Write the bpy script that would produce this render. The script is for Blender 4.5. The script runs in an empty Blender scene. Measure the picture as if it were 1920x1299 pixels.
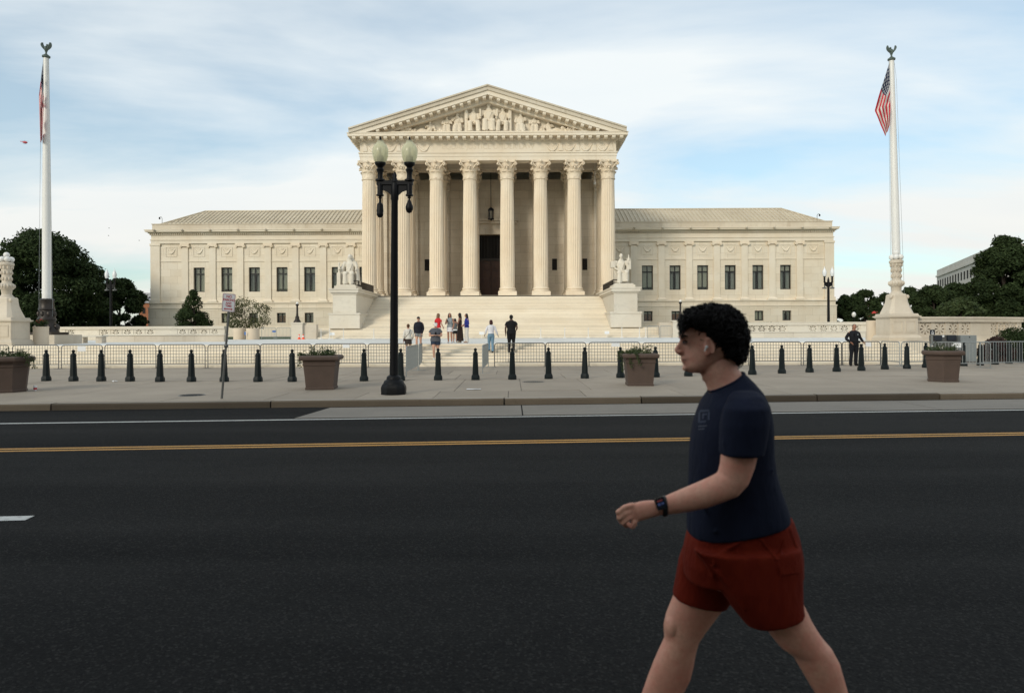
import bpy, bmesh, math, random
import numpy as np
from mathutils import Vector, Matrix, Euler
random.seed(7)
R = math.radians
SC = bpy.context.scene
COL = SC.collection

# ------------------------------------------------------------------ camera
F = 1300.0            # focal length in photo pixels (photo 1920 px wide)
HC = 1.75             # camera height above the road
ROLL = 0.0046
cam_d = bpy.data.cameras.new('camera')
cam = bpy.data.objects.new('camera', cam_d); COL.objects.link(cam)
cam_d.sensor_width = 36.0
cam_d.lens = 36.0 * F / 1920.0
cam_d.shift_y = -27.5 / 1920.0
cam_d.clip_start = 0.1
cam_d.clip_end = 6000
cam_d.dof.use_dof = True
cam_d.dof.focus_distance = 60.0
cam_d.dof.aperture_fstop = 3.2
rt = Vector((math.cos(ROLL), 0, -math.sin(ROLL)))
up = Vector((math.sin(ROLL), 0, math.cos(ROLL)))
bk = Vector((0, -1, 0))
m = Matrix((rt, up, bk)).transposed().to_4x4()
m.translation = Vector((0, 0, HC))
cam.matrix_world = m
SC.camera = cam

# ------------------------------------------------------------------ world and sun
SUN_EL, SUN_AZ = R(24), R(-32)      # behind the camera, to the left
w = bpy.data.worlds.new('World'); SC.world = w; w.use_nodes = True
nt = w.node_tree; N = nt.nodes; L = nt.links
N.clear()
out = N.new('ShaderNodeOutputWorld'); bg = N.new('ShaderNodeBackground')
sky = N.new('ShaderNodeTexSky'); sky.sky_type = 'NISHITA'; sky.sun_disc = False
sky.sun_elevation = SUN_EL
sky.sun_rotation = math.pi - SUN_AZ + 0.0
sky.air_density = 1.0; sky.dust_density = 1.2; sky.ozone_density = 1.6
bg.inputs['Strength'].default_value = 0.085
tc = N.new('ShaderNodeTexCoord')
sep = N.new('ShaderNodeSeparateXYZ'); L.new(tc.outputs['Generated'], sep.inputs[0])
zc = N.new('ShaderNodeMath'); zc.operation = 'MAXIMUM'; L.new(sep.outputs['Z'], zc.inputs[0]); zc.inputs[1].default_value = 0.0
za = N.new('ShaderNodeMath'); za.operation = 'ADD'; L.new(zc.outputs[0], za.inputs[0]); za.inputs[1].default_value = 0.16
dx = N.new('ShaderNodeMath'); dx.operation = 'DIVIDE'; L.new(sep.outputs['X'], dx.inputs[0]); L.new(za.outputs[0], dx.inputs[1])
dy = N.new('ShaderNodeMath'); dy.operation = 'DIVIDE'; L.new(sep.outputs['Y'], dy.inputs[0]); L.new(za.outputs[0], dy.inputs[1])
cmb = N.new('ShaderNodeCombineXYZ'); L.new(dx.outputs[0], cmb.inputs[0]); L.new(dy.outputs[0], cmb.inputs[1])
mp = N.new('ShaderNodeMapping'); L.new(cmb.outputs[0], mp.inputs[0])
mp.inputs['Rotation'].default_value = (0, 0, R(-24)); mp.inputs['Scale'].default_value = (0.62, 1.25, 1); mp.inputs['Location'].default_value = (3.1, 1.7, 0)
n1 = N.new('ShaderNodeTexNoise'); L.new(mp.outputs[0], n1.inputs['Vector'])
n1.inputs['Scale'].default_value = 0.85; n1.inputs['Detail'].default_value = 8; n1.inputs['Roughness'].default_value = 0.52; n1.inputs['Distortion'].default_value = 0.35
rp = N.new('ShaderNodeValToRGB'); L.new(n1.outputs['Fac'], rp.inputs[0])
rp.color_ramp.elements[0].position = 0.37; rp.color_ramp.elements[0].color = (0.36, 0.36, 0.36, 1)
rp.color_ramp.elements[1].position = 0.565; rp.color_ramp.elements[1].color = (1, 1, 1, 1)
n2 = N.new('ShaderNodeTexNoise'); L.new(mp.outputs[0], n2.inputs['Vector'])
n2.inputs['Scale'].default_value = 2.4; n2.inputs['Detail'].default_value = 6
cc = N.new('ShaderNodeMix'); cc.data_type = 'RGBA'
L.new(n2.outputs['Fac'], cc.inputs[0])
cc.inputs[6].default_value = (9.8, 10.7, 11.2, 1)      # cloud shade
cc.inputs[7].default_value = (11.4, 11.8, 11.7, 1)      # cloud light
hz_ = N.new('ShaderNodeMapRange'); L.new(sep.outputs['Z'], hz_.inputs[0]); hz_.inputs[1].default_value = 0.02; hz_.inputs[2].default_value = 0.26; hz_.inputs[3].default_value = 0.65; hz_.inputs[4].default_value = 0.0
wm = N.new('ShaderNodeMix'); wm.data_type = 'RGBA'; L.new(hz_.outputs[0], wm.inputs[0]); L.new(cc.outputs[2], wm.inputs[6]); wm.inputs[7].default_value = (10.6, 10.0, 8.9, 1)   # low clouds are creamier
mx = N.new('ShaderNodeMix'); mx.data_type = 'RGBA'
tn = N.new('ShaderNodeMix'); tn.data_type = 'RGBA'; tn.blend_type = 'MULTIPLY'; tn.inputs[0].default_value = 1.0
L.new(sky.outputs[0], tn.inputs[6]); tn.inputs[7].default_value = (1.5, 1.95, 1.90, 1)
L.new(rp.outputs[0], mx.inputs[0]); L.new(tn.outputs[2], mx.inputs[6]); L.new(wm.outputs[2], mx.inputs[7])
L.new(mx.outputs[2], bg.inputs['Color']); L.new(bg.outputs[0], out.inputs[0])

sun_d = bpy.data.lights.new('sun', 'SUN'); sun = bpy.data.objects.new('sun', sun_d); COL.objects.link(sun)
sun_d.energy = 1.9; sun_d.angle = R(14); sun_d.color = (1.0, 0.91, 0.77)
sd = Vector((math.sin(SUN_AZ) * math.cos(SUN_EL), -math.cos(SUN_AZ) * math.cos(SUN_EL), math.sin(SUN_EL)))   # towards the sun
sun.rotation_euler = sd.to_track_quat('Z', 'Y').to_euler()
sun.location = (-20, -30, 40)

vs = SC.view_settings
vs.view_transform = 'Standard'; vs.look = 'None'; vs.exposure = 0.0; vs.gamma = 1.0; vs.use_curve_mapping = False

# ------------------------------------------------------------------ pixel helpers (photo pixel -> point at a known depth or height)
def P(px, py, Y):
    dx = px - 960.0; dy = py - 622.0
    return Vector(((dx - ROLL * dy) / F * Y, Y, HC - (dy + ROLL * dx) / F * Y))
def zpx(py, Y, px=960.0): return P(px, py, Y).z
def xpx(px, Y, py=622.0): return P(px, py, Y).x
def push(g, d): return Vector((g.x * (g.y + d) / g.y, g.y + d, g.z))
def G(px, py, z=0.0):
    dx = px - 960.0; dy = py - 622.0
    Y = (HC - z) * F / (dy + ROLL * dx)
    return P(px, py, Y)

# ------------------------------------------------------------------ mesh builder
class MB:
    def __init__(s): s.v = []; s.f = []; s.mi = []; s.cur = 0
    def add(s, vs, fs):
        n = len(s.v); s.v += [tuple(v) for v in vs]
        for f in fs: s.f.append(tuple(i + n for i in f)); s.mi.append(s.cur)
        return s
    def hexa(s, p):
        return s.add(p, [(0, 1, 2, 3), (7, 6, 5, 4), (0, 4, 5, 1), (1, 5, 6, 2), (2, 6, 7, 3), (3, 7, 4, 0)])
    def box(s, x0, x1, y0, y1, z0, z1):
        return s.hexa([(x0, y0, z0), (x1, y0, z0), (x1, y1, z0), (x0, y1, z0), (x0, y0, z1), (x1, y0, z1), (x1, y1, z1), (x0, y1, z1)])
    def frustum(s, cx, cy, z0, z1, a0, b0, a1, b1):
        return s.hexa([(cx - a0, cy - b0, z0), (cx + a0, cy - b0, z0), (cx + a0, cy + b0, z0), (cx - a0, cy + b0, z0),
                       (cx - a1, cy - b1, z1), (cx + a1, cy - b1, z1), (cx + a1, cy + b1, z1), (cx - a1, cy + b1, z1)])
    def prism(s, poly, c0, c1, axis='y'):
        n = len(poly)
        def mk(a, b, c): return (a, c, b) if axis == 'y' else ((c, a, b) if axis == 'x' else (a, b, c))
        vs = [mk(a, b, c0) for a, b in poly] + [mk(a, b, c1) for a, b in poly]
        fs = [tuple(range(n)), tuple(range(2 * n - 1, n - 1, -1))] + [(i, (i + 1) % n, n + (i + 1) % n, n + i) for i in range(n)]
        return s.add(vs, fs)
    def loft(s, rings, cap=True):
        n = len(rings[0]); vs = [p for r in rings for p in r]; fs = []
        for k in range(len(rings) - 1):
            for i in range(n):
                j = (i + 1) % n
                fs.append((k * n + i, k * n + j, (k + 1) * n + j, (k + 1) * n + i))
        if cap:
            fs.append(tuple(range(n - 1, -1, -1))); b = (len(rings) - 1) * n; fs.append(tuple(range(b, b + n)))
        return s.add(vs, fs)
    def lathe(s, cx, cy, prof, seg=16, rot=0.0, sx=1.0, sy=1.0, cap=True):
        return s.loft([[(cx + sx * r * math.cos(rot + 2 * math.pi * i / seg), cy + sy * r * math.sin(rot + 2 * math.pi * i / seg), z) for i in range(seg)] for r, z in prof], cap)
    def tube(s, path, r, seg=8, cap=True):
        path = [Vector(p) for p in path]; rings = []; ref = None
        for i, p in enumerate(path):
            t = (path[min(i + 1, len(path) - 1)] - path[max(i - 1, 0)])
            if t.length < 1e-9: t = Vector((0, 0, 1))
            t.normalize()
            if ref is None: ref = Vector((0, 0, 1)) if abs(t.z) < 0.9 else Vector((1, 0, 0))
            a = ref - t * ref.dot(t)
            if a.length < 1e-6: a = t.orthogonal()
            a.normalize(); b = t.cross(a); ref = a
            rr = r[i] if isinstance(r, (list, tuple)) else r
            rings.append([p + (a * math.cos(2 * math.pi * k / seg) + b * math.sin(2 * math.pi * k / seg)) * rr for k in range(seg)])
        return s.loft(rings, cap)
    def ellip(s, c, rad, seg=12, rings=8, rot=None):
        c = Vector(c); rr = []
        for k in range(rings + 1):
            th = math.pi * (k + 0.0) / rings
            st = max(math.sin(th), 0.02); ct = -math.cos(th)
            ring = []
            for i in range(seg):
                v = Vector((rad[0] * st * math.cos(2 * math.pi * i / seg), rad[1] * st * math.sin(2 * math.pi * i / seg), rad[2] * ct))
                if rot is not None: v = rot @ v
                ring.append(c + v)
            rr.append(ring)
        return s.loft(rr)
    def mesh(s, name, smooth=True, ang=38):
        me = bpy.data.meshes.new(name); me.from_pydata(s.v, [], s.f)
        if any(s.mi): me.polygons.foreach_set('material_index', s.mi)
        bm = bmesh.new(); bm.from_mesh(me); bmesh.ops.recalc_face_normals(bm, faces=bm.faces); bm.to_mesh(me); bm.free()
        if smooth:
            me.polygons.foreach_set('use_smooth', [True] * len(me.polygons)); me.set_sharp_from_angle(angle=R(ang))
        me.update(); return me
    def build(s, name, mat, parent=None, smooth=True, ang=38):
        o = worg(parent)
        if o.length > 0: s.v = [(a - o.x, b - o.y, c - o.z) for a, b, c in s.v]
        me = s.mesh(name, smooth, ang)
        for mt in (mat if isinstance(mat, (list, tuple)) else [mat]): me.materials.append(mt)
        return link(name, me, parent)

def worg(o):
    v = Vector((0, 0, 0))
    while o is not None: v += Vector(o.location); o = o.parent
    return v
def link(name, data, parent=None, loc=(0, 0, 0)):
    o = bpy.data.objects.new(name, data); COL.objects.link(o)
    o.location = loc
    if parent is not None: o.parent = parent
    return o
def tag(o, label=None, cat=None, group=None, kind=None):
    if label: o['label'] = label
    if cat: o['category'] = cat
    if group: o['group'] = group
    if kind: o['kind'] = kind
    return o
def thing(name, label, cat, loc=(0, 0, 0), group=None):
    return tag(link(name, None, None, loc), label, cat, group)
def copy_tree(o, parent=None, loc=None, rz=None, label=None):
    c = o.copy(); COL.objects.link(c); c.parent = parent
    if loc is not None: c.location = loc
    if rz is not None: c.rotation_euler = (0, 0, rz)
    if label: c['label'] = label
    for ch in list(o.children): copy_tree(ch, c)
    return c
def struct(name, mb, mat, parent=None, smooth=False, label=None, cat=None):
    o = mb.build(name, mat, parent, smooth)
    if parent is None: tag(o, label, cat, kind='structure')
    return o

# ------------------------------------------------------------------ materials
def newmat(name):
    mt = bpy.data.materials.new(name); mt.use_nodes = True
    b = mt.node_tree.nodes['Principled BSDF']; return mt, mt.node_tree, b
def mixc(nt, fac, a, b, blend='MIX'):
    n = nt.nodes.new('ShaderNodeMix'); n.data_type = 'RGBA'; n.blend_type = blend
    for sock, val in ((0, fac), (6, a), (7, b)):
        if hasattr(val, 'is_linked') or isinstance(val, bpy.types.NodeSocket): nt.links.new(val, n.inputs[sock])
        elif sock == 0: n.inputs[0].default_value = val
        else: n.inputs[sock].default_value = (*val, 1)
    return n.outputs[2]
def noise(nt, scale, detail=4, rough=0.5, vec=None, stretch=None, dist=0.0):
    n = nt.nodes.new('ShaderNodeTexNoise'); n.inputs['Scale'].default_value = scale; n.inputs['Detail'].default_value = detail
    n.inputs['Roughness'].default_value = rough; n.inputs['Distortion'].default_value = dist
    if vec is None:
        t = nt.nodes.new('ShaderNodeTexCoord'); vec = t.outputs['Object']
    if stretch:
        mpn = nt.nodes.new('ShaderNodeMapping'); mpn.inputs['Scale'].default_value = stretch; nt.links.new(vec, mpn.inputs[0]); vec = mpn.outputs[0]
    nt.links.new(vec, n.inputs['Vector']); return n.outputs['Fac']
def geopos(nt):
    return nt.nodes.new('ShaderNodeNewGeometry').outputs['Position']
def ramp(nt, fac, p0, p1, c0=(0, 0, 0), c1=(1, 1, 1)):
    r = nt.nodes.new('ShaderNodeValToRGB'); nt.links.new(fac, r.inputs[0])
    r.color_ramp.elements[0].position = p0; r.color_ramp.elements[1].position = p1
    r.color_ramp.elements[0].color = (*c0, 1); r.color_ramp.elements[1].color = (*c1, 1)
    return r.outputs[0]
def bump(nt, b, h, strength=0.3, dist=0.01):
    n = nt.nodes.new('ShaderNodeBump'); n.inputs['Strength'].default_value = strength; n.inputs['Distance'].default_value = dist
    nt.links.new(h, n.inputs['Height']); nt.links.new(n.outputs[0], b.inputs['Normal'])
def objrand(nt):
    return nt.nodes.new('ShaderNodeObjectInfo').outputs['Random']

def mat_plain(name, col, rough=0.6, metal=0.0, var=0.12, scale=6.0, bmp=0.0, spec=0.5, rnd=0.0):
    mt, nt, b = newmat(name)
    f = noise(nt, scale, 5, 0.6)
    c = mixc(nt, f, tuple(x * (1 - var) for x in col), tuple(min(1, x * (1 + var)) for x in col))
    if rnd:
        rr = objrand(nt)
        c = mixc(nt, rr, c, mixc(nt, 0.5, c, tuple(x * (1 - 2 * rnd) for x in col)))
    nt.links.new(c, b.inputs['Base Color']); b.inputs['Roughness'].default_value = rough; b.inputs['Metallic'].default_value = metal
    b.inputs['Specular IOR Level'].default_value = spec
    if bmp: bump(nt, b, noise(nt, scale * 6, 4, 0.6), bmp, 0.005)
    return mt

def mat_marble(name, col, warm, stain=0.25, vein=0.25, joints=None, streak=0.2, rough=0.55, rnd=0.06):
    """white marble: cloudy grey veins, warm patches, run-off streaks; joints=(width, height) of the blocks"""
    mt, nt, b = newmat(name)
    pos = geopos(nt)
    f1 = noise(nt, 0.35, 6, 0.6, pos)
    c = mixc(nt, ramp(nt, f1, 0.35, 0.68), col, warm)
    f2 = noise(nt, 1.1, 7, 0.65, pos, (1, 1, 2.4), 1.2)
    c = mixc(nt, ramp(nt, f2, 0.52, 0.75, (0, 0, 0), (vein, vein, vein)), c, tuple(x * 0.66 for x in col))
    f3 = noise(nt, 1.6, 5, 0.6, pos, (1, 1, 0.12))
    c = mixc(nt, ramp(nt, f3, 0.55, 0.8, (0, 0, 0), (streak, streak, streak)), c, (warm[0] * 0.62, warm[1] * 0.55, warm[2] * 0.46))
    f4 = noise(nt, 9, 4, 0.7, pos)
    c = mixc(nt, ramp(nt, f4, 0.4, 0.9, (0, 0, 0), (stain * .5,) * 3), c, tuple(x * 0.75 for x in col))
    if joints:
        sx = nt.nodes.new('ShaderNodeSeparateXYZ'); nt.links.new(pos, sx.inputs[0])
        cb = nt.nodes.new('ShaderNodeCombineXYZ'); nt.links.new(sx.outputs['X'], cb.inputs[0]); nt.links.new(sx.outputs['Z'], cb.inputs[1])
        br = nt.nodes.new('ShaderNodeTexBrick'); nt.links.new(cb.outputs[0], br.inputs['Vector'])
        br.inputs['Scale'].default_value = 1.0; br.inputs['Brick Width'].default_value = joints[0]; br.inputs['Row Height'].default_value = joints[1]
        br.inputs['Mortar Size'].default_value = 0.012; br.inputs['Mortar Smooth'].default_value = 0.3; br.inputs['Bias'].default_value = 0.0
        br.inputs['Color1'].default_value = (1, 1, 1, 1); br.inputs['Color2'].default_value = (0.91, 0.90, 0.88, 1); br.inputs['Mortar'].default_value = (0.60, 0.54, 0.46, 1)
        c = mixc(nt, 1.0, c, br.outputs['Color'], 'MULTIPLY')
    if rnd:
        mr = nt.nodes.new('ShaderNodeMapRange'); nt.links.new(objrand(nt), mr.inputs[0]); mr.inputs[3].default_value = 1 - rnd; mr.inputs[4].default_value = 1 + rnd
        v = nt.nodes.new('ShaderNodeVectorMath'); v.operation = 'SCALE'; nt.links.new(c, v.inputs[0]); nt.links.new(mr.outputs[0], v.inputs['Scale']); c = v.outputs[0]
    nt.links.new(c, b.inputs['Base Color']); b.inputs['Roughness'].default_value = rough; b.inputs['Specular IOR Level'].default_value = 0.3
    bump(nt, b, f4, 0.15, 0.01)
    return mt

def mat_concrete(name, col, rnd=0.10, spk=0.25, scale=1.0, stain=0.35):
    mt, nt, b = newmat(name)
    pos = geopos(nt)
    f = noise(nt, 0.55 * scale, 6, 0.6, pos)
    c = mixc(nt, ramp(nt, f, 0.35, 0.7), tuple(x * 0.88 for x in col), tuple(x * 1.08 for x in col))
    f2 = noise(nt, 2.3 * scale, 5, 0.7, pos, None, 0.6)
    c = mixc(nt, ramp(nt, f2, 0.58, 0.72, (0, 0, 0), (stain,) * 3), c, tuple(x * 0.62 for x in col))
    f3 = noise(nt, 90, 2, 0.6, pos)
    c = mixc(nt, ramp(nt, f3, 0.35, 0.75, (0, 0, 0), (spk,) * 3), c, tuple(x * 0.6 for x in col))
    mr = nt.nodes.new('ShaderNodeMapRange'); nt.links.new(objrand(nt), mr.inputs[0]); mr.inputs[3].default_value = 1 - rnd; mr.inputs[4].default_value = 1 + rnd
    v = nt.nodes.new('ShaderNodeVectorMath'); v.operation = 'SCALE'; nt.links.new(c, v.inputs[0]); nt.links.new(mr.outputs[0], v.inputs['Scale'])
    nt.links.new(v.outputs[0], b.inputs['Base Color']); b.inputs['Roughness'].default_value = 0.85; b.inputs['Specular IOR Level'].default_value = 0.25
    bump(nt, b, f3, 0.25, 0.004)
    return mt

def mat_asphalt():
    mt, nt, b = newmat('asphalt')
    pos = geopos(nt)
    big = noise(nt, 0.16, 5, 0.6, pos, (0.35, 1.3, 1))
    c = mixc(nt, ramp(nt, big, 0.35, 0.68), (0.0082, 0.0085, 0.0087), (0.0200, 0.0202, 0.0200))
    band = noise(nt, 1.0, 3, 0.5, pos, (0.03, 0.75, 1))
    c = mixc(nt, ramp(nt, band, 0.42, 0.62, (0, 0, 0), (0.55,) * 3), c, (0.0255, 0.0255, 0.0248))      # tyre-polished tracks along the lanes
    mid = noise(nt, 1.4, 6, 0.65, pos, (0.5, 1.4, 1), 0.5)
    c = mixc(nt, ramp(nt, mid, 0.5, 0.75, (0, 0, 0), (0.4,) * 3), c, (0.0075, 0.0078, 0.0084))
    vo = nt.nodes.new('ShaderNodeTexVoronoi'); vo.inputs['Scale'].default_value = 75; nt.links.new(pos, vo.inputs['Vector'])
    sp = nt.nodes.new('ShaderNodeSeparateColor'); nt.links.new(vo.outputs['Color'], sp.inputs[0])
    c = mixc(nt, ramp(nt, sp.outputs[0], 0.72, 1.0, (0, 0, 0), (0.5,) * 3), c, (0.052, 0.051, 0.048))
    c = mixc(nt, ramp(nt, sp.outputs[1], 0.65, 1.0, (0, 0, 0), (0.7,) * 3), c, (0.008, 0.008, 0.009))
    nt.links.new(c, b.inputs['Base Color']); b.inputs['Roughness'].default_value = 0.95; b.inputs['Specular IOR Level'].default_value = 0.06
    bump(nt, b, vo.outputs['Distance'], 0.5, 0.006)
    return mt
def mat_paint(name, col, wear=0.5, under=(0.03, 0.03, 0.032)):
    mt, nt, b = newmat(name)
    pos = geopos(nt)
    f = noise(nt, 16, 6, 0.75, pos)
    g = noise(nt, 1.5, 3, 0.6, pos)
    c = mixc(nt, ramp(nt, f, 0.50, 0.72, (0, 0, 0), (wear,) * 3), col, under)
    c = mixc(nt, ramp(nt, g, 0.45, 0.8, (0, 0, 0), (wear * 0.6,) * 3), c, tuple(x * 0.6 for x in col))
    nt.links.new(c, b.inputs['Base Color']); b.inputs['Roughness'].default_value = 0.7
    return mt

WARM = (0.70, 0.60, 0.46)
M = {}
M['marble'] = mat_marble('marble_wall', (0.74, 0.668, 0.55), WARM, joints=(1.9, 0.95), streak=0.16)
M['marble_trim'] = mat_marble('marble_trim', (0.75, 0.675, 0.555), WARM, streak=0.22, rnd=0.03)
M['marble_cornice'] = mat_marble('marble_cornice', (0.60, 0.535, 0.43), (0.50, 0.43, 0.33), streak=0.5, stain=0.6, vein=0.4)
M['marble_col'] = mat_marble('marble_column', (0.75, 0.65, 0.51), (0.71, 0.59, 0.44), streak=0.25, rnd=0.03)
M['marble_portico'] = mat_marble('marble_portico_wall', (0.76, 0.68, 0.56), (0.66, 0.57, 0.45), joints=(2.2, 0.98), streak=0.2, vein=0.4)
M['marble_white'] = mat_marble('marble_white', (0.63, 0.585, 0.50), (0.59, 0.53, 0.435), vein=0.5, stain=0.4, streak=0.12)
M['marble_step'] = mat_marble('marble_step', (0.75, 0.675, 0.55), (0.69, 0.60, 0.465), vein=0.3, stain=0.5, streak=0.1, rnd=0.07)
M['marble_plaza'] = mat_marble('marble_plaza', (0.68, 0.68, 0.65), (0.60, 0.61, 0.595), vein=0.6, stain=0.5, streak=0.0)
M['marble_aged'] = mat_marble('marble_aged', (0.60, 0.535, 0.44), (0.50, 0.43, 0.335), vein=0.4, stain=0.7, streak=0.45)
M['roof_tile'] = mat_marble('roof_marble_tile', (0.56, 0.49, 0.37), (0.48, 0.41, 0.30), stain=0.8, streak=0.3, rnd=0.05)
M['asphalt'] = mat_asphalt()
M['slab'] = mat_concrete('sidewalk_concrete', (0.30, 0.258, 0.208))
M['joint'] = mat_concrete('joint_dirt_and_shade', (0.13, 0.115, 0.10), rnd=0.0)  # slab joint dirt; also the dark strips that paint shade on the plaza steps
M['gutter'] = mat_concrete('gutter_concrete', (0.215, 0.197, 0.172), rnd=0.03, spk=0.6)
M['kerb'] = mat_concrete('kerb_granite', (0.105, 0.083, 0.060), rnd=0.35, spk=0.4, stain=0.6)  # stained granite; the shade of the kerb face is in this darker tone
M['kerb_top'] = mat_concrete('kerb_worn_top', (0.27, 0.245, 0.21), rnd=0.2, spk=0.4, stain=0.4)  # paler than the face: skylight on the kerb top put into the colour
M['paint_white'] = mat_paint('road_paint_white', (0.52, 0.52, 0.50), 0.55)
M['paint_yellow'] = mat_paint('road_paint_yellow', (0.50, 0.25, 0.045), 0.5)
M['black_metal'] = mat_plain('black_painted_iron', (0.0035, 0.0038, 0.005), 0.5, 0.0, 0.3, 8, 0, 0.18)
M['green_metal'] = mat_plain('dark_green_painted_iron', (0.0045, 0.009, 0.010), 0.5, 0.0, 0.3, 9, 0, 0.2, rnd=0.12)
M['galv'] = mat_plain('galvanised_steel', (0.27, 0.29, 0.29), 0.45, 0.55, 0.25, 14)
M['galv_dark'] = mat_plain('dark_tubular_steel', (0.115, 0.115, 0.11), 0.5, 0.4, 0.3, 14)
M['bronze'] = mat_plain('dark_bronze', (0.030, 0.024, 0.020), 0.45, 0.5, 0.35, 5)
M['verdigris'] = mat_plain('verdigris_bronze', (0.085, 0.115, 0.10), 0.7, 0.1, 0.4, 9)
M['white_paint'] = mat_plain('white_enamel', (0.70, 0.69, 0.66), 0.4, 0.0, 0.05, 2)
M['white_sign'] = mat_plain('white_sheet', (0.72, 0.73, 0.74), 0.5, 0.0, 0.05, 4)
M['cream_globe'] = mat_plain('frosted_globe', (0.60, 0.62, 0.47), 0.25, 0.0, 0.08, 5)
M['terracotta'] = mat_plain('brown_planter_concrete', (0.078, 0.052, 0.040), 0.8, 0.0, 0.25, 4, 0.3)
M['soil'] = mat_plain('soil', (0.03, 0.022, 0.016), 0.95, 0.0, 0.4, 20)
M['orange'] = mat_plain('orange_plastic', (0.85, 0.10, 0.025), 0.5, 0, 0.06, 5)
M['red_sign'] = mat_plain('sign_red_print', (0.45, 0.03, 0.045), 0.5, 0, 0.06, 5)
M['blue_sign'] = mat_plain('sign_blue', (0.03, 0.12, 0.35), 0.5, 0, 0.06, 5)
M['dark_sign'] = mat_plain('sign_dark_blue', (0.008, 0.012, 0.02), 0.5, 0, 0.06, 5)
M['lawn'] = mat_plain('lawn', (0.035, 0.06, 0.02), 0.95, 0, 0.35, 3)
# ================================================================== ground, road, sidewalk, kerb
T = 0.072                                      # the street runs at a slight angle to the facade
SLIP = 0.15                                     # sidewalk height
ZS = SLIP
YS = 32.2                                       # foot of the plaza steps
RISE, NST = 0.142, 7
ZP = ZS + RISE * NST                            # plaza level 1.144
TREAD = 0.56
YE = YS + TREAD * (NST - 1)                     # plaza front edge
def sv(x, v): return v * HC / 1.6 * F / 1400.0 + T * x       # old street offsets -> Y
struct('ground', MB().add([(-2500, -600, -0.35), (2500, -600, -0.35), (2500, 4500, -0.35), (-2500, 4500, -0.35)], [(0, 1, 2, 3)]), M['lawn'])
XR = 90.0
def strip(v0, v1, z, x0=-XR, x1=XR, n=1):
    mb = MB()
    for k in range(n):
        a = x0 + (x1 - x0) * k / n; b = x0 + (x1 - x0) * (k + 1) / n
        mb.add([(a, sv(a, v0), z), (b, sv(b, v0), z), (b, sv(b, v1), z), (a, sv(a, v1), z)], [(0, 1, 2, 3)])
    return mb
road = MB(); y0r = [sv(-XR, -12), sv(XR, -12), sv(XR, 16.42), sv(-XR, 16.42)]
road.hexa([(-XR, y0r[0], -0.3), (XR, y0r[1], -0.3), (XR, y0r[2], -0.3), (-XR, y0r[3], -0.3), (-XR, y0r[0], 0), (XR, y0r[1], 0), (XR, y0r[2], 0), (-XR, y0r[3], 0)])
road = struct('road', road, M['asphalt'])
strip(14.00, 14.115, 0.004).build('edge_line', M['paint_white'], road, False)
strip(10.685, 10.785, 0.004).build('yellow_line', M['paint_yellow'], road, False)
strip(10.885, 10.985, 0.004).build('yellow_line', M['paint_yellow'], road, False)
g0 = G(65, 967); g1 = G(30, 974)
for k in range(-3, 1):                          # broken lane line, its end cut at a slant
    x1 = g0.x + k * 9.1 - 0.0; x0 = x1 - 3.0
    d = 0.16
    ya = lambda x: g0.y + T * (x - g0.x)
    MB().add([(x0, ya(x0), 0.004), (x1, ya(x1), 0.004), (x1 + 0.02, ya(x1) - d, 0.004), (x0 + 0.02, ya(x0) - d, 0.004)], [(0, 1, 2, 3)]).build('lane_dash', M['paint_white'], road, False)
# pale concrete gutter slabs along the right two thirds of the kerb
ga = G(562, 780.5); gb = G(618, 765)
cuts = [None, xpx(980, 15.0)] + [xpx(980, 15.0) + 9.2 * k for k in range(1, 9)]
v_in, v_out = 14.28, 16.2
for k in range(len(cuts) - 1):
    b = cuts[k + 1] - 0.03
    if k == 0: p = [(ga.x, sv(ga.x, v_in)), (b, sv(b, v_in)), (b, sv(b, v_out)), (gb.x, sv(gb.x, v_out))]
    else:
        a = cuts[k]; p = [(a, sv(a, v_in)), (b, sv(b, v_in)), (b, sv(b, v_out)), (a, sv(a, v_out))]
    MB().prism(p, -0.02, 0.006, 'z').build('gutter_slab', M['gutter'], road, False)
# kerb stones
kerb = tag(link('kerb', None), kind='structure')
kx = -XR; cutpx = [0, 372 / 3, 513, 946, 1210, 1600 - 40, 1812]
cutx = [xpx(c, 16.4) for c in cutpx]
xs = []
x = cutx[0]
while x > -60: x -= random.uniform(2.4, 4.6); xs.append(x)
xs = sorted(xs) + cutx
x = cutx[-1]
while x < 60: x += random.uniform(2.4, 4.6); xs.append(x)
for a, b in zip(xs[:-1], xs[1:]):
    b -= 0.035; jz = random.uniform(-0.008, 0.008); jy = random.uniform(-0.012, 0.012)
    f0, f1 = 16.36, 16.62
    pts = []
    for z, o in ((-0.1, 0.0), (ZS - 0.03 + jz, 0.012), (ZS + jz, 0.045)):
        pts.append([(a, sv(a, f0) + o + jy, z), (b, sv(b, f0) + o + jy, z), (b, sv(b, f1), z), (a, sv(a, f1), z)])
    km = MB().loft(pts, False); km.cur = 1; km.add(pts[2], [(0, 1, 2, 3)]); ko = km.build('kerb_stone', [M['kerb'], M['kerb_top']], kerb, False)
# sidewalk: a dark bed with separate slabs
YBACK = 33.6
bed = MB(); bed.hexa([(-XR, sv(-XR, 16.5), -0.3), (XR, sv(XR, 16.5), -0.3), (XR, YBACK + 8, -0.3), (-XR, YBACK, -0.3), (-XR, sv(-XR, 16.5), ZS - 0.012), (XR, sv(XR, 16.5), ZS - 0.012), (XR, YBACK + 8, ZS - 0.012), (-XR, YBACK, ZS - 0.012)])
walk = struct('sidewalk', bed, M['joint'])
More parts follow.
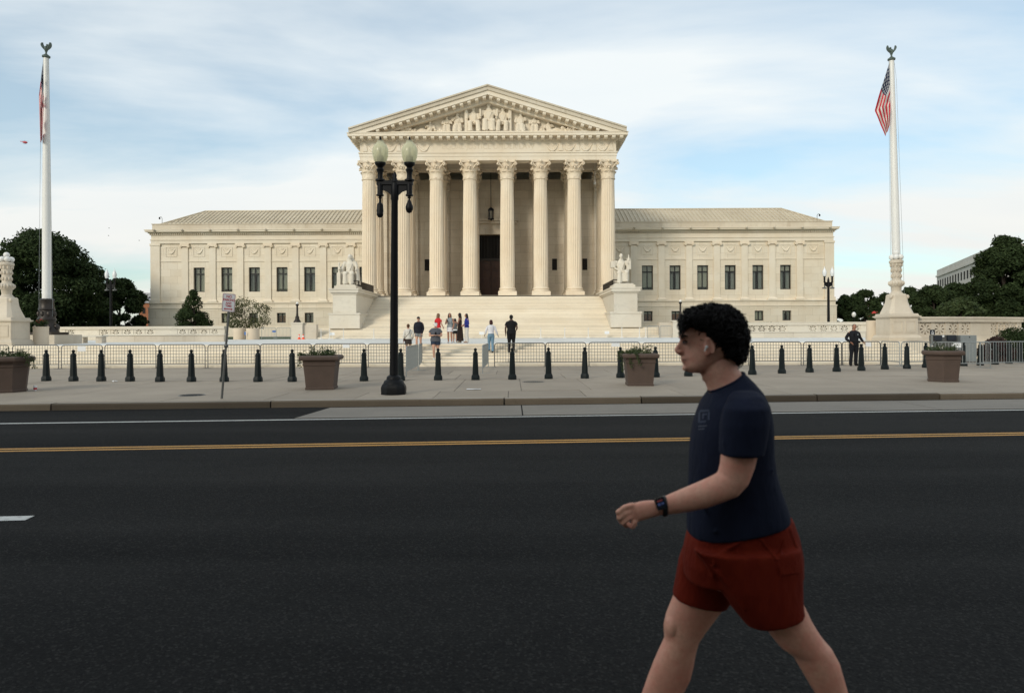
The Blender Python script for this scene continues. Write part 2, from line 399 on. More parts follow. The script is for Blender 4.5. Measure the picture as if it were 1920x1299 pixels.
# slab rows; joints run away from the camera, rows parallel to the street in front, to the building behind
rows = [0.0, 0.115, 0.40, 0.56, 0.72, 0.87, 1.0]
def rowY(x, k):
    a = sv(x, 16.66); b = YBACK - 0.1 + max(0, x - 20) * 0.1
    return a + (b - a) * rows[k]
xj = [-40, -34.5] + [xpx(c, 22) for c in (-400, -190, 30, 255, 470, 610, 735, 846, 954, 1068, 1215, 1375, 1560, 1770, 1990, 2220)] + [28.5, 34, 40]
for k in range(len(rows) - 1):
    off = (0, 0.35, 0, -0.5, 0.2, 0)[k]
    for a, b in zip(xj[:-1], xj[1:]):
        a2 = a + off + 0.009; b2 = b + off - 0.009
        dz = random.uniform(-0.003, 0.004)
        p = [(a2, rowY(a2, k) + 0.009), (b2, rowY(b2, k) + 0.009), (b2, rowY(b2, k + 1) - 0.009), (a2, rowY(a2, k + 1) - 0.009)]
        MB().prism(p, ZS - 0.06, ZS + dz, 'z').build('slab', M['slab'], walk, False)
# plaza platform and its steps
X0 = -2.64                                     # building axis
plaza = MB(); plaza.box(-60, xpx(1742, 36), YE + 0.003, 72, -0.2, ZP - 0.006)
plaza.box(xpx(1742, 36) - 0.0, 60, 38.5, 72, -0.2, ZP - 0.006)
plaza = struct('plaza', plaza, M['marble_step'])
px0 = -27.6
nx, ny = 22, 11
for i in range(nx):
    for j in range(ny):
        a = -38 + i * 3.2; y = YE + 0.01 + j * (67.2 - YE) / ny
        if a + 3.2 > xpx(1735, 36) and y < 38.6: continue
        MB().box(a + 0.004, a + 3.196, y + 0.004, y + (67.2 - YE) / ny - 0.004, ZP - 0.05, ZP + random.uniform(-0.002, 0.002)).build('slab', M['marble_plaza'], plaza, False)
st = thing('plaza_steps', 'low flight of wide cream stone steps behind the crowd barriers', 'steps', (X0, YS, ZS))
stm = []
for k in range(NST):
    y = YS + k * TREAD
    x = -38.0 + (k % 2) * 1.3
    xe = xpx(1742, 33)
    segs = []
    while x < xe - 0.3:
        x2 = min(x + 6.4 + 2.0 * ((k * 7 + len(segs) * 5) % 4) / 4, xe); segs.append((x, x2)); x = x2
    for a, b in segs:
        mb = MB(); z1 = ZS + RISE * (k + 1) - 0.001
        mb.prism([(y, ZS + RISE * k - (0.05 if k else 0.0)), (y, z1 - 0.02), (y + 0.012, z1), (y + TREAD + 0.06, z1), (y + TREAD + 0.06, ZS + RISE * k - (0.05 if k else 0.0))], a + 0.004, b - 0.004, 'x')
        sp = mb.build('step', M['marble_step'], st, False)
        if k: MB().box(a + 0.004, b - 0.004, y - 0.006, y + 0.004, ZS + RISE * k - 0.0005, ZS + RISE * k + 0.016).build('shade_seam', M['joint'], sp, False)  # dark strip at the riser foot: joint plus a painted shadow line
# ================================================================== courthouse
YP, YB, Y2, YW = 80.0, 87.8, 84.55, 94.6
ZF = 5.87                                      # portico floor
def zP(y, Y=YP - 0.85): return HC + (622.2 - y) / F * Y
ch = thing('courthouse', 'long cream marble courthouse with eight columned portico and pediment', 'building', (X0, YP, ZP))
def part(mb, name, mat, parent=ch, smooth=True, ang=38): return mb.build(name, mat, parent, smooth, ang)
colx = [34.9, 97.6, 160.6, 224.0]; s_p = YP / F
colx = [c * s_p for c in colx]
ZCT = zP(300.6)                                # top of capitals / soffit of architrave
ZCB = zP(334.0, YP - 0.7)                      # foot of capital
r0, r1 = 0.845, 0.735
# --- one column: plinth and base, fluted shaft, leafy capital
def fluted(nf=24, per=6):
    rings = []
    zb, zt = ZF + 0.98, ZCB
    for k in range(11):
        t = k / 10; z = zb + (zt - zb) * t
        r = r0 + (r1 - r0) * (t ** 1.7)
        ring = []
        for i in range(nf * per):
            a = 2 * math.pi * i / (nf * per); ph = (i % per) / per
            d = 0.0 if ph < 0.17 else math.sin((ph - 0.17) / 0.83 * math.pi)
            rr = r - 0.085 * d * (0.0 if k in (0, 10) else 1.0)
            ring.append((rr * math.cos(a), rr * math.sin(a), z))
        rings.append(ring)
    return MB().loft(rings)
def leaf(mb, ang, r, z0, h, w, curl):
    ca, sa = math.cos(ang), math.sin(ang); rows = []
    for k in range(6):
        t = k / 5
        zz = z0 + h * min(1.0, t * 1.18) - (0.12 * h if t > 0.9 else 0)
        rr = r + 0.04 + curl * max(0, t - 0.45) ** 1.5 * 2.2
        ww = w * (0.75 + 0.6 * math.sin(t * math.pi * 0.85)) * (1.0 if t < 0.85 else 0.7)
        rows.append([(rr * ca - sgn * ww * sa - (0.05 * abs(sgn)) * ca, rr * sa + sgn * ww * ca - (0.05 * abs(sgn)) * sa, zz) for sgn in (-1, -0.45, 0, 0.45, 1)])
    th = 0.07
    back = [[(x - th * ca, y - th * sa, z) for x, y, z in row] for row in rows]
    n = 5; vs = [p for row in rows for p in row] + [p for row in back for p in row]; fs = []; o = len(rows) * n
    for k in range(len(rows) - 1):
        for i in range(n - 1):
            a = k * n + i; fs.append((a, a + 1, a + n + 1, a + n)); fs.append((o + a, o + a + n, o + a + n + 1, o + a + 1))
        for i in (0, n - 1):
            a = k * n + i; fs.append((a, a + n, o + a + n, o + a))
    a = (len(rows) - 1) * n
    for i in range(n - 1): fs.append((a + i, a + i + 1, o + a + i + 1, o + a + i)); fs.append((i, i + 1, o + i + 1, o + i))
    mb.add(vs, fs)
def capital():
    mb = MB(); z0, z1 = ZCB, ZCT; h = z1 - z0
    mb.lathe(0, 0, [(r1 + 0.09, z0 - 0.10), (r1 + 0.11, z0 - 0.05), (r1 + 0.09, z0), (r1 - 0.02, z0 + 0.02), (r1, z0 + h * 0.5), (r1 + 0.20, z0 + h * 0.86)], 32)
    for k in range(8): leaf(mb, k * math.pi / 4 + math.pi / 8, r1, z0, h * 0.40, 0.26, 0.30)
    for k in range(8): leaf(mb, k * math.pi / 4, r1 + 0.02, z0 + 0.05, h * 0.68, 0.25, 0.40)
    for k in range(4):                         # corner volutes
        a = math.pi / 4 + k * math.pi / 2
        for sgn in (-1, 1):
            path = []; rad = []
            for t in range(15):
                u = t / 14
                if u < 0.5:
                    rr = r1 + 0.05 + 0.62 * (u / 0.5) ** 1.4; zz = z0 + h * (0.45 + 0.42 * (u / 0.5)); da = sgn * 0.36 * (1 - u / 0.5)
                    path.append((rr * math.cos(a + da), rr * math.sin(a + da), zz)); rad.append(0.07)
                else:
                    q = (u - 0.5) / 0.5 * 2 * math.pi * 1.1; sr = 0.17 * (1 - (u - 0.5) * 0.9)
                    rr = r1 + 0.67 + sr * math.sin(q) - 0.02; zz = z0 + h * 0.87 - 0.17 + sr * math.cos(q)
                    path.append((rr * math.cos(a + 0.02 * sgn), rr * math.sin(a + 0.02 * sgn), zz)); rad.append(0.07)
            mb.tube(path, rad, 6)
    for k in range(4):                         # inner helices and the boss on the abacus
        a = k * math.pi / 2
        for sgn in (-1, 1):
            path = [((r1 + 0.16 + 0.10 * math.sin(t / 8 * 5)) * math.cos(a + sgn * (0.30 - 0.022 * t)), (r1 + 0.16 + 0.10 * math.sin(t / 8 * 5)) * math.sin(a + sgn * (0.30 - 0.022 * t)), z0 + h * (0.52 + 0.034 * t)) for t in range(9)]
            mb.tube(path, 0.055, 5)
        mb.ellip(((r1 + 0.36) * math.cos(a), (r1 + 0.36) * math.sin(a), z0 + h * 0.92), (0.17, 0.17, 0.17), 8, 6)
        mb.ellip(((r1 + 0.30) * math.cos(a), (r1 + 0.30) * math.sin(a), z0 + h * 0.56), (0.13, 0.13, 0.13), 8, 6)
    q = r1 + 0.36; ring = []
    for k in range(4):                         # abacus with hollowed sides
        a = k * math.pi / 2 + math.pi / 4; c = Vector((math.cos(a), math.sin(a))); d = Vector((-math.sin(a), math.cos(a)))
        A = c * (q * 1.30)
        e0 = A - d * 0.14; e1 = A + d * 0.14
        ring += [(e0.x, e0.y), (e1.x, e1.y)]
        a2 = a + math.pi / 4
        for t in (-0.55, 0, 0.55):
            mid = Vector((math.cos(a2), math.sin(a2))); tn = Vector((-mid.y, mid.x)); p = mid * (q * (0.80 + 0.12 * t * t)) + tn * (t * q * 0.95); ring.append((p.x, p.y))
    mb.loft([[(x * f, y * f, z) for x, y in ring] for f, z in ((0.93, z1 - 0.26), (0.98, z1 - 0.18), (1.0, z1 - 0.10), (1.0, z1 - 0.002))])
    return mb
def colbase():
    mb = MB(); mb.box(-1.06, 1.06, -1.06, 1.06, ZF, ZF + 0.45)
    pr = [(1.03, ZF + 0.45), (1.06, ZF + 0.52), (1.05, ZF + 0.60), (0.98, ZF + 0.65), (0.90, ZF + 0.67), (0.89, ZF + 0.74), (0.95, ZF + 0.76), (0.97, ZF + 0.82), (0.94, ZF + 0.89), (0.88, ZF + 0.93), (0.86, ZF + 0.985)]
    mb.lathe(0, 0, pr, 40); return mb
# stains make the shaft, capital and base read as one stone; meshes are shared
me_s, me_c, me_b = fluted().mesh('shaft', True, 50), capital().mesh('capital', True, 45), colbase().mesh('base', True, 30)
for me in (me_s, me_c, me_b): me.materials.append(M['marble_col'])
for row, Yr in ((0, YP), (1, Y2)):
    for sgn in (-1, 1):
        for c in colx:
            col = link('column', me_s, ch, (sgn * c, Yr - YP, -ZP))
            link('capital', me_c, col); link('base', me_b, col)
# --- portico floor, ceiling, back wall with pilasters
HB = 14.35
fl = MB(); fl.box(X0 - HB - 1.3, X0 + HB + 1.3, YP - 1.7, YB + 0.5, ZP - 0.5, ZF); part(fl, 'portico_floor', M['marble_step'], ch, False)
wall = MB()
dw = 1.62; zdoor = zP(439.8, YB)
wall.box(X0 - HB, X0 - dw, YB, YB + 1.2, ZF, 21.0); wall.box(X0 + dw, X0 + HB, YB, YB + 1.2, ZF, 21.0); wall.box(X0 - dw, X0 + dw, YB, YB + 1.2, zdoor, 21.0)
part(wall, 'portico_wall', M['marble_portico'], ch, False)
for zz, hh, dd in ((zP(525, YB), 0.16, 0.07), (zP(515, YB), 0.12, 0.05), (zP(360, YB), 0.22, 0.10), (ZF + 0.1, 0.5, 0.09)):
    for sgn in (-1, 1):
        a, b = sorted((X0 + sgn * (dw + 0.6), X0 + sgn * HB)); part(MB().box(a, b, YB - dd, YB + 0.01, zz, zz + hh), 'wall_moulding', M['marble_portico'], ch, False)
# pilasters behind the columns
for sgn in (-1, 1):
    for c in colx:
        xx = X0 + sgn * c; mb = MB()
        mb.box(xx - 0.72, xx + 0.72, YB - 0.32, YB + 0.01, ZF + 0.98, ZCB + 0.01)
        p = part(mb, 'pilaster', M['marble_portico'], ch, False)
        q = MB()
        q.box(xx - 0.95, xx + 0.95, YB - 0.5, YB + 0.01, ZF, ZF + 0.45); q.box(xx - 0.86, xx + 0.86, YB - 0.42, YB + 0.01, ZF + 0.45, ZF + 0.75); q.box(xx - 0.78, xx + 0.78, YB - 0.37, YB + 0.01, ZF + 0.75, ZF + 0.985)
        part(q, 'base', M['marble_portico'], p, False)
        q = MB()
        q.hexa([(xx - 0.74, YB - 0.36, ZCB), (xx + 0.74, YB - 0.36, ZCB), (xx + 0.74, YB, ZCB), (xx - 0.74, YB, ZCB), (xx - 1.0, YB - 0.66, ZCT), (xx + 1.0, YB - 0.66, ZCT), (xx + 1.0, YB, ZCT), (xx - 1.0, YB, ZCT)])
        for kx in (-0.55, 0, 0.55):
            for zz, zo in ((ZCB + 0.35, 0.08), (ZCB + 0.85, 0.2)):
                q.ellip((xx + kx * (1 + zo), YB - 0.40 - zo, zz), (0.20, 0.14, 0.30), 8, 6)
        for kx in (-0.9, 0.9): q.ellip((xx + kx, YB - 0.58, ZCT - 0.35), (0.2, 0.2, 0.22), 8, 6)
        part(q, 'capital', M['marble_portico'], p)
# door surround and doors
q = MB()
for sgn in (-1, 1):
    a, b = sorted((X0 + sgn * (dw - 0.02), X0 + sgn * (dw + 0.62))); q.box(a, b, YB - 0.16, YB + 0.6, ZF, zdoor + 0.02)
q.box(X0 - dw - 0.62, X0 + dw + 0.62, YB - 0.165, YB + 0.6, zdoor + 0.02, zdoor + 0.75)
q.box(X0 - dw - 0.5, X0 + dw + 0.5, YB - 0.12, YB + 0.02, zdoor + 0.75, zdoor + 1.35)
q.box(X0 - 3.3, X0 + 3.3, YB - 0.6, YB + 0.02, zdoor + 1.35, zdoor + 1.62); q.box(X0 - 3.5, X0 + 3.5, YB - 0.8, YB + 0.02, zdoor + 1.62, zdoor + 1.95)
for sgn in (-1, 1):
    q.box(X0 + sgn * 2.75 - 0.25, X0 + sgn * 2.75 + 0.25, YB - 0.5, YB + 0.02, zdoor + 0.35, zdoor + 1.36)
part(q, 'door_surround', M['marble_portico'], ch, False)
M['door'] = mat_plain('bronze_door', (0.055, 0.024, 0.014), 0.4, 0.35, 0.4, 3)
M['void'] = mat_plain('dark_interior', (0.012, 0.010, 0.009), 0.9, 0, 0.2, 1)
dt = ZF + (zdoor - ZF) * 0.60
for sgn in (-1, 1):
    a, b = sorted((X0 + sgn * 0.03, X0 + sgn * (dw - 0.03)))
    d = part(MB().box(a, b, YB + 0.75, YB + 0.9, ZF, dt), 'door', M['door'], ch, False)
    for k in range(4):
        z0 = ZF + 0.3 + k * (dt - ZF - 0.3) / 4; z1 = z0 + (dt - ZF - 0.3) / 4 - 0.25
        mb = MB(); mb.box(a + 0.18, b - 0.18, YB + 0.70, YB + 0.76, z0, z1); mb.box(a + 0.30, b - 0.30, YB + 0.66, YB + 0.71, z0 + 0.12, z1 - 0.12)
        part(mb, 'door_panel', M['door'], d, False)
tr = part(MB().box(X0 - dw, X0 + dw, YB + 0.62, YB + 0.92, dt, dt + 0.35), 'transom', M['bronze'], ch, False)
part(MB().box(X0 - dw, X0 + dw, YB + 0.85, YB + 0.9, dt + 0.35, zdoor), 'transom_glass', M['void'], tr, False)
mb = MB()
for k in range(1, 8): xx = X0 - dw + 2 * dw * k / 8; mb.box(xx - 0.03, xx + 0.03, YB + 0.78, YB + 0.852, dt + 0.35, zdoor)
part(mb, 'grille_bars', M['bronze'], tr, False)
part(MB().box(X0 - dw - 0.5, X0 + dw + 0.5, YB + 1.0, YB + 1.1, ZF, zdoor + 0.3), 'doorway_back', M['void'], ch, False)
# barred wall openings
for xr in (-11.9, -8.07, 8.07, 11.9):
    xx = X0 + xr; za, zb = zP(507, YB), zP(486, YB)
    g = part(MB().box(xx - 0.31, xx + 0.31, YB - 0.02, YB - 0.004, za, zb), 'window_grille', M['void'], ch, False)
    mb = MB()
    for k in range(5): mb.box(xx - 0.25 + 0.125 * k - 0.012, xx - 0.25 + 0.125 * k + 0.012, YB - 0.05, YB - 0.025, za, zb)
    for k in range(9): zz = za + (zb - za) * k / 8; mb.box(xx - 0.31, xx + 0.31, YB - 0.06, YB - 0.051, zz - 0.012, zz + 0.012)
    part(mb, 'bars', M['bronze'], g, False)
# --- entablature
za1, za2, zf1 = zP(293.2), zP(284.8), zP(264.8)
def beam(name, x0, x1, y0, y1, mat=M['marble_trim']):
    mb = MB(); mb.box(x0, x1, y0, y1, ZCT, zf1); return part(mb, name, mat, ch, False)
YA = YP - 0.78; HA = 240.6 * (YA / F)
mb = MB()
mb.box(X0 - HA, X0 + HA, YA, YP + 0.8, ZCT + 0.001, za1); mb.box(X0 - HA - 0.05, X0 + HA + 0.05, YA - 0.05, YP + 0.8, za1, za2 - 0.14); mb.box(X0 - HA - 0.13, X0 + HA + 0.13, YA - 0.13, YP + 0.8, za2 - 0.14, za2)
part(mb, 'architrave', M['marble_trim'], ch, False)
mb = MB(); mb.box(X0 - HA + 0.02, X0 + HA - 0.02, YA + 0.02, YP + 0.8, za2, zf1); frz = part(mb, 'frieze', M['marble_trim'], ch, False)
for sgn in (-1, 1):                             # side beams and the inner beam
    a, b = sorted((X0 + sgn * (HA - 0.02), X0 + sgn * (HA - 1.55))); part(MB().box(a, b, YP + 0.8, 112, ZCT + 0.002, zf1), 'side_beam', M['marble_trim'], ch, False)
part(MB().box(X0 - HA + 1.5, X0 + HA - 1.5, Y2 - 0.75, Y2 + 0.75, ZCT + 0.003, zf1 - 0.3), 'inner_beam', M['marble_portico'], ch, False)
for sgn in (-1, 1):
    for c in colx[:3]: part(MB().box(X0 + sgn * c - 0.6, X0 + sgn * c + 0.6, YP + 0.8, YB, ZCT + 0.25, zf1 - 0.2), 'cross_beam', M['marble_portico'], ch, False)
part(MB().box(X0 - HA + 0.1, X0 + HA - 0.1, YP + 0.7, YB + 1.0, zf1 - 0.25, zf1 - 0.003), 'portico_ceiling', M['marble_portico'], ch, False)
# festoons on the frieze, either side of the lettering
def festoon(cx, w, zt, Yf, parent, sc=1.0, nm='festoon', mat=None):
    mb = MB()
    path = []; rad = []
    for k in range(13):
        t = k / 12; path.append((cx - w + 2 * w * t, Yf - 0.02, zt - 0.18 * sc - 0.50 * sc * math.sin(t * math.pi) ** 0.9)); rad.append((0.045 + 0.075 * math.sin(t * math.pi)) * sc)
    mb.tube(path, rad, 6)
    path = [(cx - w * 0.45 + 0.9 * w * k / 6, Yf - 0.01, zt - 0.10 * sc - 0.18 * sc * math.sin(k / 6 * math.pi)) for k in range(7)]
    mb.tube(path, 0.035 * sc, 5)
    return mb.build(nm, mat or M['marble_trim'], parent)
fx = YA / F
fz = zf1 - 0.12
fc = [136.5 + 31.2 * k for k in range(4)]        # px from the axis
for sgn in (-1, 1):
    for k in range(4):
        festoon(X0 + sgn * (120.5 + 31.4 * k) * fx, 0.66, fz - 0.05, YA + 0.03, frz, 1.35)
    for k in range(5):
        xx = X0 + sgn * (104.8 + 31.4 * k) * fx
        if k == 0: continue
        mb = MB(); mb.frustum(xx, YA - 0.01, za2 + 0.12, fz - 0.05, 0.26, 0.05, 0.13, 0.05); mb.ellip((xx, YA - 0.02, fz - 0.2), (0.12, 0.1, 0.12), 8, 6); part(mb, 'frieze_torch', M['marble_trim'], frz)
# lettering cut in the frieze
def text_mesh(name, body, size, mat, parent, M4, ext=0.01, align='CENTER', bold=0.0):
    cu = bpy.data.curves.new(name, 'FONT'); cu.body = body; cu.size = size; cu.align_x = align; cu.align_y = 'CENTER'; cu.extrude = ext; cu.offset = bold
    tmp = bpy.data.objects.new(name + '_tmp', cu); COL.objects.link(tmp)
    dg = bpy.context.evaluated_depsgraph_get(); me = bpy.data.meshes.new_from_object(tmp.evaluated_get(dg)); bpy.data.objects.remove(tmp); bpy.data.curves.remove(cu)
    me.transform(M4); me.transform(Matrix.Translation(-worg(parent))); me.materials.clear(); me.materials.append(mat)
    return link(name, me, parent)
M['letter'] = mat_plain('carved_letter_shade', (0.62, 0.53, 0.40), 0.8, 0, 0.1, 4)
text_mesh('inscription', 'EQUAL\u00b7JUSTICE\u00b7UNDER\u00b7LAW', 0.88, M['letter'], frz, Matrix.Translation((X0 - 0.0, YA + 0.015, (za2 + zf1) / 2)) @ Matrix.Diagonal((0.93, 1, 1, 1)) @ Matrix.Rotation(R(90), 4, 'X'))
# bed moulding, modillions, corona
zc0, zc1, zc2 = zf1 + 0.16, zP(253.2, YA - 1.3), zP(246.6, YA - 1.35)
mb = MB(); mb.box(X0 - HA - 0.12, X0 + HA + 0.12, YA - 0.12, 112, zf1, zf1 + 0.09); mb.box(X0 - HA - 0.26, X0 + HA + 0.26, YA - 0.26, 112, zf1 + 0.09, zc1 - 0.005)
part(mb, 'bed_moulding', M['marble_trim'], ch, False)
PROJ = 1.15
mb = MB(); mb.box(X0 - HA - PROJ, X0 + HA + PROJ, YA - PROJ, 112, zc1, zc2 - 0.08); mb.box(X0 - HA - PROJ - 0.06, X0 + HA + PROJ + 0.06, YA - PROJ - 0.06, 112, zc2 - 0.08, zc2)
part(mb, 'corona', M['marble_trim'], ch, False)
nm = 35; mo = MB(); mo.box(-0.19, 0.19, -0.72, 0.0, -0.30, 0.0); mo.prism([(-0.72, -0.0), (-0.82, -0.02), (-0.82, -0.20), (-0.72, -0.30)], -0.19, 0.19, 'x'); mo_me = mo.mesh('modillion', False); mo_me.materials.append(M['marble_trim'])
for k in range(nm):
    xx = -HA - 0.45 + (2 * HA + 0.9) * k / (nm - 1)
    link('modillion', mo_me, ch, (xx, YA - 0.26 - YP, zc1 - 0.004 - ZP))
for sgn in (-1, 1):
    for k in range(12):
        o = link('modillion', mo_me, ch, (sgn * (HA + 0.26), YA + 0.4 + k * 0.88 - YP, zc1 - 0.004 - ZP)); o.rotation_euler = (0, 0, R(90) * sgn)
# --- pediment
zt0 = zP(239.4, YA - PROJ); zap = zP(159.4, YA - PROJ); HT = 260.4 * (YA - PROJ) / F
sl = (zap - zt0) / HT; th = 1.16
cs = math.cos(math.atan(sl))
tymp = MB(); tymp.prism([(X0 - HA, zc2 - 0.1), (X0 + HA, zc2 - 0.1), (X0, zc2 - 0.1 + HA * sl)], YP - 0.1, YP + 0.3, 'y'); part(tymp, 'tympanum', M['marble_trim'], ch, False)
for sgn in (-1, 1):
    def rake(lo, hi, y0, name, mat, ext=0.0):
        xe = X0 + sgn * (HT + ext)
        p = [(X0, zap - lo), (X0, zap - hi), (xe, zt0 - hi), (xe, zt0 - lo)]
        return part(MB().prism(p, y0, YP + 0.2, 'y'), name, mat, ch, False)
    rake(0.0, 0.17, YA - PROJ - 0.30, 'raking_cymatium', M['marble_cornice'])
    rake(0.17, 0.58, YA - PROJ - 0.16, 'raking_cymatium', M['marble_cornice'])
    xe = HT - 0.12
    # corona of the rake stops where it meets the horizontal cornice
    lo, hi = 0.58, 1.06
    zz = lambda x, d: zap - sl * x - d
    xl = (zap - lo - zc2) / sl; xh = (zap - hi - zc2) / sl
    part(MB().prism([(X0, zap - lo), (X0, zap - hi), (X0 + sgn * xh, zc2), (X0 + sgn * min(xl, HT), max(zc2, zap - lo - sl * min(xl, HT)))], YA - PROJ, YP + 0.2, 'y'), 'raking_corona', M['marble_trim'], ch, False)
    lo, hi = 1.06, 1.62; xl = (zap - lo - zc2) / sl; xh = (zap - hi - zc2) / sl
    part(MB().prism([(X0, zap - lo), (X0, zap - hi), (X0 + sgn * xh, zc2), (X0 + sgn * xl, zc2)], YA - 0.24, YP + 0.2, 'y'), 'raking_bed', M['marble_trim'], ch, False)
    nr = 16
    for k in range(nr):
        xx = 0.42 + k * 0.86
        if zap - 1.08 - sl * xx - 0.3 < zc2: continue
        o = link('modillion', mo_me, ch, (sgn * xx, YA - 0.235 - YP, zap - 1.062 - sl * xx - ZP)); o.rotation_euler = (0, sgn * math.atan(sl), 0)
# roof behind the pediment
mb = MB(); mb.prism([(X0 - HT + 0.2, zt0 - 0.05), (X0, zap - 0.15), (X0 + HT - 0.2, zt0 - 0.05)], YP + 0.2, 112, 'y'); part(mb, 'portico_roof', M['roof_tile'], ch, False)
mb = MB(); mb.box(X0 - HB + 0.4, X0 + HB - 0.4, YB + 1.2, 112, ZP, 21.0); part(mb, 'central_block', M['marble'], ch, False)
# --- wings
sW = YW / F
def zL(y): return HC + (624.2 - y) * sW
ZT, ZC1, ZC0, ZA1, ZA0 = zL(418.9), zL(431.4), zL(437.3), zL(449.6), zL(456.6)
ZPN, WT, WB, PB1, PB0, WTB, LT, LB = zL(489.4), zL(501.2), zL(546.9), zL(561.6), zL(567), zL(578), zL(586.9), zL(605.3)
wx = [17.4 + 3.77 * k for k in range(7)]
HWING = 46.45
M['frame'] = mat_plain('dark_window_frame', (0.016, 0.015, 0.014), 0.5, 0.2, 0.2, 4)
M['blind'] = mat_plain('pale_blind', (0.52, 0.50, 0.42), 0.8, 0, 0.06, 2)
M['curtain'] = mat_plain('grey_curtain', (0.42, 0.43, 0.41), 0.8, 0, 0.2, 7)
M['wood_warm'] = mat_plain('warm_wood_interior', (0.22, 0.075, 0.02), 0.6, 0, 0.3, 3)
mtg, ntg, bgl = newmat('window_glass'); ntg.nodes.remove(bgl)
gl = ntg.nodes.new('ShaderNodeBsdfGlossy'); gl.inputs['Roughness'].default_value = 0.04; tp = ntg.nodes.new('ShaderNodeBsdfTransparent'); tp.inputs[0].default_value = (0.82, 0.84, 0.82, 1)
ms = ntg.nodes.new('ShaderNodeMixShader'); fr = ntg.nodes.new('ShaderNodeFresnel'); fr.inputs[0].default_value = 1.45
ntg.links.new(fr.outputs[0], ms.inputs[0]); ntg.links.new(tp.outputs[0], ms.inputs[1]); ntg.links.new(gl.outputs[0], ms.inputs[2]); ntg.links.new(ms.outputs[0], ntg.nodes['Material Output'].inputs[0])
M['glass'] = mtg
mtl, ntl, bl = newmat('lit_lamp'); bl.inputs['Emission Color'].default_value = (1.0, 0.45, 0.12, 1); bl.inputs['Emission Strength'].default_value = 2.2; bl.inputs['Base Color'].default_value = (0.6, 0.3, 0.1, 1)
M['lit'] = mtl
def window(cx, z0, z1, hw, Yf, inner, sgn, k, low=False):
    f = MB(); t = 0.10
    f.box(cx - hw, cx - hw + t, Yf + 0.30, Yf + 0.46, z0, z1); f.box(cx + hw - t, cx + hw, Yf + 0.30, Yf + 0.46, z0, z1)
    f.box(cx - hw + t, cx + hw - t, Yf + 0.30, Yf + 0.46, z0, z0 + t); f.box(cx - hw + t, cx + hw - t, Yf + 0.30, Yf + 0.46, z1 - t, z1)
    win = part(f, 'window', M['frame'], ch, False)
    mb = MB(); mb.box(cx - 0.05, cx + 0.05, Yf + 0.29, Yf + 0.45, z0 + t, z1 - t)
    if not low: zt = z1 - 0.26 * (z1 - z0); mb.box(cx - hw + t, cx + hw - t, Yf + 0.285, Yf + 0.44, zt - 0.07, zt + 0.07)
    part(mb, 'mullion', M['frame'], win, False)
    part(MB().box(cx - hw + t, cx + hw - t, Yf + 0.38, Yf + 0.39, z0 + t, z1 - t), 'pane', M['glass'], win, False)
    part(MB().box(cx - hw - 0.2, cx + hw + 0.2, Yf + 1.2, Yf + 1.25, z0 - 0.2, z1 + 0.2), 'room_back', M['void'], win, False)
    if inner == 'blind' or inner == 'half':
        zb = z0 + t if inner == 'blind' else z0 + (z1 - z0) * (0.12 + 0.1 * ((k * 3) % 3))
        part(MB().box(cx - hw + t, cx + hw - t, Yf + 0.5, Yf + 0.52, zb, z1), 'blind', M['blind'], win, False)
    elif inner == 'curtain':
        part(MB().box(cx - hw + t, cx + hw - t, Yf + 0.5, Yf + 0.52, z0 + (z1 - z0) * 0.74, z1), 'blind', M['blind'], win, False)
        for s2 in (-1, 1):
            n = 9; ring0 = []; mb = MB(); pts = []
            for i in range(n):
                u = i / (n - 1); xx = cx + s2 * (hw - t - u * hw * 0.62); pts.append((xx, Yf + 0.62 + 0.05 * math.sin(i * 2.4)))
            for i in range(n - 1):
                (a, b), (c, d) = pts[i], pts[i + 1]; g = 1.0 - 0.35 * (i / n)
                mb.add([(a, b, z0 + t), (c, d, z0 + t), (c, d, z1), (a, b, z1)], [(0, 1, 2, 3)])
            part(mb, 'curtain', M['curtain'], win)
    elif inner == 'wood':
        part(MB().box(cx - hw + t, cx + hw - t, Yf + 0.5, Yf + 0.52, z0 + (z1 - z0) * 0.74, z1), 'blind', M['blind'], win, False)
        part(MB().box(cx - hw + t, cx + hw - t, Yf + 0.56, Yf + 0.6, z0, z0 + (z1 - z0) * 0.73), 'shutter', M['wood_warm'], win, False)
    return win
kinds = {-1: ['curtain', 'curtain', 'curtain', 'half', 'curtain', 'half', 'blind'], 1: ['blind', 'half', 'curtain', 'half', 'curtain', 'curtain', 'curtain']}
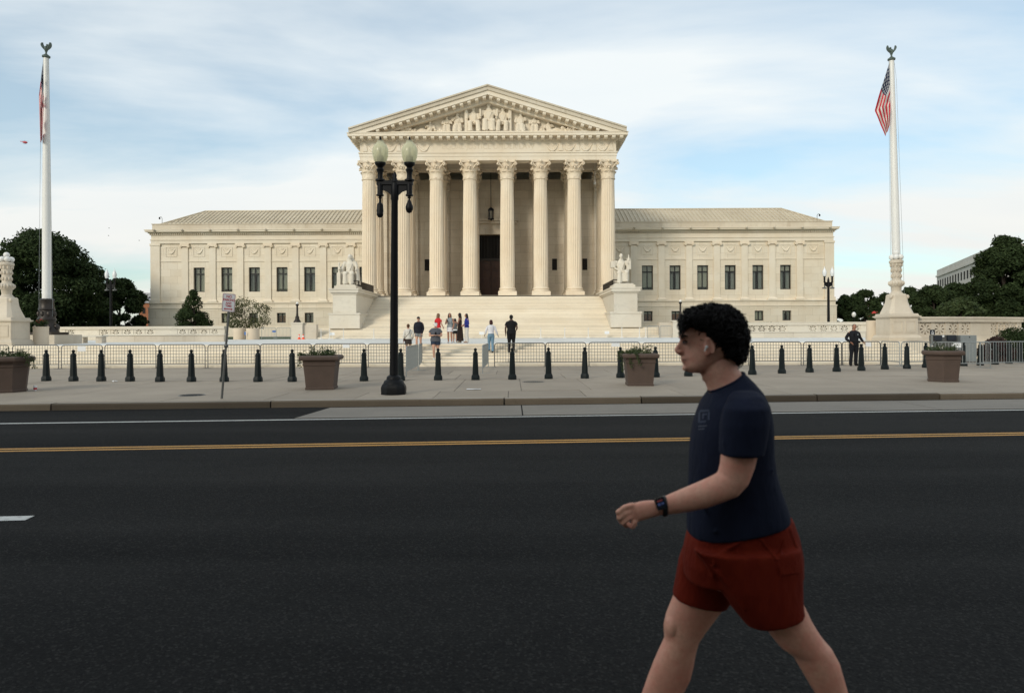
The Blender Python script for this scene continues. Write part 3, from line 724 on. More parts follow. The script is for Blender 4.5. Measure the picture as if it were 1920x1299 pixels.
for sgn in (-1, 1):
    def BX(mb, xa, xb, y0, y1, z0, z1):
        a, b = sorted((X0 + sgn * xa, X0 + sgn * xb)); return mb.box(a, b, y0, y1, z0, z1)
    hw, lw = 0.76, 0.60
    mb = MB()
    BX(mb, 14, HWING, YW, YW + 1.0, PB0, WB); BX(mb, 14, HWING, YW, YW + 1.0, WT, ZA0)
    edges = [14] + [e for c in wx for e in (c - hw, c + hw)] + [HWING]
    for a, b in zip(edges[0::2], edges[1::2]): BX(mb, a, b, YW, YW + 1.0, WB, WT)
    BX(mb, HWING - 1.0, HWING, YW + 1.0, 128, PB0, ZA0)
    part(mb, 'wing_wall', M['marble'], ch, False)
    HBASE = HWING + 0.35; Yb0 = YW - 0.35; mb = MB(); ZG = 1.2
    BX(mb, 14, HBASE, Yb0, YW + 0.99, ZG, LB); BX(mb, 14, HBASE, Yb0, YW + 0.99, LT, WTB)
    edges = [14] + [e for c in wx for e in (c - lw, c + lw)] + [HBASE]
    for a, b in zip(edges[0::2], edges[1::2]): BX(mb, a, b, Yb0, YW + 0.99, LB, LT)
    BX(mb, HBASE - 1, HBASE, YW + 0.99, 128, ZG, WTB)
    BX(mb, 14, HBASE - 0.1, Yb0 + 0.1, YW + 0.98, WTB, PB0)
    part(mb, 'wing_base', M['marble'], ch, False)
    mb = MB(); BX(mb, 14, HBASE + 0.06, Yb0 - 0.08, YW, WTB - 0.02, WTB + 0.13); BX(mb, 14, HBASE + 0.0, Yb0 - 0.02, YW, PB0 - 0.12, PB0 + 0.03); BX(mb, 14, HBASE + 0.12, Yb0 - 0.12, YW, ZG, LB - 0.62)
    part(mb, 'base_moulding', M['marble_trim'], ch, False)
    mb = MB()
    BX(mb, 14, HWING + 0.03, YW - 0.22, 128, ZA0, ZA0 + (ZA1 - ZA0) * 0.9); BX(mb, 14, HWING + 0.12, YW - 0.30, 128, ZA0 + (ZA1 - ZA0) * 0.9, ZA1 + 0.05); BX(mb, 14, HWING + 0.0, YW - 0.20, 128, ZA1 + 0.05, ZC0 - 0.22)
    part(mb, 'wing_entablature', M['marble_trim'], ch, False)
    mb = MB(); xx = 14.2                        # dentils
    while xx < HWING + 0.2: BX(mb, xx, xx + 0.14, YW - 0.42, YW - 0.15, ZC0 - 0.24, ZC0 - 0.02); xx += 0.26
    part(mb, 'dentil_row', M['marble_trim'], ch, False)['kind'] = 'stuff'
    mb = MB(); BX(mb, 14, HWING + 0.28, YW - 0.5, 128, ZC0 - 0.03, ZC0 + 0.12); BX(mb, 14, HWING + 0.52, YW - 0.85, 128, ZC0 + 0.12, ZC1 - 0.10); BX(mb, 14, HWING + 0.60, YW - 0.92, 128, ZC1 - 0.10, ZC1)
    part(mb, 'wing_cornice', M['marble_trim'], ch, False)
    mb = MB(); BX(mb, 14, HWING - 0.05, YW + 0.0, 128, ZC1, ZT - 0.1); BX(mb, 14, HWING + 0.03, YW - 0.08, 128, ZT - 0.1, ZT)
    part(mb, 'parapet', M['marble_cornice'], ch, False)
    for k in range(9):                          # lion-head spouts along the cornice
        mb = MB(); xx = X0 + sgn * (15.5 + 3.77 * k); mb.ellip((xx, YW - 1.0, (ZC0 + ZC1) / 2 + 0.12), (0.17, 0.16, 0.17), 8, 6); part(mb, 'spout', M['marble_cornice'], ch)
    # pilasters, capitals with scrolls, bases
    px = [c + 1.885 for c in wx]
    for xx0 in [px[0] - 3.77] + px:
        xx = X0 + sgn * xx0
        p = part(MB().box(xx - 0.44, xx + 0.44, YW - 0.16, YW + 0.01, PB1, ZA0 - 0.55), 'pilaster', M['marble_trim'], ch, False)
        mb = MB()
        for s2 in (-1, 1):
            mb.add(*(lambda m_: (m_.v, m_.f))(MB().loft([[(xx + s2 * 0.52 + 0.20 * math.cos(t * 0.524), yy, ZA0 - 0.36 + 0.20 * math.sin(t * 0.524)) for t in range(12)] for yy in (YW - 0.34, YW + 0.01)])))
            mb.ellip((xx + s2 * 0.52, YW - 0.34, ZA0 - 0.36), (0.08, 0.05, 0.08), 8, 4)
        mb.box(xx - 0.5, xx + 0.5, YW - 0.30, YW + 0.01, ZA0 - 0.40, ZA0 - 0.16); mb.box(xx - 0.62, xx + 0.62, YW - 0.29, YW + 0.01, ZA0 - 0.16, ZA0 - 0.003); mb.box(xx - 0.47, xx + 0.47, YW - 0.2, YW + 0.01, ZA0 - 0.58, ZA0 - 0.50)
        part(mb, 'capital', M['marble_col'], p)
        mb = MB(); mb.frustum(xx, YW - 0.10, PB0 + 0.03, PB0 + 0.2, 0.66, 0.30, 0.66, 0.30); mb.frustum(xx, YW - 0.08, PB0 + 0.2, PB1 + 0.004, 0.60, 0.24, 0.48, 0.14); part(mb, 'base', M['marble_trim'], p, False)
    c0, c1 = sorted((X0 + sgn * (HWING - 1.15), X0 + sgn * (HWING + 0.12)))
    mb = MB(); mb.box(c0, c1, YW - 0.17, YW + 0.8, PB1, ZA0 - 0.003); mb.box(c0 - 0.08, c1 + 0.08, YW - 0.25, YW + 0.85, ZA0 - 0.28, ZA0 - 0.004); mb.box(c0 - 0.12, c1 + 0.12, YW - 0.3, YW + 0.85, PB0, PB1); part(mb, 'corner_pier', M['marble_trim'], ch, False)
    # windows, panels and festoons
    for k, c in enumerate(wx):
        cx = X0 + sgn * c
        wn = window(cx, WB, WT, hw, YW, kinds[sgn][k], sgn, k)
        if sgn < 0 and k == 5: wn2 = part(MB().lathe(cx + 0.25, YW + 0.8, [(0.22, WB + 2.0), (0.12, WB + 2.28)], 12), 'table_lamp', M['lit'], wn)
        window(cx, LB, LT, lw, Yb0, ('wood' if (k in (1, 2) and sgn > 0) or (sgn < 0 and k == 3) else ('half' if k % 2 else 'curtain')), sgn, k, True)
    for c in wx + [wx[-1] + 3.77]:
        cx = X0 + sgn * c; mb = MB(); zz0, zz1 = ZPN + 0.62, ZA0 - 0.42; h2 = 0.78; t = 0.07
        mb.box(cx - h2, cx + h2, YW - 0.05, YW + 0.01, zz1 - t, zz1); mb.box(cx - h2, cx + h2, YW - 0.05, YW + 0.01, zz0, zz0 + t)
        mb.box(cx - h2, cx - h2 + t, YW - 0.05, YW + 0.01, zz0 + t, zz1 - t); mb.box(cx + h2 - t, cx + h2, YW - 0.05, YW + 0.01, zz0 + t, zz1 - t)
        pn = part(mb, 'panel', M['marble_trim'], ch, False)
        festoon(cx, 0.52, zz1 - 0.12, YW, pn, 1.15)
        part(MB().box(cx - 1.45, cx + 1.45, YW - 0.07, YW + 0.01, ZPN - 0.07, ZPN + 0.07), 'string_course', M['marble_trim'], ch, False)
    # hipped roof of marble tiles: stepped courses with a rib over every joint
    ye, yr = YW + 0.9, 101.2; ze, zr = ZT - 0.12, 19.45; xr_ = 42.0; xe_ = HWING - 0.5
    nc = 7; mb = MB()
    for k in range(nc):
        t0, t1 = k / nc, (k + 1) / nc
        ya, yb = ye + (yr - ye) * t0, ye + (yr - ye) * t1; zA, zB = ze + (zr - ze) * t0, ze + (zr - ze) * t1
        xa, xb = xe_ + (xr_ - xe_) * t0, xe_ + (xr_ - xe_) * t1
        o = 0.07
        mb.add([(X0 + sgn * 14, ya, zA + o), (X0 + sgn * xa, ya, zA + o), (X0 + sgn * xb, yb, zB), (X0 + sgn * 14, yb, zB), (X0 + sgn * 14, ya, zA), (X0 + sgn * xa, ya, zA)], [(0, 1, 2, 3), (0, 1, 5, 4)])
        mb.add([(X0 + sgn * xa, ya, zA + o), (X0 + sgn * xa, 128, zA + o), (X0 + sgn * xb, 128, zB), (X0 + sgn * xb, yb, zB)], [(0, 1, 2, 3)])
    mb.add([(X0 + sgn * 14, yr, zr), (X0 + sgn * xr_, yr, zr), (X0 + sgn * xr_, 128, zr), (X0 + sgn * 14, 128, zr)], [(0, 1, 2, 3)])
    roof = part(mb, 'wing_roof', M['roof_tile'], ch, False)
    xx = 14.4
    while xx < xe_ - 0.3:
        t1 = 1.0 if xx <= xr_ else max(0.05, (xe_ - xx) / (xe_ - xr_))
        A = Vector((X0 + sgn * xx, ye - 0.05, ze + 0.07)); B = Vector((X0 + sgn * xx, ye + (yr - ye) * t1, ze + (zr - ze) * t1 + 0.07))
        part(MB().tube([A, B], 0.085, 6), 'roof_rib', M['roof_tile'], roof, False); xx += 0.57
    part(MB().tube([(X0 + sgn * 14, yr, zr + 0.08), (X0 + sgn * xr_, yr, zr + 0.08), (X0 + sgn * xe_, ye, ze + 0.12)], 0.12, 6), 'ridge', M['roof_tile'], roof, False)
    yy = ye + 0.6
    while yy < 127: part(MB().tube([(X0 + sgn * (xe_ + 0.03), yy, ze + 0.07), (X0 + sgn * (xe_ + (xr_ - xe_) * min(1, (yy - ye) / (yr - ye))), yy, ze + (zr - ze) * min(1, (yy - ye) / (yr - ye)) + 0.07)], 0.085, 6), 'roof_rib', M['roof_tile'], roof, False); yy += 1.14

# ================================================================== great staircase and cheek blocks
ms_ = thing('staircase', 'broad cream marble staircase rising to the columned portico', 'staircase', (X0, 66.4, ZP))
M['shade_seam'] = mat_plain('stair_shade_seam', (0.30, 0.245, 0.175), 0.9, 0, 0.2, 2)  # stair joint tone, darkened to carry the shadow line at each riser
NS = 33; RS = (ZF - ZP) / NS; YT = YP - 1.7; LAND = 0.9
TS = (YT - 66.4 - LAND) / (NS - 1)
HIN = 12.35 * 0.96                              # inner face of cheek blocks from the axis
HIN = 12.72
y = 66.4
stepY = []
for k in range(NS):
    stepY.append(y)
    w2 = 17.8 if k < 7 else HIN - 0.02
    y1 = y + TS + (LAND if k == 17 else 0)
    z1 = ZP + RS * (k + 1)
    if k < NS - 1:
        MB().prism([(y, z1 - RS - (0.04 if k else 0)), (y, z1 - 0.018), (y + 0.01, z1 - 0.001), (y1 + 0.05, z1 - 0.001), (y1 + 0.05, z1 - RS - (0.04 if k else 0))], X0 - w2, X0 + w2, 'x').build('step', M['marble_step'], ms_, False)
        MB().box(X0 - w2, X0 + w2, y - 0.006, y + 0.004, z1 - RS + 0.0005, z1 - RS + 0.022).build('shade_seam', M['shade_seam'], ms_.children[-1], False)
    else:
        MB().prism([(y, z1 - RS - 0.04), (y, z1 - 0.02), (y + 0.012, z1 + 0.001), (YT + 0.02, z1 + 0.001), (YT + 0.02, z1 - RS - 0.04)], X0 - HIN, X0 + HIN, 'x').build('step', M['marble_step'], ms_, False)
    y = y1
YCB = stepY[7] - 0.05
YCB = 68.4
zcb = ZP + RS * 6.98
zcap = zpx(541, YCB, 650)
for sgn, side in ((-1, 'left'), (1, 'right')):
    t = thing('stair_pedestal', 'white marble pedestal block ' + ('left' if sgn < 0 else 'right') + ' of the great staircase', 'pedestal', (X0 + sgn * 13.8, YCB, zcb), 'marble stair pedestals')
    def XB(mb, xa, xb, y0, y1, z0, z1): a, b = sorted((X0 + sgn * xa, X0 + sgn * xb)); return mb.box(a, b, y0, y1, z0, z1)
    XO = 15.03
    zm = zpx(587, YCB, 960)
    part(XB(MB(), HIN - 0.40, XO + 0.32, YCB - 0.3, YT + 1.4, zcb, zm), 'lower_block', M['marble_white'], t, False)
    mb = MB(); XB(mb, HIN, XO, YCB, YT + 1.4, zm, zcap - 0.55); part(mb, 'upper_block', M['marble_white'], t, False)
    mb = MB(); XB(mb, HIN - 0.12, XO + 0.12, YCB - 0.12, YT + 1.4, zcap - 0.55, zcap - 0.4); XB(mb, HIN - 0.26, XO + 0.26, YCB - 0.28, YT + 1.5, zcap - 0.4, zcap - 0.12); XB(mb, HIN - 0.34, XO + 0.34, YCB - 0.36, YT + 1.5, zcap - 0.12, zcap)
    part(mb, 'cap', M['marble_white'], t, False)
    mb = MB(); XB(mb, HIN - 0.46, XO + 0.38, YCB - 0.36, YT + 1.4, zm - 0.1, zm + 0.08); part(mb, 'moulding', M['marble_white'], t, False)
    # bronze rail along the inner edge
    rl = thing('stair_railing', 'dark bronze railing on the ' + side + ' stair pedestal behind its statue', 'railing', (X0 + sgn * (HIN + 0.1), 72, zcap), 'bronze stair railings')
    mb = MB(); xx = X0 + sgn * (HIN + 0.15)
    y0_, y1_ = 70.0, YT - 0.6; zt = zcap + 0.85
    MB().tube([(xx, y0_, zt), (xx, y1_, zt)], 0.05, 6).build('top_rail', M['bronze'], rl); MB().tube([(xx, y0_, zcap + 0.10), (xx, y1_, zcap + 0.10)], 0.04, 6).build('bottom_rail', M['bronze'], rl)
    me = MB().box(-0.03, 0.03, -0.03, 0.03, 0, zt - zcap).mesh('baluster', False); me.materials.append(M['bronze'])
    yy = y0_
    while yy <= y1_: link('baluster', me, rl, (xx - (X0 + sgn * (HIN + 0.1)), yy - 72, 0)); yy += 0.16
    MB().tube([(xx, y0_, zt), (xx + sgn * 0.5, y0_ - 0.02, zt), (xx + sgn * 0.6, y0_ - 0.03, zt - 0.2), (xx + sgn * 0.45, y0_ - 0.03, zt - 0.3)], 0.05, 6).build('scroll_end', M['bronze'], rl)
# hanging lantern and pendant
lc = P(920.5, 400, 86.0); zb_, zt_ = zpx(413, 86), zpx(388, 86)
t = thing('hanging_lantern', 'black iron lantern hanging on a long chain before the portico door', 'lantern', (lc.x, 86.0, zb_))
mb = MB()
for k in range(6):
    a = k * math.pi / 3; mb.tube([(lc.x + 0.32 * math.cos(a), 86 + 0.32 * math.sin(a), zb_ + 0.15), (lc.x + 0.32 * math.cos(a), 86 + 0.32 * math.sin(a), zt_ - 0.4)], 0.035, 5)
for zz in (zb_ + 0.15, zt_ - 0.4): mb.lathe(lc.x, 86, [(0.30, zz - 0.05), (0.38, zz - 0.05), (0.38, zz + 0.06), (0.30, zz + 0.06)], 12)
mb.build('cage', M['black_metal'], t)
MB().lathe(lc.x, 86, [(0.36, zt_ - 0.36), (0.30, zt_ - 0.22), (0.12, zt_ - 0.1), (0.05, zt_)], 12).build('crown', M['black_metal'], t)
MB().lathe(lc.x, 86, [(0.36, zb_ + 0.12), (0.2, zb_ + 0.06), (0.06, zb_ - 0.05)], 12).build('bottom_finial', M['black_metal'], t)
MB().lathe(lc.x, 86, [(0.26, zb_ + 0.2), (0.26, zt_ - 0.45)], 12).build('glass', M['glass'], t)
MB().tube([(lc.x, 86, zt_ - 0.05), (lc.x, 86, zf1 - 0.25)], 0.035, 5).build('chain', M['black_metal'], t)
pc = P(1115.5, 345, 82.5)
t = thing('pendant_fixture', 'slim white pendant fixture hanging under the portico beside the last column', 'fixture', (pc.x, 82.5, pc.z))
MB().tube([(pc.x, 82.5, pc.z + 0.25), (pc.x, 82.5, zf1 - 0.24)], 0.035, 5).build('rod', M['white_paint'], t)
MB().lathe(pc.x, 82.5, [(0.05, pc.z + 0.4), (0.16, pc.z + 0.05), (0.17, pc.z), (0.1, pc.z - 0.08)], 10).build('lamp_head', M['white_paint'], t)
# ================================================================== plaza furniture
ORD = ['first', 'second', 'third', 'fourth', 'fifth', 'sixth', 'seventh', 'eighth', 'ninth', 'tenth', 'eleventh', 'twelfth', 'thirteenth', 'fourteenth', 'fifteenth', 'sixteenth', 'seventeenth', 'eighteenth', 'nineteenth', 'twentieth']
# --- bollards
bol = [(86.8, 715), (137.8, 715.5), (190, 715.6), (244, 715.8), (300, 716.4), (359, 716.4), (420.5, 716.4), (483.8, 716.4), (548, 716.4), (614.6, 715.8), (682.6, 715.2), (751.6, 714.4), (821.6, 713.6), (891.6, 713), (960.6, 712.2), (1028.6, 711.2),
       (1096.6, 710.2), (1163.4, 709.2), (1229, 707.8), (1290.5, 706), (1410.6, 703.2), (1466, 701), (1518, 699), (1568.7, 697.4), (1615, 695.6), (1659, 693.2), (1700.5, 691.8), (1736, 690), (1807, 687), (1838, 685.8), (1866, 684.2), (1892, 682.6), (1913, 681)]
bol.insert(20, (1352, 704.8))
proto = None
def mk_bollard():
    t = thing('bollard', '', 'bollard', (0, 0, 0), 'row of dark green bollards')
    b = MB(); b.lathe(0, 0, [(0.150, 0.0), (0.150, 0.11), (0.128, 0.155), (0.122, 0.17)], 8, math.pi / 8); b.build('foot', M['green_metal'], t, True, 25)
    b = MB(); b.lathe(0, 0, [(0.112, 0.168), (0.100, 0.45), (0.086, 0.80), (0.082, 0.83), (0.094, 0.835), (0.094, 0.875), (0.078, 0.885), (0.072, 0.925), (0.05, 0.945)], 8, math.pi / 8); b.build('shaft', M['green_metal'], t, True, 25)
    b = MB(); b.lathe(0, 0, [(0.03, 0.935), (0.045, 0.95), (0.03, 0.965)], 12); b.ellip((0, 0, 1.010), (0.056, 0.056, 0.056), 14, 8); b.build('ball_finial', M['green_metal'], t)
    return t
nb = len(bol)
for i, (x, y) in enumerate(bol):
    g = G(x, y - 0.5, ZS)
    if i < 10: lab = 'dark green bollard, %s from the left edge of the picture' % ORD[i]
    elif i < 20: lab = 'dark green bollard, %s to the right of the square planter by the lamp' % ORD[i - 10]
    else:
        k = nb - 1 - i; lab = 'dark green bollard, %s counted from the right edge of the picture' % ORD[k]
    if proto is None: proto = mk_bollard(); o = proto
    else: o = copy_tree(proto)
    o['label'] = lab; q_ = push(g, 0.13); o.location = (q_.x, q_.y, ZS); o.rotation_euler = (0, 0, random.uniform(-0.2, 0.2))
# --- crowd barriers
bar_me = {}
def barrier(A, B, label, z=ZS, group='steel crowd control barriers', mat='galv_dark', paper=None, h=1.08, nfeet=2):
    A = Vector((A[0], A[1])); B = Vector((B[0], B[1])); d = B - A; Ln = d.length; ang = math.atan2(d.y, d.x)
    t = thing('crowd_barrier', label, 'barrier', (A.x, A.y, z), group)
    t.rotation_euler = (0, 0, ang)
    zb = 0.20; r = 0.13
    pts = [(0, 0, 0.0), (0, 0, h - r)] + [(r - r * math.cos(a), 0, h - r + r * math.sin(a)) for a in (0.4, 0.8, 1.2)] + [(r, 0, h), (Ln - r, 0, h)] + [(Ln - r + r * math.sin(a), 0, h - r + r * math.cos(a)) for a in (0.4, 0.8, 1.2)] + [(Ln, 0, h - r), (Ln, 0, 0.0)]
    def loc(mb, nm, mt):
        me = mb.mesh(nm, True); me.materials.append(mt); return link(nm, me, t)
    loc(MB().tube(pts, 0.021, 6), 'frame', M[mat])
    loc(MB().tube([(0, 0, zb), (Ln, 0, zb)], 0.017, 6), 'bottom_rail', M[mat])
    key = (mat, round(h, 2))
    if key not in bar_me:
        me = MB().tube([(0, 0, zb), (0, 0, h)], 0.0095, 5).mesh('bar'); me.materials.append(M[mat]); bar_me[key] = me
    n = max(3, int(Ln / 0.125))
    for k in range(1, n): link('bar', bar_me[key], t, (Ln * k / n, 0, 0))
    for k in range(nfeet):
        xx = (0.02, Ln - 0.02)[k] if nfeet == 2 else 0
        loc(MB().box(xx - 0.03, xx + 0.03, -0.30, 0.30, 0.0, 0.012), 'foot', M[mat])
    for zz in (h - 0.28, 0.35): loc(MB().tube([(Ln, 0, zz), (Ln + 0.05, 0, zz), (Ln + 0.06, 0, zz - 0.05)], 0.012, 5), 'hook', M[mat])
    if paper:
        u, w2, h2 = paper; xx = Ln * u
        loc(MB().box(xx - w2 / 2, xx + w2 / 2, -0.034, -0.024, h - 0.03 - h2, h - 0.03), 'paper_notice', M['white_sign'])
    return t
YBR = YS - 0.36
spans = [(-62, 17, None), (23, 110, None), (116, 191, (0.5, 0.36, 0.24)), (197, 291.5, None), (298, 384, None), (390.5, 486.5, None), (488.5, 584, None), (589, 686, (0.62, 0.32, 0.16)), (690.5, 762, None),
         (927, 1021.5, None), (1023, 1098.5, None), (1104, 1200, (0.52, 0.38, 0.17)), (1205.5, 1300, None), (1306, 1403, None), (1409, 1501, None), (1506, 1578, None), (1580, 1649.5, (0.68, 0.24, 0.2))]
near = ['at the left picture edge behind the brown planter', 'behind the first bollard from the left', 'with a paper notice near the left picture edge', 'between the third and fifth bollards from the left', 'left of the leaning parking sign', 'right behind the leaning parking sign',
        'in the middle between parking sign and lamp post', 'with a paper notice just left of the lamp post', 'directly behind the black lamp post', 'right of the step opening, behind the man in black',
        'second to the right of the step opening', 'with a paper notice behind the square planter on the right', 'behind the face of the walking man', 'behind the head of the walking man', 'just right of the walking man', 'left behind the police officer', 'with a notice under the police officer\'s hand']
for (a, b, pp), nn in zip(spans, near):
    j = random.uniform(-0.05, 0.05)
    barrier((xpx(a, YBR), YBR + j + 0.0), (xpx(b, YBR), YBR - j), 'steel crowd barrier ' + nn, paper=pp, h=1.08 + random.uniform(-0.015, 0.015))
# two pairs set at right angles, forming the lane to the steps
def gp(x, y): g = G(x, y, ZS); return (g.x, g.y)
barrier(gp(762, 706.5), gp(783.5, 694.5), 'grey crowd barrier seen edge-on, left side of the step opening', mat='galv')
barrier(gp(785.5, 694), gp(791.5, 686), 'far grey crowd barrier seen edge-on, left side of the step opening', mat='galv')
barrier(gp(905, 700), gp(915.5, 688.5), 'grey crowd barrier seen edge-on, right side of the step opening', mat='galv')
barrier(gp(1652, 684), gp(1687, 687), 'steel crowd barrier angled forward below the right stone lamp', mat='galv')
barrier(gp(1690.5, 687), gp(1744, 686), 'steel crowd barrier left behind the eight sided planter', mat='galv')
barrier(gp(1747, 690), gp(1857, 690.5), 'steel crowd barrier with white notice behind the eight sided planter', mat='galv', paper=(0.42, 0.36, 0.19))
barrier(gp(1838, 689), gp(1975, 687), 'steel crowd barrier running out of the right picture edge', mat='galv')
# --- planters with plants
def leafcloud(mb, c, rad, n, size, rng, up=0.3, flat=1.0):
    for _ in range(n):
        while True:
            v = Vector((rng.uniform(-1, 1), rng.uniform(-1, 1), rng.uniform(-1, 1)))
            if v.length < 1: break
        p = Vector(c) + Vector((v.x * rad[0], v.y * rad[1], v.z * rad[2]))
        s = size * rng.uniform(0.6, 1.4)
        a = Vector((rng.gauss(0, 1), rng.gauss(0, 1), rng.gauss(0, 1) + up)).normalized(); b = a.orthogonal().normalized(); b = Matrix.Rotation(rng.uniform(0, 6.28), 3, a) @ b; c2 = a.cross(b)
        mb.add([p - b * s, p + c2 * s * 0.42, p + b * s, p - c2 * s * 0.42], [(0, 1, 2, 3)])
def mat_leaf(name, c0, c1, rough=0.55, trans=0.25):
    mt, nt, b = newmat(name); pos = geopos(nt)
    f = noise(nt, 3.1, 3, 0.6, pos); f2 = noise(nt, 0.5, 3, 0.6, pos)
    c = mixc(nt, ramp(nt, f, 0.3, 0.7), c0, c1); c = mixc(nt, ramp(nt, f2, 0.35, 0.7, (0, 0, 0), (0.55,) * 3), c, tuple(x * 0.55 for x in c0))
    nt.links.new(c, b.inputs['Base Color']); b.inputs['Roughness'].default_value = rough; b.inputs['Specular IOR Level'].default_value = 0.1
    tr_ = nt.nodes.new('ShaderNodeBsdfTranslucent'); nt.links.new(c, tr_.inputs[0]); mxs = nt.nodes.new('ShaderNodeMixShader'); mxs.inputs[0].default_value = trans
    o = nt.nodes['Material Output']; nt.links.new(b.outputs[0], mxs.inputs[1]); nt.links.new(tr_.outputs[0], mxs.inputs[2]); nt.links.new(mxs.outputs[0], o.inputs[0])
    return mt
M['leaf_dark'] = mat_leaf('leaf_dark_green', (0.022, 0.037, 0.015), (0.05, 0.072, 0.026), 0.8, 0.15)
M['leaf_mid'] = mat_leaf('leaf_mid_green', (0.04, 0.062, 0.025), (0.075, 0.095, 0.038), 0.6, 0.2)
M['leaf_olive'] = mat_leaf('leaf_olive', (0.07, 0.085, 0.035), (0.13, 0.13, 0.055), 0.6, 0.25)
M['leaf_plum'] = mat_leaf('leaf_plum', (0.05, 0.022, 0.026), (0.07, 0.05, 0.035), 0.6, 0.2)
M['flower_red'] = mat_plain('red_flower', (0.55, 0.045, 0.04), 0.7, 0, 0.2, 5)
M['flower_pale'] = mat_plain('pale_flower', (0.65, 0.6, 0.5), 0.7, 0, 0.2, 5)
M['bark'] = mat_plain('bark', (0.055, 0.042, 0.033), 0.9, 0, 0.35, 8, 0.5)
def planter(c, n, rim, h, label, rot, seed, vines=()):
    rng = random.Random(seed)
    t = thing('planter', label, 'planter', (c.x, c.y, ZS), 'brown concrete planters along the sidewalk')
    k = rim / math.cos(math.pi / n); q = lambda f: f * k
    z = ZS
    b = MB(); b.lathe(c.x, c.y, [(q(0.72), z), (q(0.73), z + 0.05), (q(0.71), z + 0.07)], n, rot); b.build('foot_band', M['terracotta'], t, True, 25)
    b = MB(); b.lathe(c.x, c.y, [(q(0.70), z + 0.068), (q(0.745), z + 0.40 * h), (q(0.80), z + h * 0.70), (q(0.835), z + h * 0.715), (q(0.835), z + h * 0.75), (q(0.81), z + h * 0.765), (q(0.83), z + h * 0.85)], n, rot); b.build('bowl', M['terracotta'], t, True, 25)
    b = MB(); b.lathe(c.x, c.y, [(q(0.83), z + h * 0.845), (q(0.97), z + h * 0.865), (q(1.0), z + h * 0.90), (q(1.0), z + h * 0.955), (q(0.96), z + h * 0.99), (q(0.90), z + h), (q(0.84), z + h), (q(0.82), z + h - 0.07)], n, rot, cap=False); b.build('rim', M['terracotta'], t, True, 25)
    MB().lathe(c.x, c.y, [(q(0.84), z + h - 0.12), (q(0.82), z + h - 0.03)], n, rot).build('soil', M['soil'], t)
    mb = MB(); rr = rim * 0.75
    for _ in range(26):
        a = rng.uniform(0, 6.28); r_ = rr * math.sqrt(rng.random()); leafcloud(mb, (c.x + r_ * math.cos(a), c.y + r_ * math.sin(a), z + h + rng.uniform(-0.02, 0.08)), (0.11, 0.11, 0.07), 26, 0.03, rng)
    for _ in range(30):                         # wiry stems
        a = rng.uniform(0, 6.28); r_ = rr * math.sqrt(rng.random()); p = Vector((c.x + r_ * math.cos(a), c.y + r_ * math.sin(a), z + h - 0.03)); hh = rng.uniform(0.08, 0.26); d = Vector((rng.gauss(0, 0.10), rng.gauss(0, 0.10), hh))
        mb.tube([p, p + d * 0.6 + Vector((0, 0, 0.03)), p + d], 0.004, 3); leafcloud(mb, p + d, (0.05, 0.05, 0.03), 8, 0.022, rng)
    for (ang, ln) in vines:                     # trailing stems over the rim
        path = []; a = ang
        for k2 in range(9):
            u = k2 / 8; rad = rim * (0.85 + 0.30 * min(1, u * 2.2)); zz = z + h + 0.05 * math.sin(u * 3) - ln * max(0, u - 0.30) ** 1.2
            path.append((c.x + rad * math.cos(a + 0.25 * u), c.y + rad * math.sin(a + 0.25 * u), zz))
        mb.tube(path, 0.006, 4)
        for p in path: leafcloud(mb, p, (0.07, 0.07, 0.06), 13, 0.03, rng)
    mb.build('plants', M['leaf_mid'], t, False)
    fm = MB()
    for _ in range(9):
        a = rng.uniform(0, 6.28); r_ = rr * rng.random(); fm.ellip((c.x + r_ * math.cos(a), c.y + r_ * math.sin(a), z + h + rng.uniform(0.03, 0.14)), (0.025, 0.025, 0.018), 6, 4)
    fm.build('flowers', M['flower_pale'] if seed % 2 else M['leaf_plum'], t)
    return t
g = G(603.5, 731, ZS); planter(push(g, 0.42), 4, 0.54, 0.96, 'square brown planter with a low plant left of the lamp post', math.pi / 4 + 0.10, 11, ((3.3, 0.5), (3.6, 0.25)))
g = G(1198.5, 724, ZS); planter(push(g, 0.42), 4, 0.52, 0.95, 'square brown planter with pale trailing flowers in front of the walking man', math.pi / 4 - 0.06, 12, ((3.4, 0.75), (3.9, 0.6), (4.3, 0.5), (3.0, 0.3)))
g = G(1768, 717, ZS); planter(push(g, 0.5), 6, 0.565, 0.96, 'large many sided brown planter near the right picture edge', 0.03, 13)
g = G(11, 737, ZS); planter(push(g, 0.5), 8, 0.67, 0.98, 'large many sided brown planter cut by the left picture edge', 0.12, 14, ((-0.2, 0.5), (-0.45, 0.4)))
# --- twin globe lamp post in front
mt, ntf, bf = newmat('frosted_glass')
bf.inputs['Base Color'].default_value = (0.78, 0.75, 0.56, 1); bf.inputs['Roughness'].default_value = 0.22
tpf = ntf.nodes.new('ShaderNodeBsdfTransparent'); tpf.inputs[0].default_value = (0.93, 0.95, 0.80, 1); tlf = ntf.nodes.new('ShaderNodeBsdfTranslucent'); tlf.inputs[0].default_value = (0.85, 0.83, 0.64, 1)
m1 = ntf.nodes.new('ShaderNodeMixShader'); m1.inputs[0].default_value = 0.5; m2 = ntf.nodes.new('ShaderNodeMixShader'); m2.inputs[0].default_value = 0.28
ntf.links.new(bf.outputs[0], m1.inputs[1]); ntf.links.new(tlf.outputs[0], m1.inputs[2]); ntf.links.new(m1.outputs[0], m2.inputs[1]); ntf.links.new(tpf.outputs[0], m2.inputs[2]); ntf.links.new(m2.outputs[0], ntf.nodes['Material Output'].inputs[0])
M['frosted'] = mt
g = G(738.3, 741, ZS); q_ = push(g, 0.30); LX, LY = q_.x, q_.y
def lz(y): return zpx(y, LY, 739)
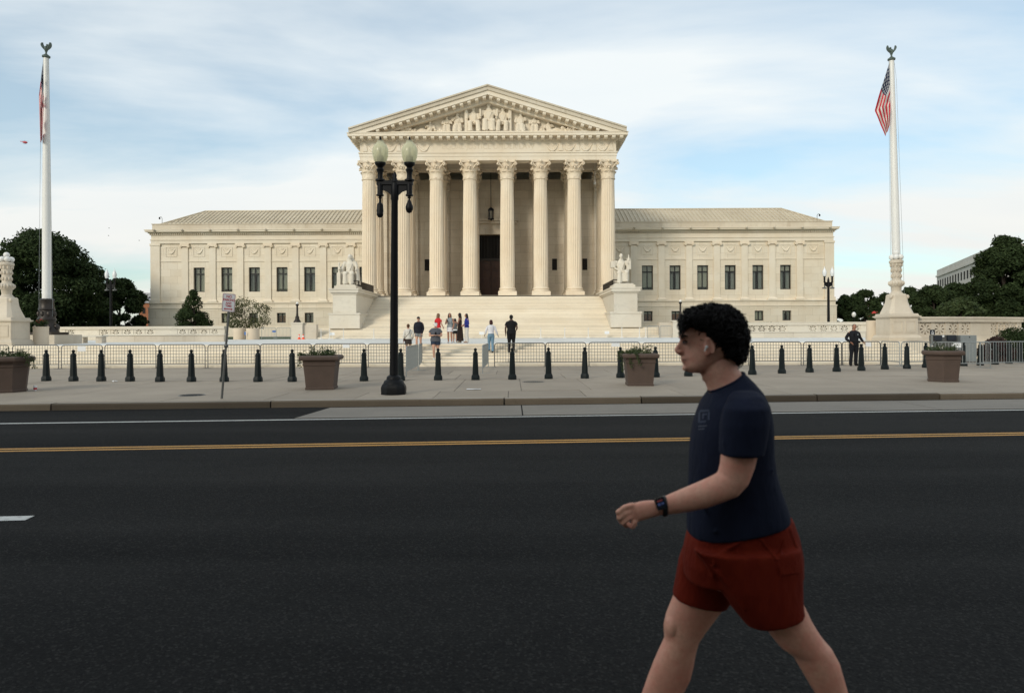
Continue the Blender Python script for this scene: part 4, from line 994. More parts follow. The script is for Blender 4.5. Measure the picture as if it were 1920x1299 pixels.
lamp = thing('street_lamp', 'tall black twin globe lamp post standing before the courthouse', 'street lamp', (LX, LY, ZS), 'twin globe street lamps')
MB().lathe(LX, LY, [(0.33, ZS), (0.335, lz(727)), (0.32, lz(723)), (0.29, lz(719.5))], 8, math.pi / 8).build('base', M['black_metal'], lamp, True, 25)
MB().lathe(LX, LY, [(0.28, lz(720)), (0.25, lz(714)), (0.19, lz(711)), (0.185, lz(707)), (0.165, lz(705)), (0.115, lz(702.5))], 20).build('collar', M['black_metal'], lamp)
MB().lathe(LX, LY, [(0.112, lz(705)), (0.085, lz(376)), (0.100, lz(374)), (0.100, lz(350)), (0.085, lz(344))], 16).build('post', M['black_metal'], lamp)
MB().lathe(LX, LY, [(0.09, lz(342)), (0.06, lz(336)), (0.045, lz(333)), (0.055, lz(329)), (0.02, lz(323))], 12).build('finial', M['black_metal'], lamp)
AH = 0.378
arm = MB(); arm.box(LX - AH - 0.09, LX + AH + 0.09, LY - 0.06, LY + 0.06, lz(347), lz(339))
for s2 in (-1, 1):
    pts = [(LX + s2 * AH, lz(345)), (LX + s2 * AH, lz(358)), (LX + s2 * 0.30, lz(357)), (LX + s2 * 0.19, lz(360)), (LX + s2 * 0.09, lz(367)), (LX + s2 * 0.09, lz(345))]
    arm.prism(pts, LY - 0.025, LY + 0.025, 'y')
    arm.lathe(LX + s2 * AH, LY, [(0.075, lz(345)), (0.075, lz(364)), (0.10, lz(366)), (0.10, lz(367.5)), (0.04, lz(369))], 12)
arm.build('cross_arm', M['black_metal'], lamp)
for s2 in (-1, 1):
    ax = LX + s2 * AH
    b = MB(); b.lathe(ax, LY, [(0.125, lz(339.5)), (0.125, lz(337)), (0.07, lz(335)), (0.065, lz(325)), (0.10, lz(319)), (0.065, lz(315)), (0.08, lz(313)), (0.14, lz(309)), (0.145, lz(305.5))], 16); stem = b.build('lamp_stem', M['black_metal'], lamp)
    gb_ = MB().lathe(ax, LY, [(0.12, lz(306)), (0.165, lz(301)), (0.197, lz(293)), (0.207, lz(286.5)), (0.200, lz(280)), (0.165, lz(273.5)), (0.105, lz(269)), (0.082, lz(267)), (0.082, lz(264.5)), (0.02, lz(264))], 24).build('globe', M['frosted'], lamp)
    MB().lathe(ax, LY, [(0.085, lz(305.5)), (0.09, lz(294)), (0.07, lz(292)), (0.025, lz(291)), (0.03, lz(278)), (0.01, lz(276))], 12).build('bulb_socket', M['galv_dark'], gb_)
    MB().lathe(ax, LY, [(0.075, lz(264.8)), (0.05, lz(263)), (0.018, lz(261.5)), (0.03, lz(259.5)), (0.008, lz(256))], 10).build('globe_finial', M['black_metal'], lamp)
ax = LX - AH; b = MB(); b.lathe(ax, LY, [(0.035, lz(369)), (0.05, lz(371)), (0.03, lz(373)), (0.03, lz(380)), (0.08, lz(383)), (0.092, lz(397.5))], 14); b.lathe(ax, LY, [(0.082, lz(398)), (0.088, lz(400)), (0.085, lz(404)), (0.05, lz(407.5)), (0.01, lz(408.5))], 14); b.build('dome_camera', M['black_metal'], lamp)
ax = LX + AH; b = MB(); b.lathe(ax, LY, [(0.035, lz(369)), (0.05, lz(371)), (0.02, lz(373)), (0.05, lz(378)), (0.10, lz(388)), (0.095, lz(393)), (0.06, lz(398)), (0.01, lz(400))], 14); b.build('teardrop_pendant', M['black_metal'], lamp)
lamp.rotation_euler = (0, 0.0095, 0)            # the post leans a touch
# --- leaning parking sign
A = G(415.8, 747.5, ZS); Ys = A.y
B = P(431.5, 551, Ys)
dirv = (B - A).normalized()
sg = thing('parking_sign', 'leaning grey post with a white no parking plate and red arrow', 'sign', A)
MB().tube([A - dirv * 0.05, A + (B - A) * 1.0], 0.029, 8).build('post', M['galv_dark'], sg)
cl = A + (B - A) * 0.505; MB().ellip(cl, (0.055, 0.05, 0.06), 10, 6).build('clamp', M['galv_dark'], sg)
c = A + (B - A) * 0.915
yaw = R(38)
tilt = math.atan2(B.x - A.x, B.z - A.z)
Ms = Matrix.Translation(c + Vector((0.0, -0.045, 0))) @ Matrix.Rotation(tilt, 4, 'Y') @ Matrix.Rotation(yaw, 4, 'Z')
def rrect(w2, h2, r, n=5):
    pts = []
    for cx, cz, a0 in ((w2 - r, h2 - r, 0), (-w2 + r, h2 - r, 90), (-w2 + r, -h2 + r, 180), (w2 - r, -h2 + r, 270)):
        for k in range(n): a = R(a0 + 90 * k / (n - 1)); pts.append((cx + r * math.cos(a), cz + r * math.sin(a)))
    return pts
def placed(mb, name, mat, parent, Mx, smooth=False):
    mb.v = [tuple(Mx @ Vector(v)) for v in mb.v]; return mb.build(name, mat, parent, smooth)
pl = placed(MB().prism(rrect(0.152, 0.222, 0.03), -0.004, 0.0, 'y'), 'plate', M['galv'], sg, Ms)
placed(MB().prism(rrect(0.148, 0.218, 0.028), -0.006, -0.0042, 'y'), 'plate_face', M['white_sign'], pl, Ms)
brd = MB(); o_, i_ = rrect(0.140, 0.210, 0.024), rrect(0.133, 0.203, 0.020); n_ = len(o_)
brd.add([(x, -0.0068, z) for x, z in o_] + [(x, -0.0068, z) for x, z in i_], [(k, (k + 1) % n_, n_ + (k + 1) % n_, n_ + k) for k in range(n_)]); placed(brd, 'border_print', M['red_sign'], pl, Ms)
for body, zz, sz, wd in (('NO', 0.145, 0.085, 1.0), ('PARKING', 0.065, 0.080, 0.80), ('ANY', -0.015, 0.072, 0.95), ('TIME', -0.082, 0.072, 0.95)):
    text_mesh('lettering', body, sz, M['red_sign'], pl, Ms @ Matrix.Translation((0, -0.0072, zz)) @ Matrix.Diagonal((wd, 1, 1, 1)) @ Matrix.Rotation(R(90), 4, 'X'), 0.0004, bold=0.002)
ar = MB(); zc_ = -0.155
ar.add([(-0.105, -0.0070, zc_), (-0.07, -0.0070, zc_ + 0.03), (-0.07, -0.0070, zc_ + 0.012), (0.07, -0.0070, zc_ + 0.012), (0.07, -0.0070, zc_ + 0.03), (0.105, -0.0070, zc_), (0.07, -0.0070, zc_ - 0.03), (0.07, -0.0070, zc_ - 0.012), (-0.07, -0.0070, zc_ - 0.012), (-0.07, -0.0070, zc_ - 0.03)], [tuple(range(10))])
placed(ar, 'arrow_print', M['red_sign'], pl, Ms)
# --- stone lamps with clustered globes
def stone_lamp(px, Y, label):
    c = P(px, 622, Y); x, y = c.x, Y
    zz = lambda yy: zpx(yy + (0 if px > 900 else 5.2 * 1.0), Y, px)      # profile heights are read on the right-hand lamp
    k = Y / F
    def zr(yy): return ZP + (636 - yy) * k * 1.0 * (1.0 if px > 900 else 1.03)
    t = thing('stone_lamp', label, 'lamp', (x, y, ZP), 'carved marble lamp standards')
    m_ = M['marble_aged']
    b = MB(); b.frustum(x, y, ZP, zr(630), 31 * k, 31 * k, 31 * k, 31 * k); b.frustum(x, y, zr(630), zr(625), 30 * k, 30 * k, 27 * k, 27 * k); b.build('plinth', m_, t, False)
    b = MB(); b.frustum(x, y, zr(625), zr(594), 25.5 * k, 25.5 * k, 25.5 * k, 25.5 * k); pd = b.build('pedestal', m_, t, False)
    for s2 in (-1, 1):
        fr_ = MB(); w2 = 9 * k; xx = x + s2 * 12 * k
        fr_.box(xx - w2, xx + w2, y - 25.5 * k - 0.03, y - 25.5 * k + 0.01, zr(620), zr(619)); fr_.box(xx - w2, xx + w2, y - 25.5 * k - 0.03, y - 25.5 * k + 0.01, zr(600), zr(599)); fr_.box(xx - w2, xx - w2 + 0.03, y - 25.5 * k - 0.03, y - 25.5 * k + 0.01, zr(619), zr(600)); fr_.box(xx + w2 - 0.03, xx + w2, y - 25.5 * k - 0.03, y - 25.5 * k + 0.01, zr(619), zr(600)); fr_.build('panel_frame', m_, pd, False)
    b = MB(); b.frustum(x, y, zr(594), zr(592), 26.5 * k, 26.5 * k, 28 * k, 28 * k); b.frustum(x, y, zr(592), zr(589.5), 29.5 * k, 29.5 * k, 29.5 * k, 29.5 * k); b.frustum(x, y, zr(589.5), zr(585.5), 27 * k, 27 * k, 25.5 * k, 25.5 * k); b.build('pedestal_cap', m_, t, False)
    b = MB(); prof = [(23, 585.5), (22, 582.5), (21, 580), (18, 572), (15.6, 564), (14.6, 556), (14.2, 551), (12.5, 548.5)]
    b.loft([[(x + r * k * cx_, y + r * k * cy_, zr(z)) for cx_, cy_ in ((-1, -0.72), (-0.72, -1), (0.72, -1), (1, -0.72), (1, 0.72), (0.72, 1), (-0.72, 1), (-1, 0.72))] for r, z in prof]); b.build('bell', m_, t, True, 25)
    for s2 in (-1, 1): MB().ellip((x + s2 * 15 * k, y - 10 * k, zr(554)), (3.5 * k, 3.5 * k, 4 * k), 8, 6).build('ram_head', m_, t)
    b = MB(); b.lathe(x, y, [(13, 549), (10, 546), (8.0, 543), (9.0, 535), (10.0, 534)], 20); b.v = [((v[0] - x) * k + x, (v[1] - y) * k + y, zr(v[2])) for v in b.v]
    b2 = MB(); b2.lathe(x, y, [(10 * k, zr(534.5)), (12.3 * k, zr(532)), (12.6 * k, zr(528)), (11.5 * k, zr(524.5)), (9 * k, zr(522.5))], 24); b.add(b2.v, b2.f)
    for q in range(16): a = q * math.pi / 8; b.ellip((x + 11.6 * k * math.cos(a), y + 11.6 * k * math.sin(a), zr(528.3)), (3 * k, 3 * k, 4 * k), 6, 5)
    b.build('leaf_ring', m_, t)
    b = MB()
    b.lathe(x, y, [(8.2 * k, zr(523)), (7.5 * k, zr(519)), (8.0 * k, zr(505)), (9.0 * k, zr(495)), (10 * k, zr(492))], 20)
    for rowy, rr in ((516, 8.0), (505, 8.6), (495, 9.6)):
        for q in range(10): a = q * math.pi / 5 + rowy; b.ellip((x + rr * k * math.cos(a), y + rr * k * math.sin(a), zr(rowy - 1)), (1.8 * k, 1.8 * k, 3.6 * k), 6, 5)
    b.build('leafy_stem', m_, t)
    MB().lathe(x, y, [(10 * k, zr(492)), (12 * k, zr(490.5)), (12.3 * k, zr(487)), (11 * k, zr(485.5)), (9 * k, zr(484.5))], 24).build('dish', m_, t)
    for q in range(5): a = q * 2 * math.pi / 5 + 0.45; MB().ellip((x + 7.4 * k * math.cos(a), y + 7.4 * k * math.sin(a), zr(479.5)), (5.3 * k,) * 3, 14, 8).build('globe', M['white_paint'], t)
    MB().ellip((x, y, zr(471.5)), (5.4 * k,) * 3, 14, 8).build('globe', M['white_paint'], t)
    return t
stone_lamp(1681, 39.0, 'carved marble lamp with white globes in front of the right flagpole')
stone_lamp(13, 36.8, 'carved marble lamp with white globes cut by the left picture edge')
# --- flagpoles and flags
def eagle(mb, c, s, face):
    x, y, z = c
    mb.ellip((x, y, z + 0.42 * s), (0.16 * s, 0.20 * s, 0.30 * s), 10, 8)
    mb.ellip((x + 0.10 * s * face, y, z + 0.78 * s), (0.10 * s, 0.09 * s, 0.12 * s), 8, 6)
    mb.tube([(x + 0.18 * s * face, y, z + 0.79 * s), (x + 0.28 * s * face, y, z + 0.74 * s)], [0.05 * s, 0.01 * s], 6)
    for s2 in (-1, 1):
        rows = []
        for k in range(7):
            u = k / 6; wx_ = x + s2 * (0.10 + 0.30 * math.sin(u * 1.9)) * s; zz = z + (0.30 + 0.72 * u) * s; wd = (0.20 * math.sin(0.5 + u * 2.4) + 0.03) * s
            rows.append([(wx_ - 0.03 * s, y - wd, zz), (wx_ + 0.03 * s, y - wd, zz), (wx_ + 0.05 * s, y + wd, zz + 0.05 * s), (wx_ - 0.03 * s, y + wd, zz + 0.05 * s)])
        mb.loft(rows)
    mb.lathe(x, y, [(0.22 * s, z - 0.16 * s), (0.10 * s, z - 0.08 * s), (0.07 * s, z + 0.05 * s), (0.12 * s, z + 0.2 * s)], 12)
def flagpole(px_t, px_b, Y, ytop, ybase, label, face):
    A = P(px_b, ybase, Y); B = P(px_t, ytop, Y)
    zb = ZP
    t = thing('flagpole', label, 'flagpole', (A.x, Y, zb), 'white flagpoles with eagles')
    MB().frustum(A.x, Y, zb, zb + 0.55, 1.3, 1.3, 1.3, 1.3).build('stone_base', M['marble_aged'], t, False)
    z0 = zb + 0.55; k = Y / F
    b = MB(); b.frustum(A.x, Y, z0, z0 + 0.16, 0.80, 0.80, 0.80, 0.80); b.lathe(A.x, Y, [(0.66, z0 + 0.16), (0.60, z0 + 0.40), (0.50, z0 + 0.55), (0.46, z0 + 0.80), (0.52, z0 + 0.92), (0.45, z0 + 1.05), (0.40, z0 + 1.45), (0.46, z0 + 1.52), (0.40, z0 + 1.62), (0.37, z0 + 2.05), (0.40, z0 + 2.1), (0.30, z0 + 2.16)], 16)
    for q in range(8): a = q * math.pi / 4; b.ellip((A.x + 0.55 * math.cos(a), Y + 0.55 * math.sin(a), z0 + 0.45), (0.14, 0.14, 0.2), 6, 5); b.ellip((A.x + 0.42 * math.cos(a), Y + 0.42 * math.sin(a), z0 + 1.25), (0.10, 0.10, 0.18), 6, 5)
    b.build('bronze_base', M['bronze'], t)
    MB().tube([(A.x, Y, z0 + 2.1), (A.x + (B.x - A.x) * 0.4, Y, z0 + 2.1 + (B.z - z0 - 2.1) * 0.4), (B.x, Y, B.z)], [0.245, 0.225, 0.14], 20).build('pole', M['white_paint'], t)
    b = MB(); b.lathe(B.x, Y, [(0.15, B.z - 0.05), (0.22, B.z), (0.22, B.z + 0.08), (0.1, B.z + 0.14)], 14); eagle(b, (B.x, Y, B.z + 0.24), 0.62, face); b.build('eagle_finial', M['verdigris'], t)
    for s2 in (-1, 1):
        MB().tube([(A.x + s2 * 0.42, Y - 0.1, z0 + 1.0), (B.x + s2 * 0.24, Y - 0.1, B.z - 1.2), (B.x + s2 * 0.15, Y, B.z)], 0.010, 4).build('halyard', M['galv'], t)
    return t, A, B
flagpole(86.6, 88, 41.5, 108, 622, 'white flagpole on a black bronze base at the left', 1)
flagpole(1671.5, 1682.5, 42.5, 113, 618, 'white flagpole with an eagle rising behind the right stone lamp', -1)
mtF, nF, bF = newmat('flag_cloth')
uv = nF.nodes.new('ShaderNodeUVMap'); sxy = nF.nodes.new('ShaderNodeSeparateXYZ'); nF.links.new(uv.outputs[0], sxy.inputs[0])
def mnode(op, a, b=None):
    n = nF.nodes.new('ShaderNodeMath'); n.operation = op
    for i, v in enumerate((a, b)):
        if v is None: continue
        if isinstance(v, (int, float)): n.inputs[i].default_value = v
        else: nF.links.new(v, n.inputs[i])
    return n.outputs[0]
U, V = sxy.outputs['X'], sxy.outputs['Y']
stripe = mnode('LESS_THAN', mnode('MODULO', mnode('MULTIPLY', V, 9), 2), 1)
canton = mnode('MULTIPLY', mnode('LESS_THAN', U, 0.30), mnode('LESS_THAN', V, 5 / 9))
su = mnode('SUBTRACT', mnode('FRACT', mnode('MULTIPLY', U, 17)), 0.5); svv = mnode('SUBTRACT', mnode('FRACT', mnode('MULTIPLY', V, 10)), 0.5)
star = mnode('LESS_THAN', mnode('ADD', mnode('MULTIPLY', su, su), mnode('MULTIPLY', svv, svv)), 0.07)
c = mixc(nF, stripe, (0.70, 0.67, 0.63), (0.55, 0.018, 0.04)); c2 = mixc(nF, star, (0.012, 0.018, 0.06), (0.60, 0.60, 0.58)); c = mixc(nF, canton, c, c2)
nF.links.new(c, bF.inputs['Base Color']); bF.inputs['Roughness'].default_value = 0.7
trF = nF.nodes.new('ShaderNodeBsdfTranslucent'); nF.links.new(c, trF.inputs[0]); mF = nF.nodes.new('ShaderNodeMixShader'); mF.inputs[0].default_value = 0.12
nF.links.new(bF.outputs[0], mF.inputs[1]); nF.links.new(trF.outputs[0], mF.inputs[2]); nF.links.new(mF.outputs[0], nF.nodes['Material Output'].inputs[0])
def flag(H0, Hc, E0, E1, C0, C1, label, ysq, k, seed, sh):
    """a limp flag: each thread runs from the hoist to a crease and hangs down from it"""
    NU, NV = 46, 27; vs = []; uvs = []
    def lerp(a, b, t): return (a[0] + (b[0] - a[0]) * t, a[1] + (b[1] - a[1]) * t)
    for j in range(NV):
        v = j / (NV - 1); h = lerp(H0, Hc, v); cpt = lerp(C0, C1, v); e = lerp(E0, E1, v)
        for i in range(NU):
            u = i / (NU - 1)
            if u < 0.52: q = u / 0.52; p = lerp(h, cpt, q)
            else: q = (u - 0.52) / 0.48; p = lerp(cpt, e, q)
            dep = 0.34 * math.sin(u * 3.1) + 0.13 * math.sin(v * 11 + u * 5 + seed) * min(1, u * 4) + 0.06 * math.sin(u * 22 + v * 4)
            vs.append((p[0] * k + (-0.15 - dep * ysq) * sh, -0.15 - dep * ysq, p[1] * k)); uvs.append((u, v))
    fs = [(j * NU + i, j * NU + i + 1, (j + 1) * NU + i + 1, (j + 1) * NU + i) for j in range(NV - 1) for i in range(NU - 1)]
    me = bpy.data.meshes.new('flag'); me.from_pydata(vs, [], fs); me.polygons.foreach_set('use_smooth', [True] * len(fs))
    ul = me.uv_layers.new(name='UVMap')
    for lp in me.loops: ul.data[lp.index].uv = uvs[lp.vertex_index]
    me.materials.append(mtF)
    return me
kf = 42.5 / F
B = P(1668.5, 121, 42.4)
me = flag((-1, 0), (0.5, -74), (-9, -135), (-0.5, -116), (-28.5, -91), (1.0, -80), '', 1.0, kf, 0.3, B.x / B.y)
o = link('flag', me, None, B); tag(o, 'striped flag with starry blue canton hanging limp from the right flagpole', 'flag', 'flags on the flagpoles')
B = P(81.6, 121, 41.4)
me = flag((-0.3, 0), (0.3, -78), (-6.5, -144), (-3.0, -140), (-8.5, -62), (-0.8, -98), '', 1.6, kf, 1.7, B.x / B.y)
o = link('flag', me, None, B); tag(o, 'narrow folded striped flag hanging limp from the left flagpole', 'flag', 'flags on the flagpoles')
# --- balustrades with pierced rosettes
def rosette(w, h, d):
    mb = MB(); R0, R1 = 0.36 * min(w, h), 0.5 * min(w, h) * 0.98; hub = 0.11 * min(w, h); n = 8
    mb.loft([[(hub * math.cos(t * math.pi / 6), y, hub * math.sin(t * math.pi / 6)) for t in range(12)] for y in (-0.02, d)])
    for q in range(n):                          # spokes
        a = q * math.pi / 4 + math.pi / 8; ca, sa = math.cos(a), math.sin(a); w0, w1 = 0.035 * h, 0.075 * h
        pts = [(hub * .7 * ca - w0 * sa, hub * .7 * sa + w0 * ca), (R1 * ca - w1 * sa, R1 * sa + w1 * ca), (R1 * ca + w1 * sa, R1 * sa - w1 * ca), (hub * .7 * ca + w0 * sa, hub * .7 * sa - w0 * ca)]
        mb.prism(pts, 0.0, d, 'y')
    # surround between circle and rectangle
    m_ = 32; ci = [(R1 * 0.92 * math.cos(2 * math.pi * t / m_), R1 * 0.92 * math.sin(2 * math.pi * t / m_)) for t in range(m_)]
    sq = []
    for t in range(m_):
        a = 2 * math.pi * t / m_; ca, sa = math.cos(a), math.sin(a); f = min((w / 2) / max(abs(ca), 1e-6), (h / 2) / max(abs(sa), 1e-6)); sq.append((ca * f, sa * f))
    for t in range(m_):
        u = (t + 1) % m_; mb.prism([ci[t], sq[t], sq[u], ci[u]], 0.005, d - 0.005, 'y')
    me = mb.mesh('rosette', False); return me
def balustrade(path, z0, ztop, ros, label, rw, group, mat):
    """path of (x, y) points; ros = distances along the path of the pierced rosettes"""
    t = thing('balustrade', label, 'balustrade', (path[0][0], path[0][1], z0), group)
    pts = [Vector((a, b, 0)) for a, b in path]; cum = [0.0]
    for a, b in zip(pts[:-1], pts[1:]): cum.append(cum[-1] + (b - a).length)
    def at(s):
        for i in range(len(cum) - 1):
            if s <= cum[i + 1] + 1e-9: q = (s - cum[i]) / (cum[i + 1] - cum[i]); return pts[i].lerp(pts[i + 1], q), (pts[i + 1] - pts[i]).normalized()
        return pts[-1], (pts[-1] - pts[-2]).normalized()
    H = ztop - z0; zr0, zr1 = z0 + H * 0.26, z0 + H * 0.80
    def sweep(sA, sB, y0, y1, za, zb, nm, mt):
        n = max(2, int((sB - sA) / 0.6) + 1); rings = []
        for i in range(n):
            p, d = at(sA + (sB - sA) * i / (n - 1)); nrm = Vector((-d.y, d.x, 0)); rings.append([p + nrm * y0 + Vector((0, 0, za)), p + nrm * y1 + Vector((0, 0, za)), p + nrm * y1 + Vector((0, 0, zb)), p + nrm * y0 + Vector((0, 0, zb))])
        return MB().loft(rings).build(nm, mt, t, False)
    Lt = cum[-1]
    sweep(0, Lt, -0.06, 0.42, z0, zr0, 'plinth', mat); sweep(0, Lt, -0.10, 0.46, zr1, ztop - H * 0.07, 'rail', mat); sweep(0, Lt, -0.14, 0.50, ztop - H * 0.07, ztop, 'coping', mat)
    me = rosette(rw, zr1 - zr0, 0.26); me.materials.append(mat)
    s0 = 0.0
    for s in ros:
        if s - rw / 2 > s0 + 0.02: sweep(s0, s - rw / 2, 0.02, 0.36, zr0, zr1, 'panel', mat)
        p, d = at(s); nrm = Vector((-d.y, d.x, 0)); o = link('rosette', me, t, p + nrm * 0.06 + Vector((0, 0, (zr0 + zr1) / 2)) - Vector((path[0][0], path[0][1], z0))); o.rotation_euler = (0, 0, math.atan2(d.y, d.x)); s0 = s + rw / 2
    if s0 < Lt: sweep(s0, Lt, 0.02, 0.36, zr0, zr1, 'panel', mat)
    return t
YBAL = 66.6
xl0, xl1 = xpx(100, YBAL), xpx(421, YBAL)
rl = sorted([131.6, 195, 216.5, 238, 259.6, 281, 341.6, 362, 382, 402])
balustrade([(xl0, YBAL), (xl1, YBAL)], ZP, 2.42, [xpx(r, YBAL) - xl0 for r in rl], 'long pierced marble balustrade in front of the left wing', 0.98, 'pierced marble balustrades', M['marble_white'])
xr0, xr1 = xpx(1330, YBAL), xpx(1640, YBAL)
rr_ = [1372, 1391, 1410.4, 1429, 1448, 1467, 1524.6, 1544.5, 1564, 1584, 1605]
balustrade([(xr0, YBAL), (xr1, YBAL)], ZP, 2.55, [xpx(r, YBAL) - xr0 for r in rr_], 'long pierced marble balustrade in front of the right wing', 0.96, 'pierced marble balustrades', M['marble_white'])
# curved one beside the right stone lamp
arc = []
for k in range(15):
    u = k / 14; pxx = 1712 + (1916 - 1712) * u; Y = 38.6 + 2.9 * u ** 2.4
    p = P(pxx, 622, Y); arc.append((p.x, p.y))
cumx = [0.0]
for a, b in zip(arc[:-1], arc[1:]): cumx.append(cumx[-1] + math.hypot(b[0] - a[0], b[1] - a[1]))
def s_at(pxx): u = (pxx - 1712) / (1916 - 1712) * 14; i = min(13, int(u)); return cumx[i] + (cumx[i + 1] - cumx[i]) * (u - i)
balustrade(arc, 1.0, zpx(594, 39, 1760), [s_at(v) for v in (1736, 1763.5, 1789, 1812, 1865, 1879, 1891, 1902)], 'curved pierced marble balustrade right of the stone lamp', 0.66, 'pierced marble balustrades', M['marble_aged'])
# --- benches and low walls
t = thing('stone_wall', 'low solid marble wall bench in front of the left balustrade', 'wall', (xpx(300, 49), 49, ZP))
x = xpx(198, 49); xe = xpx(421, 49)
while x < xe - 0.1:
    x2 = min(x + 2.1, xe); MB().box(x + 0.006, x2 - 0.006, 48.9, 49.6, ZP, ZP + 0.46).build('block', M['marble_aged'], t, False); x = x2
MB().box(xpx(197, 49), xe + 0.05, 48.82, 49.7, ZP + 0.462, ZP + 0.56).build('seat_slab', M['marble_white'], t, False)
t = thing('stone_bench', 'marble bench on block legs at the far left behind the barriers', 'bench', (xpx(140, 45), 45, ZP))
MB().box(xpx(92, 45), xpx(193, 45), 44.9, 45.6, ZP + 0.40, ZP + 0.50).build('seat', M['marble_white'], t, False)
for pa in (100, 121, 150, 185): MB().box(xpx(pa, 45) - 0.2, xpx(pa, 45) + 0.2, 45.0, 45.5, ZP, ZP + 0.40).build('leg', M['marble_aged'], t, False)
t = thing('stone_wall', 'low solid marble wall bench in front of the right balustrade', 'wall', (xpx(1500, 58), 58, ZP))
x = xpx(1380, 58); xe = xpx(1632, 58)
while x < xe - 0.1:
    x2 = min(x + 2.4, xe); MB().box(x + 0.006, x2 - 0.006, 58.0, 58.6, ZP, ZP + 0.45).build('block', M['marble_white'], t, False); x = x2
MB().box(xpx(1379, 58), xe + 0.05, 57.92, 58.7, ZP + 0.452, ZP + 0.55).build('seat_slab', M['marble_white'], t, False)
# --- round stone planters
M['cream_pot'] = mat_plain('cream_stone_pot', (0.60, 0.50, 0.38), 0.7, 0, 0.08, 2, 0.1)
def pot(px0, px1, Y, ytop, label, plant, seed):
    rng = random.Random(seed); c = (xpx(px0, Y) + xpx(px1, Y)) / 2; r = (xpx(px1, Y) - xpx(px0, Y)) / 2; zt = zpx(ytop, Y, (px0 + px1) / 2)
    t = thing('round_planter', label, 'planter', (c, Y, ZP), 'round cream stone planters')
    MB().lathe(c, Y, [(r * 0.97, ZP), (r, ZP + 0.05), (r, zt - 0.08), (r * 1.03, zt - 0.07), (r * 1.03, zt), (r * 0.9, zt), (r * 0.88, zt - 0.06)], 28).build('pot', M['cream_pot'], t)
    MB().lathe(c, Y, [(r * 0.9, zt - 0.2), (r * 0.89, zt - 0.05)], 20).build('soil', M['soil'], t)
    if plant:
        mb = MB()
        for _ in range(24): a = rng.uniform(0, 6.28); q = r * 0.75 * math.sqrt(rng.random()); leafcloud(mb, (c + q * math.cos(a), Y + q * math.sin(a), zt + rng.uniform(0, plant)), (0.16, 0.16, 0.12), 22, 0.06, rng)
        mb.build('plants', M['leaf_mid'], t, False)
        fm = MB()
        for _ in range(7): a = rng.uniform(0, 6.28); q = r * 0.6 * rng.random(); fm.ellip((c + q * math.cos(a), Y + q * math.sin(a), zt + plant * rng.uniform(0.5, 1.1) + 0.05), (0.08, 0.08, 0.05), 6, 4)
        fm.build('flowers', M['flower_red'], t)
pot(64, 89.5, 38.0, 612.5, 'round cream planter between the left stone lamp and flagpole', 0.3, 1)
pot(1625.5, 1648, 41.0, 601, 'round cream planter with red flowers left of the right stone lamp', 0.42, 2)
pot(438, 459, 64.0, 615, 'round cream planter beside the crape myrtle, left of a pair', 0, 3)
pot(462, 486, 63.5, 615.5, 'round cream planter beside the crape myrtle, right of a pair', 0, 4)
# --- small bronze lamps on pedestal blocks at the foot of the stairs
for px_, x0_, x1_, sd_, side in ((557.5, 546, 567, 1, 'left'), (1276, 1262, 1284, -1, 'right')):
    Yl = 66.0; xa, xb = xpx(x0_, Yl), xpx(x1_, Yl); zt = zpx(604.5 if sd_ > 0 else 600.5, Yl, px_)
    t = thing('lamp_pedestal', 'squat marble pedestal with side wall ' + side + ' of the great stairs', 'pedestal', ((xa + xb) / 2, Yl, ZP), 'lamp pedestals')
    MB().box(xa, xb, Yl, Yl + 1.1, ZP, zt - 0.14).build('block', M['marble_white'], t, False)
    MB().box(xa - 0.06, xb + 0.06, Yl - 0.06, Yl + 1.16, zt - 0.138, zt).build('cap', M['marble_white'], t, False)
    wa, wb = (xb, xb + 1.25) if sd_ > 0 else (xa - 1.25, xa)
    MB().box(wa + 0.003, wb, Yl + 0.25, Yl + 0.95, ZP, zt - 0.2).build('side_wall', M['marble_aged'], t, False)
    cx = xpx(px_, Yl + 0.5); cy = Yl + 0.5; k = Yl / F
    t = thing('bronze_lamp', 'short dark bronze lamp with white globe on the ' + side + ' pedestal', 'lamp', (cx, cy, zt), 'short bronze lamps')
    b = MB(); b.lathe(cx, cy, [(7.0 * k, zt), (6.8 * k, zt + 2 * k), (4.6 * k, zt + 5 * k), (3.6 * k, zt + 8 * k), (4.0 * k, zt + 10 * k), (2.6 * k, zt + 12 * k)], 14); b.build('base', M['bronze'], t)
    MB().lathe(cx, cy, [(2.6 * k, zt + 11.8 * k), (1.9 * k, zt + 18 * k), (1.7 * k, zt + 31 * k), (3.0 * k, zt + 32.5 * k), (3.2 * k, zt + 34 * k), (1.5 * k, zt + 35 * k)], 12).build('shaft', M['bronze'], t)
    MB().ellip((cx, cy, zt + 36.6 * k), (2.4 * k, 2.4 * k, 2.4 * k), 12, 8).build('globe', M['white_paint'], t)
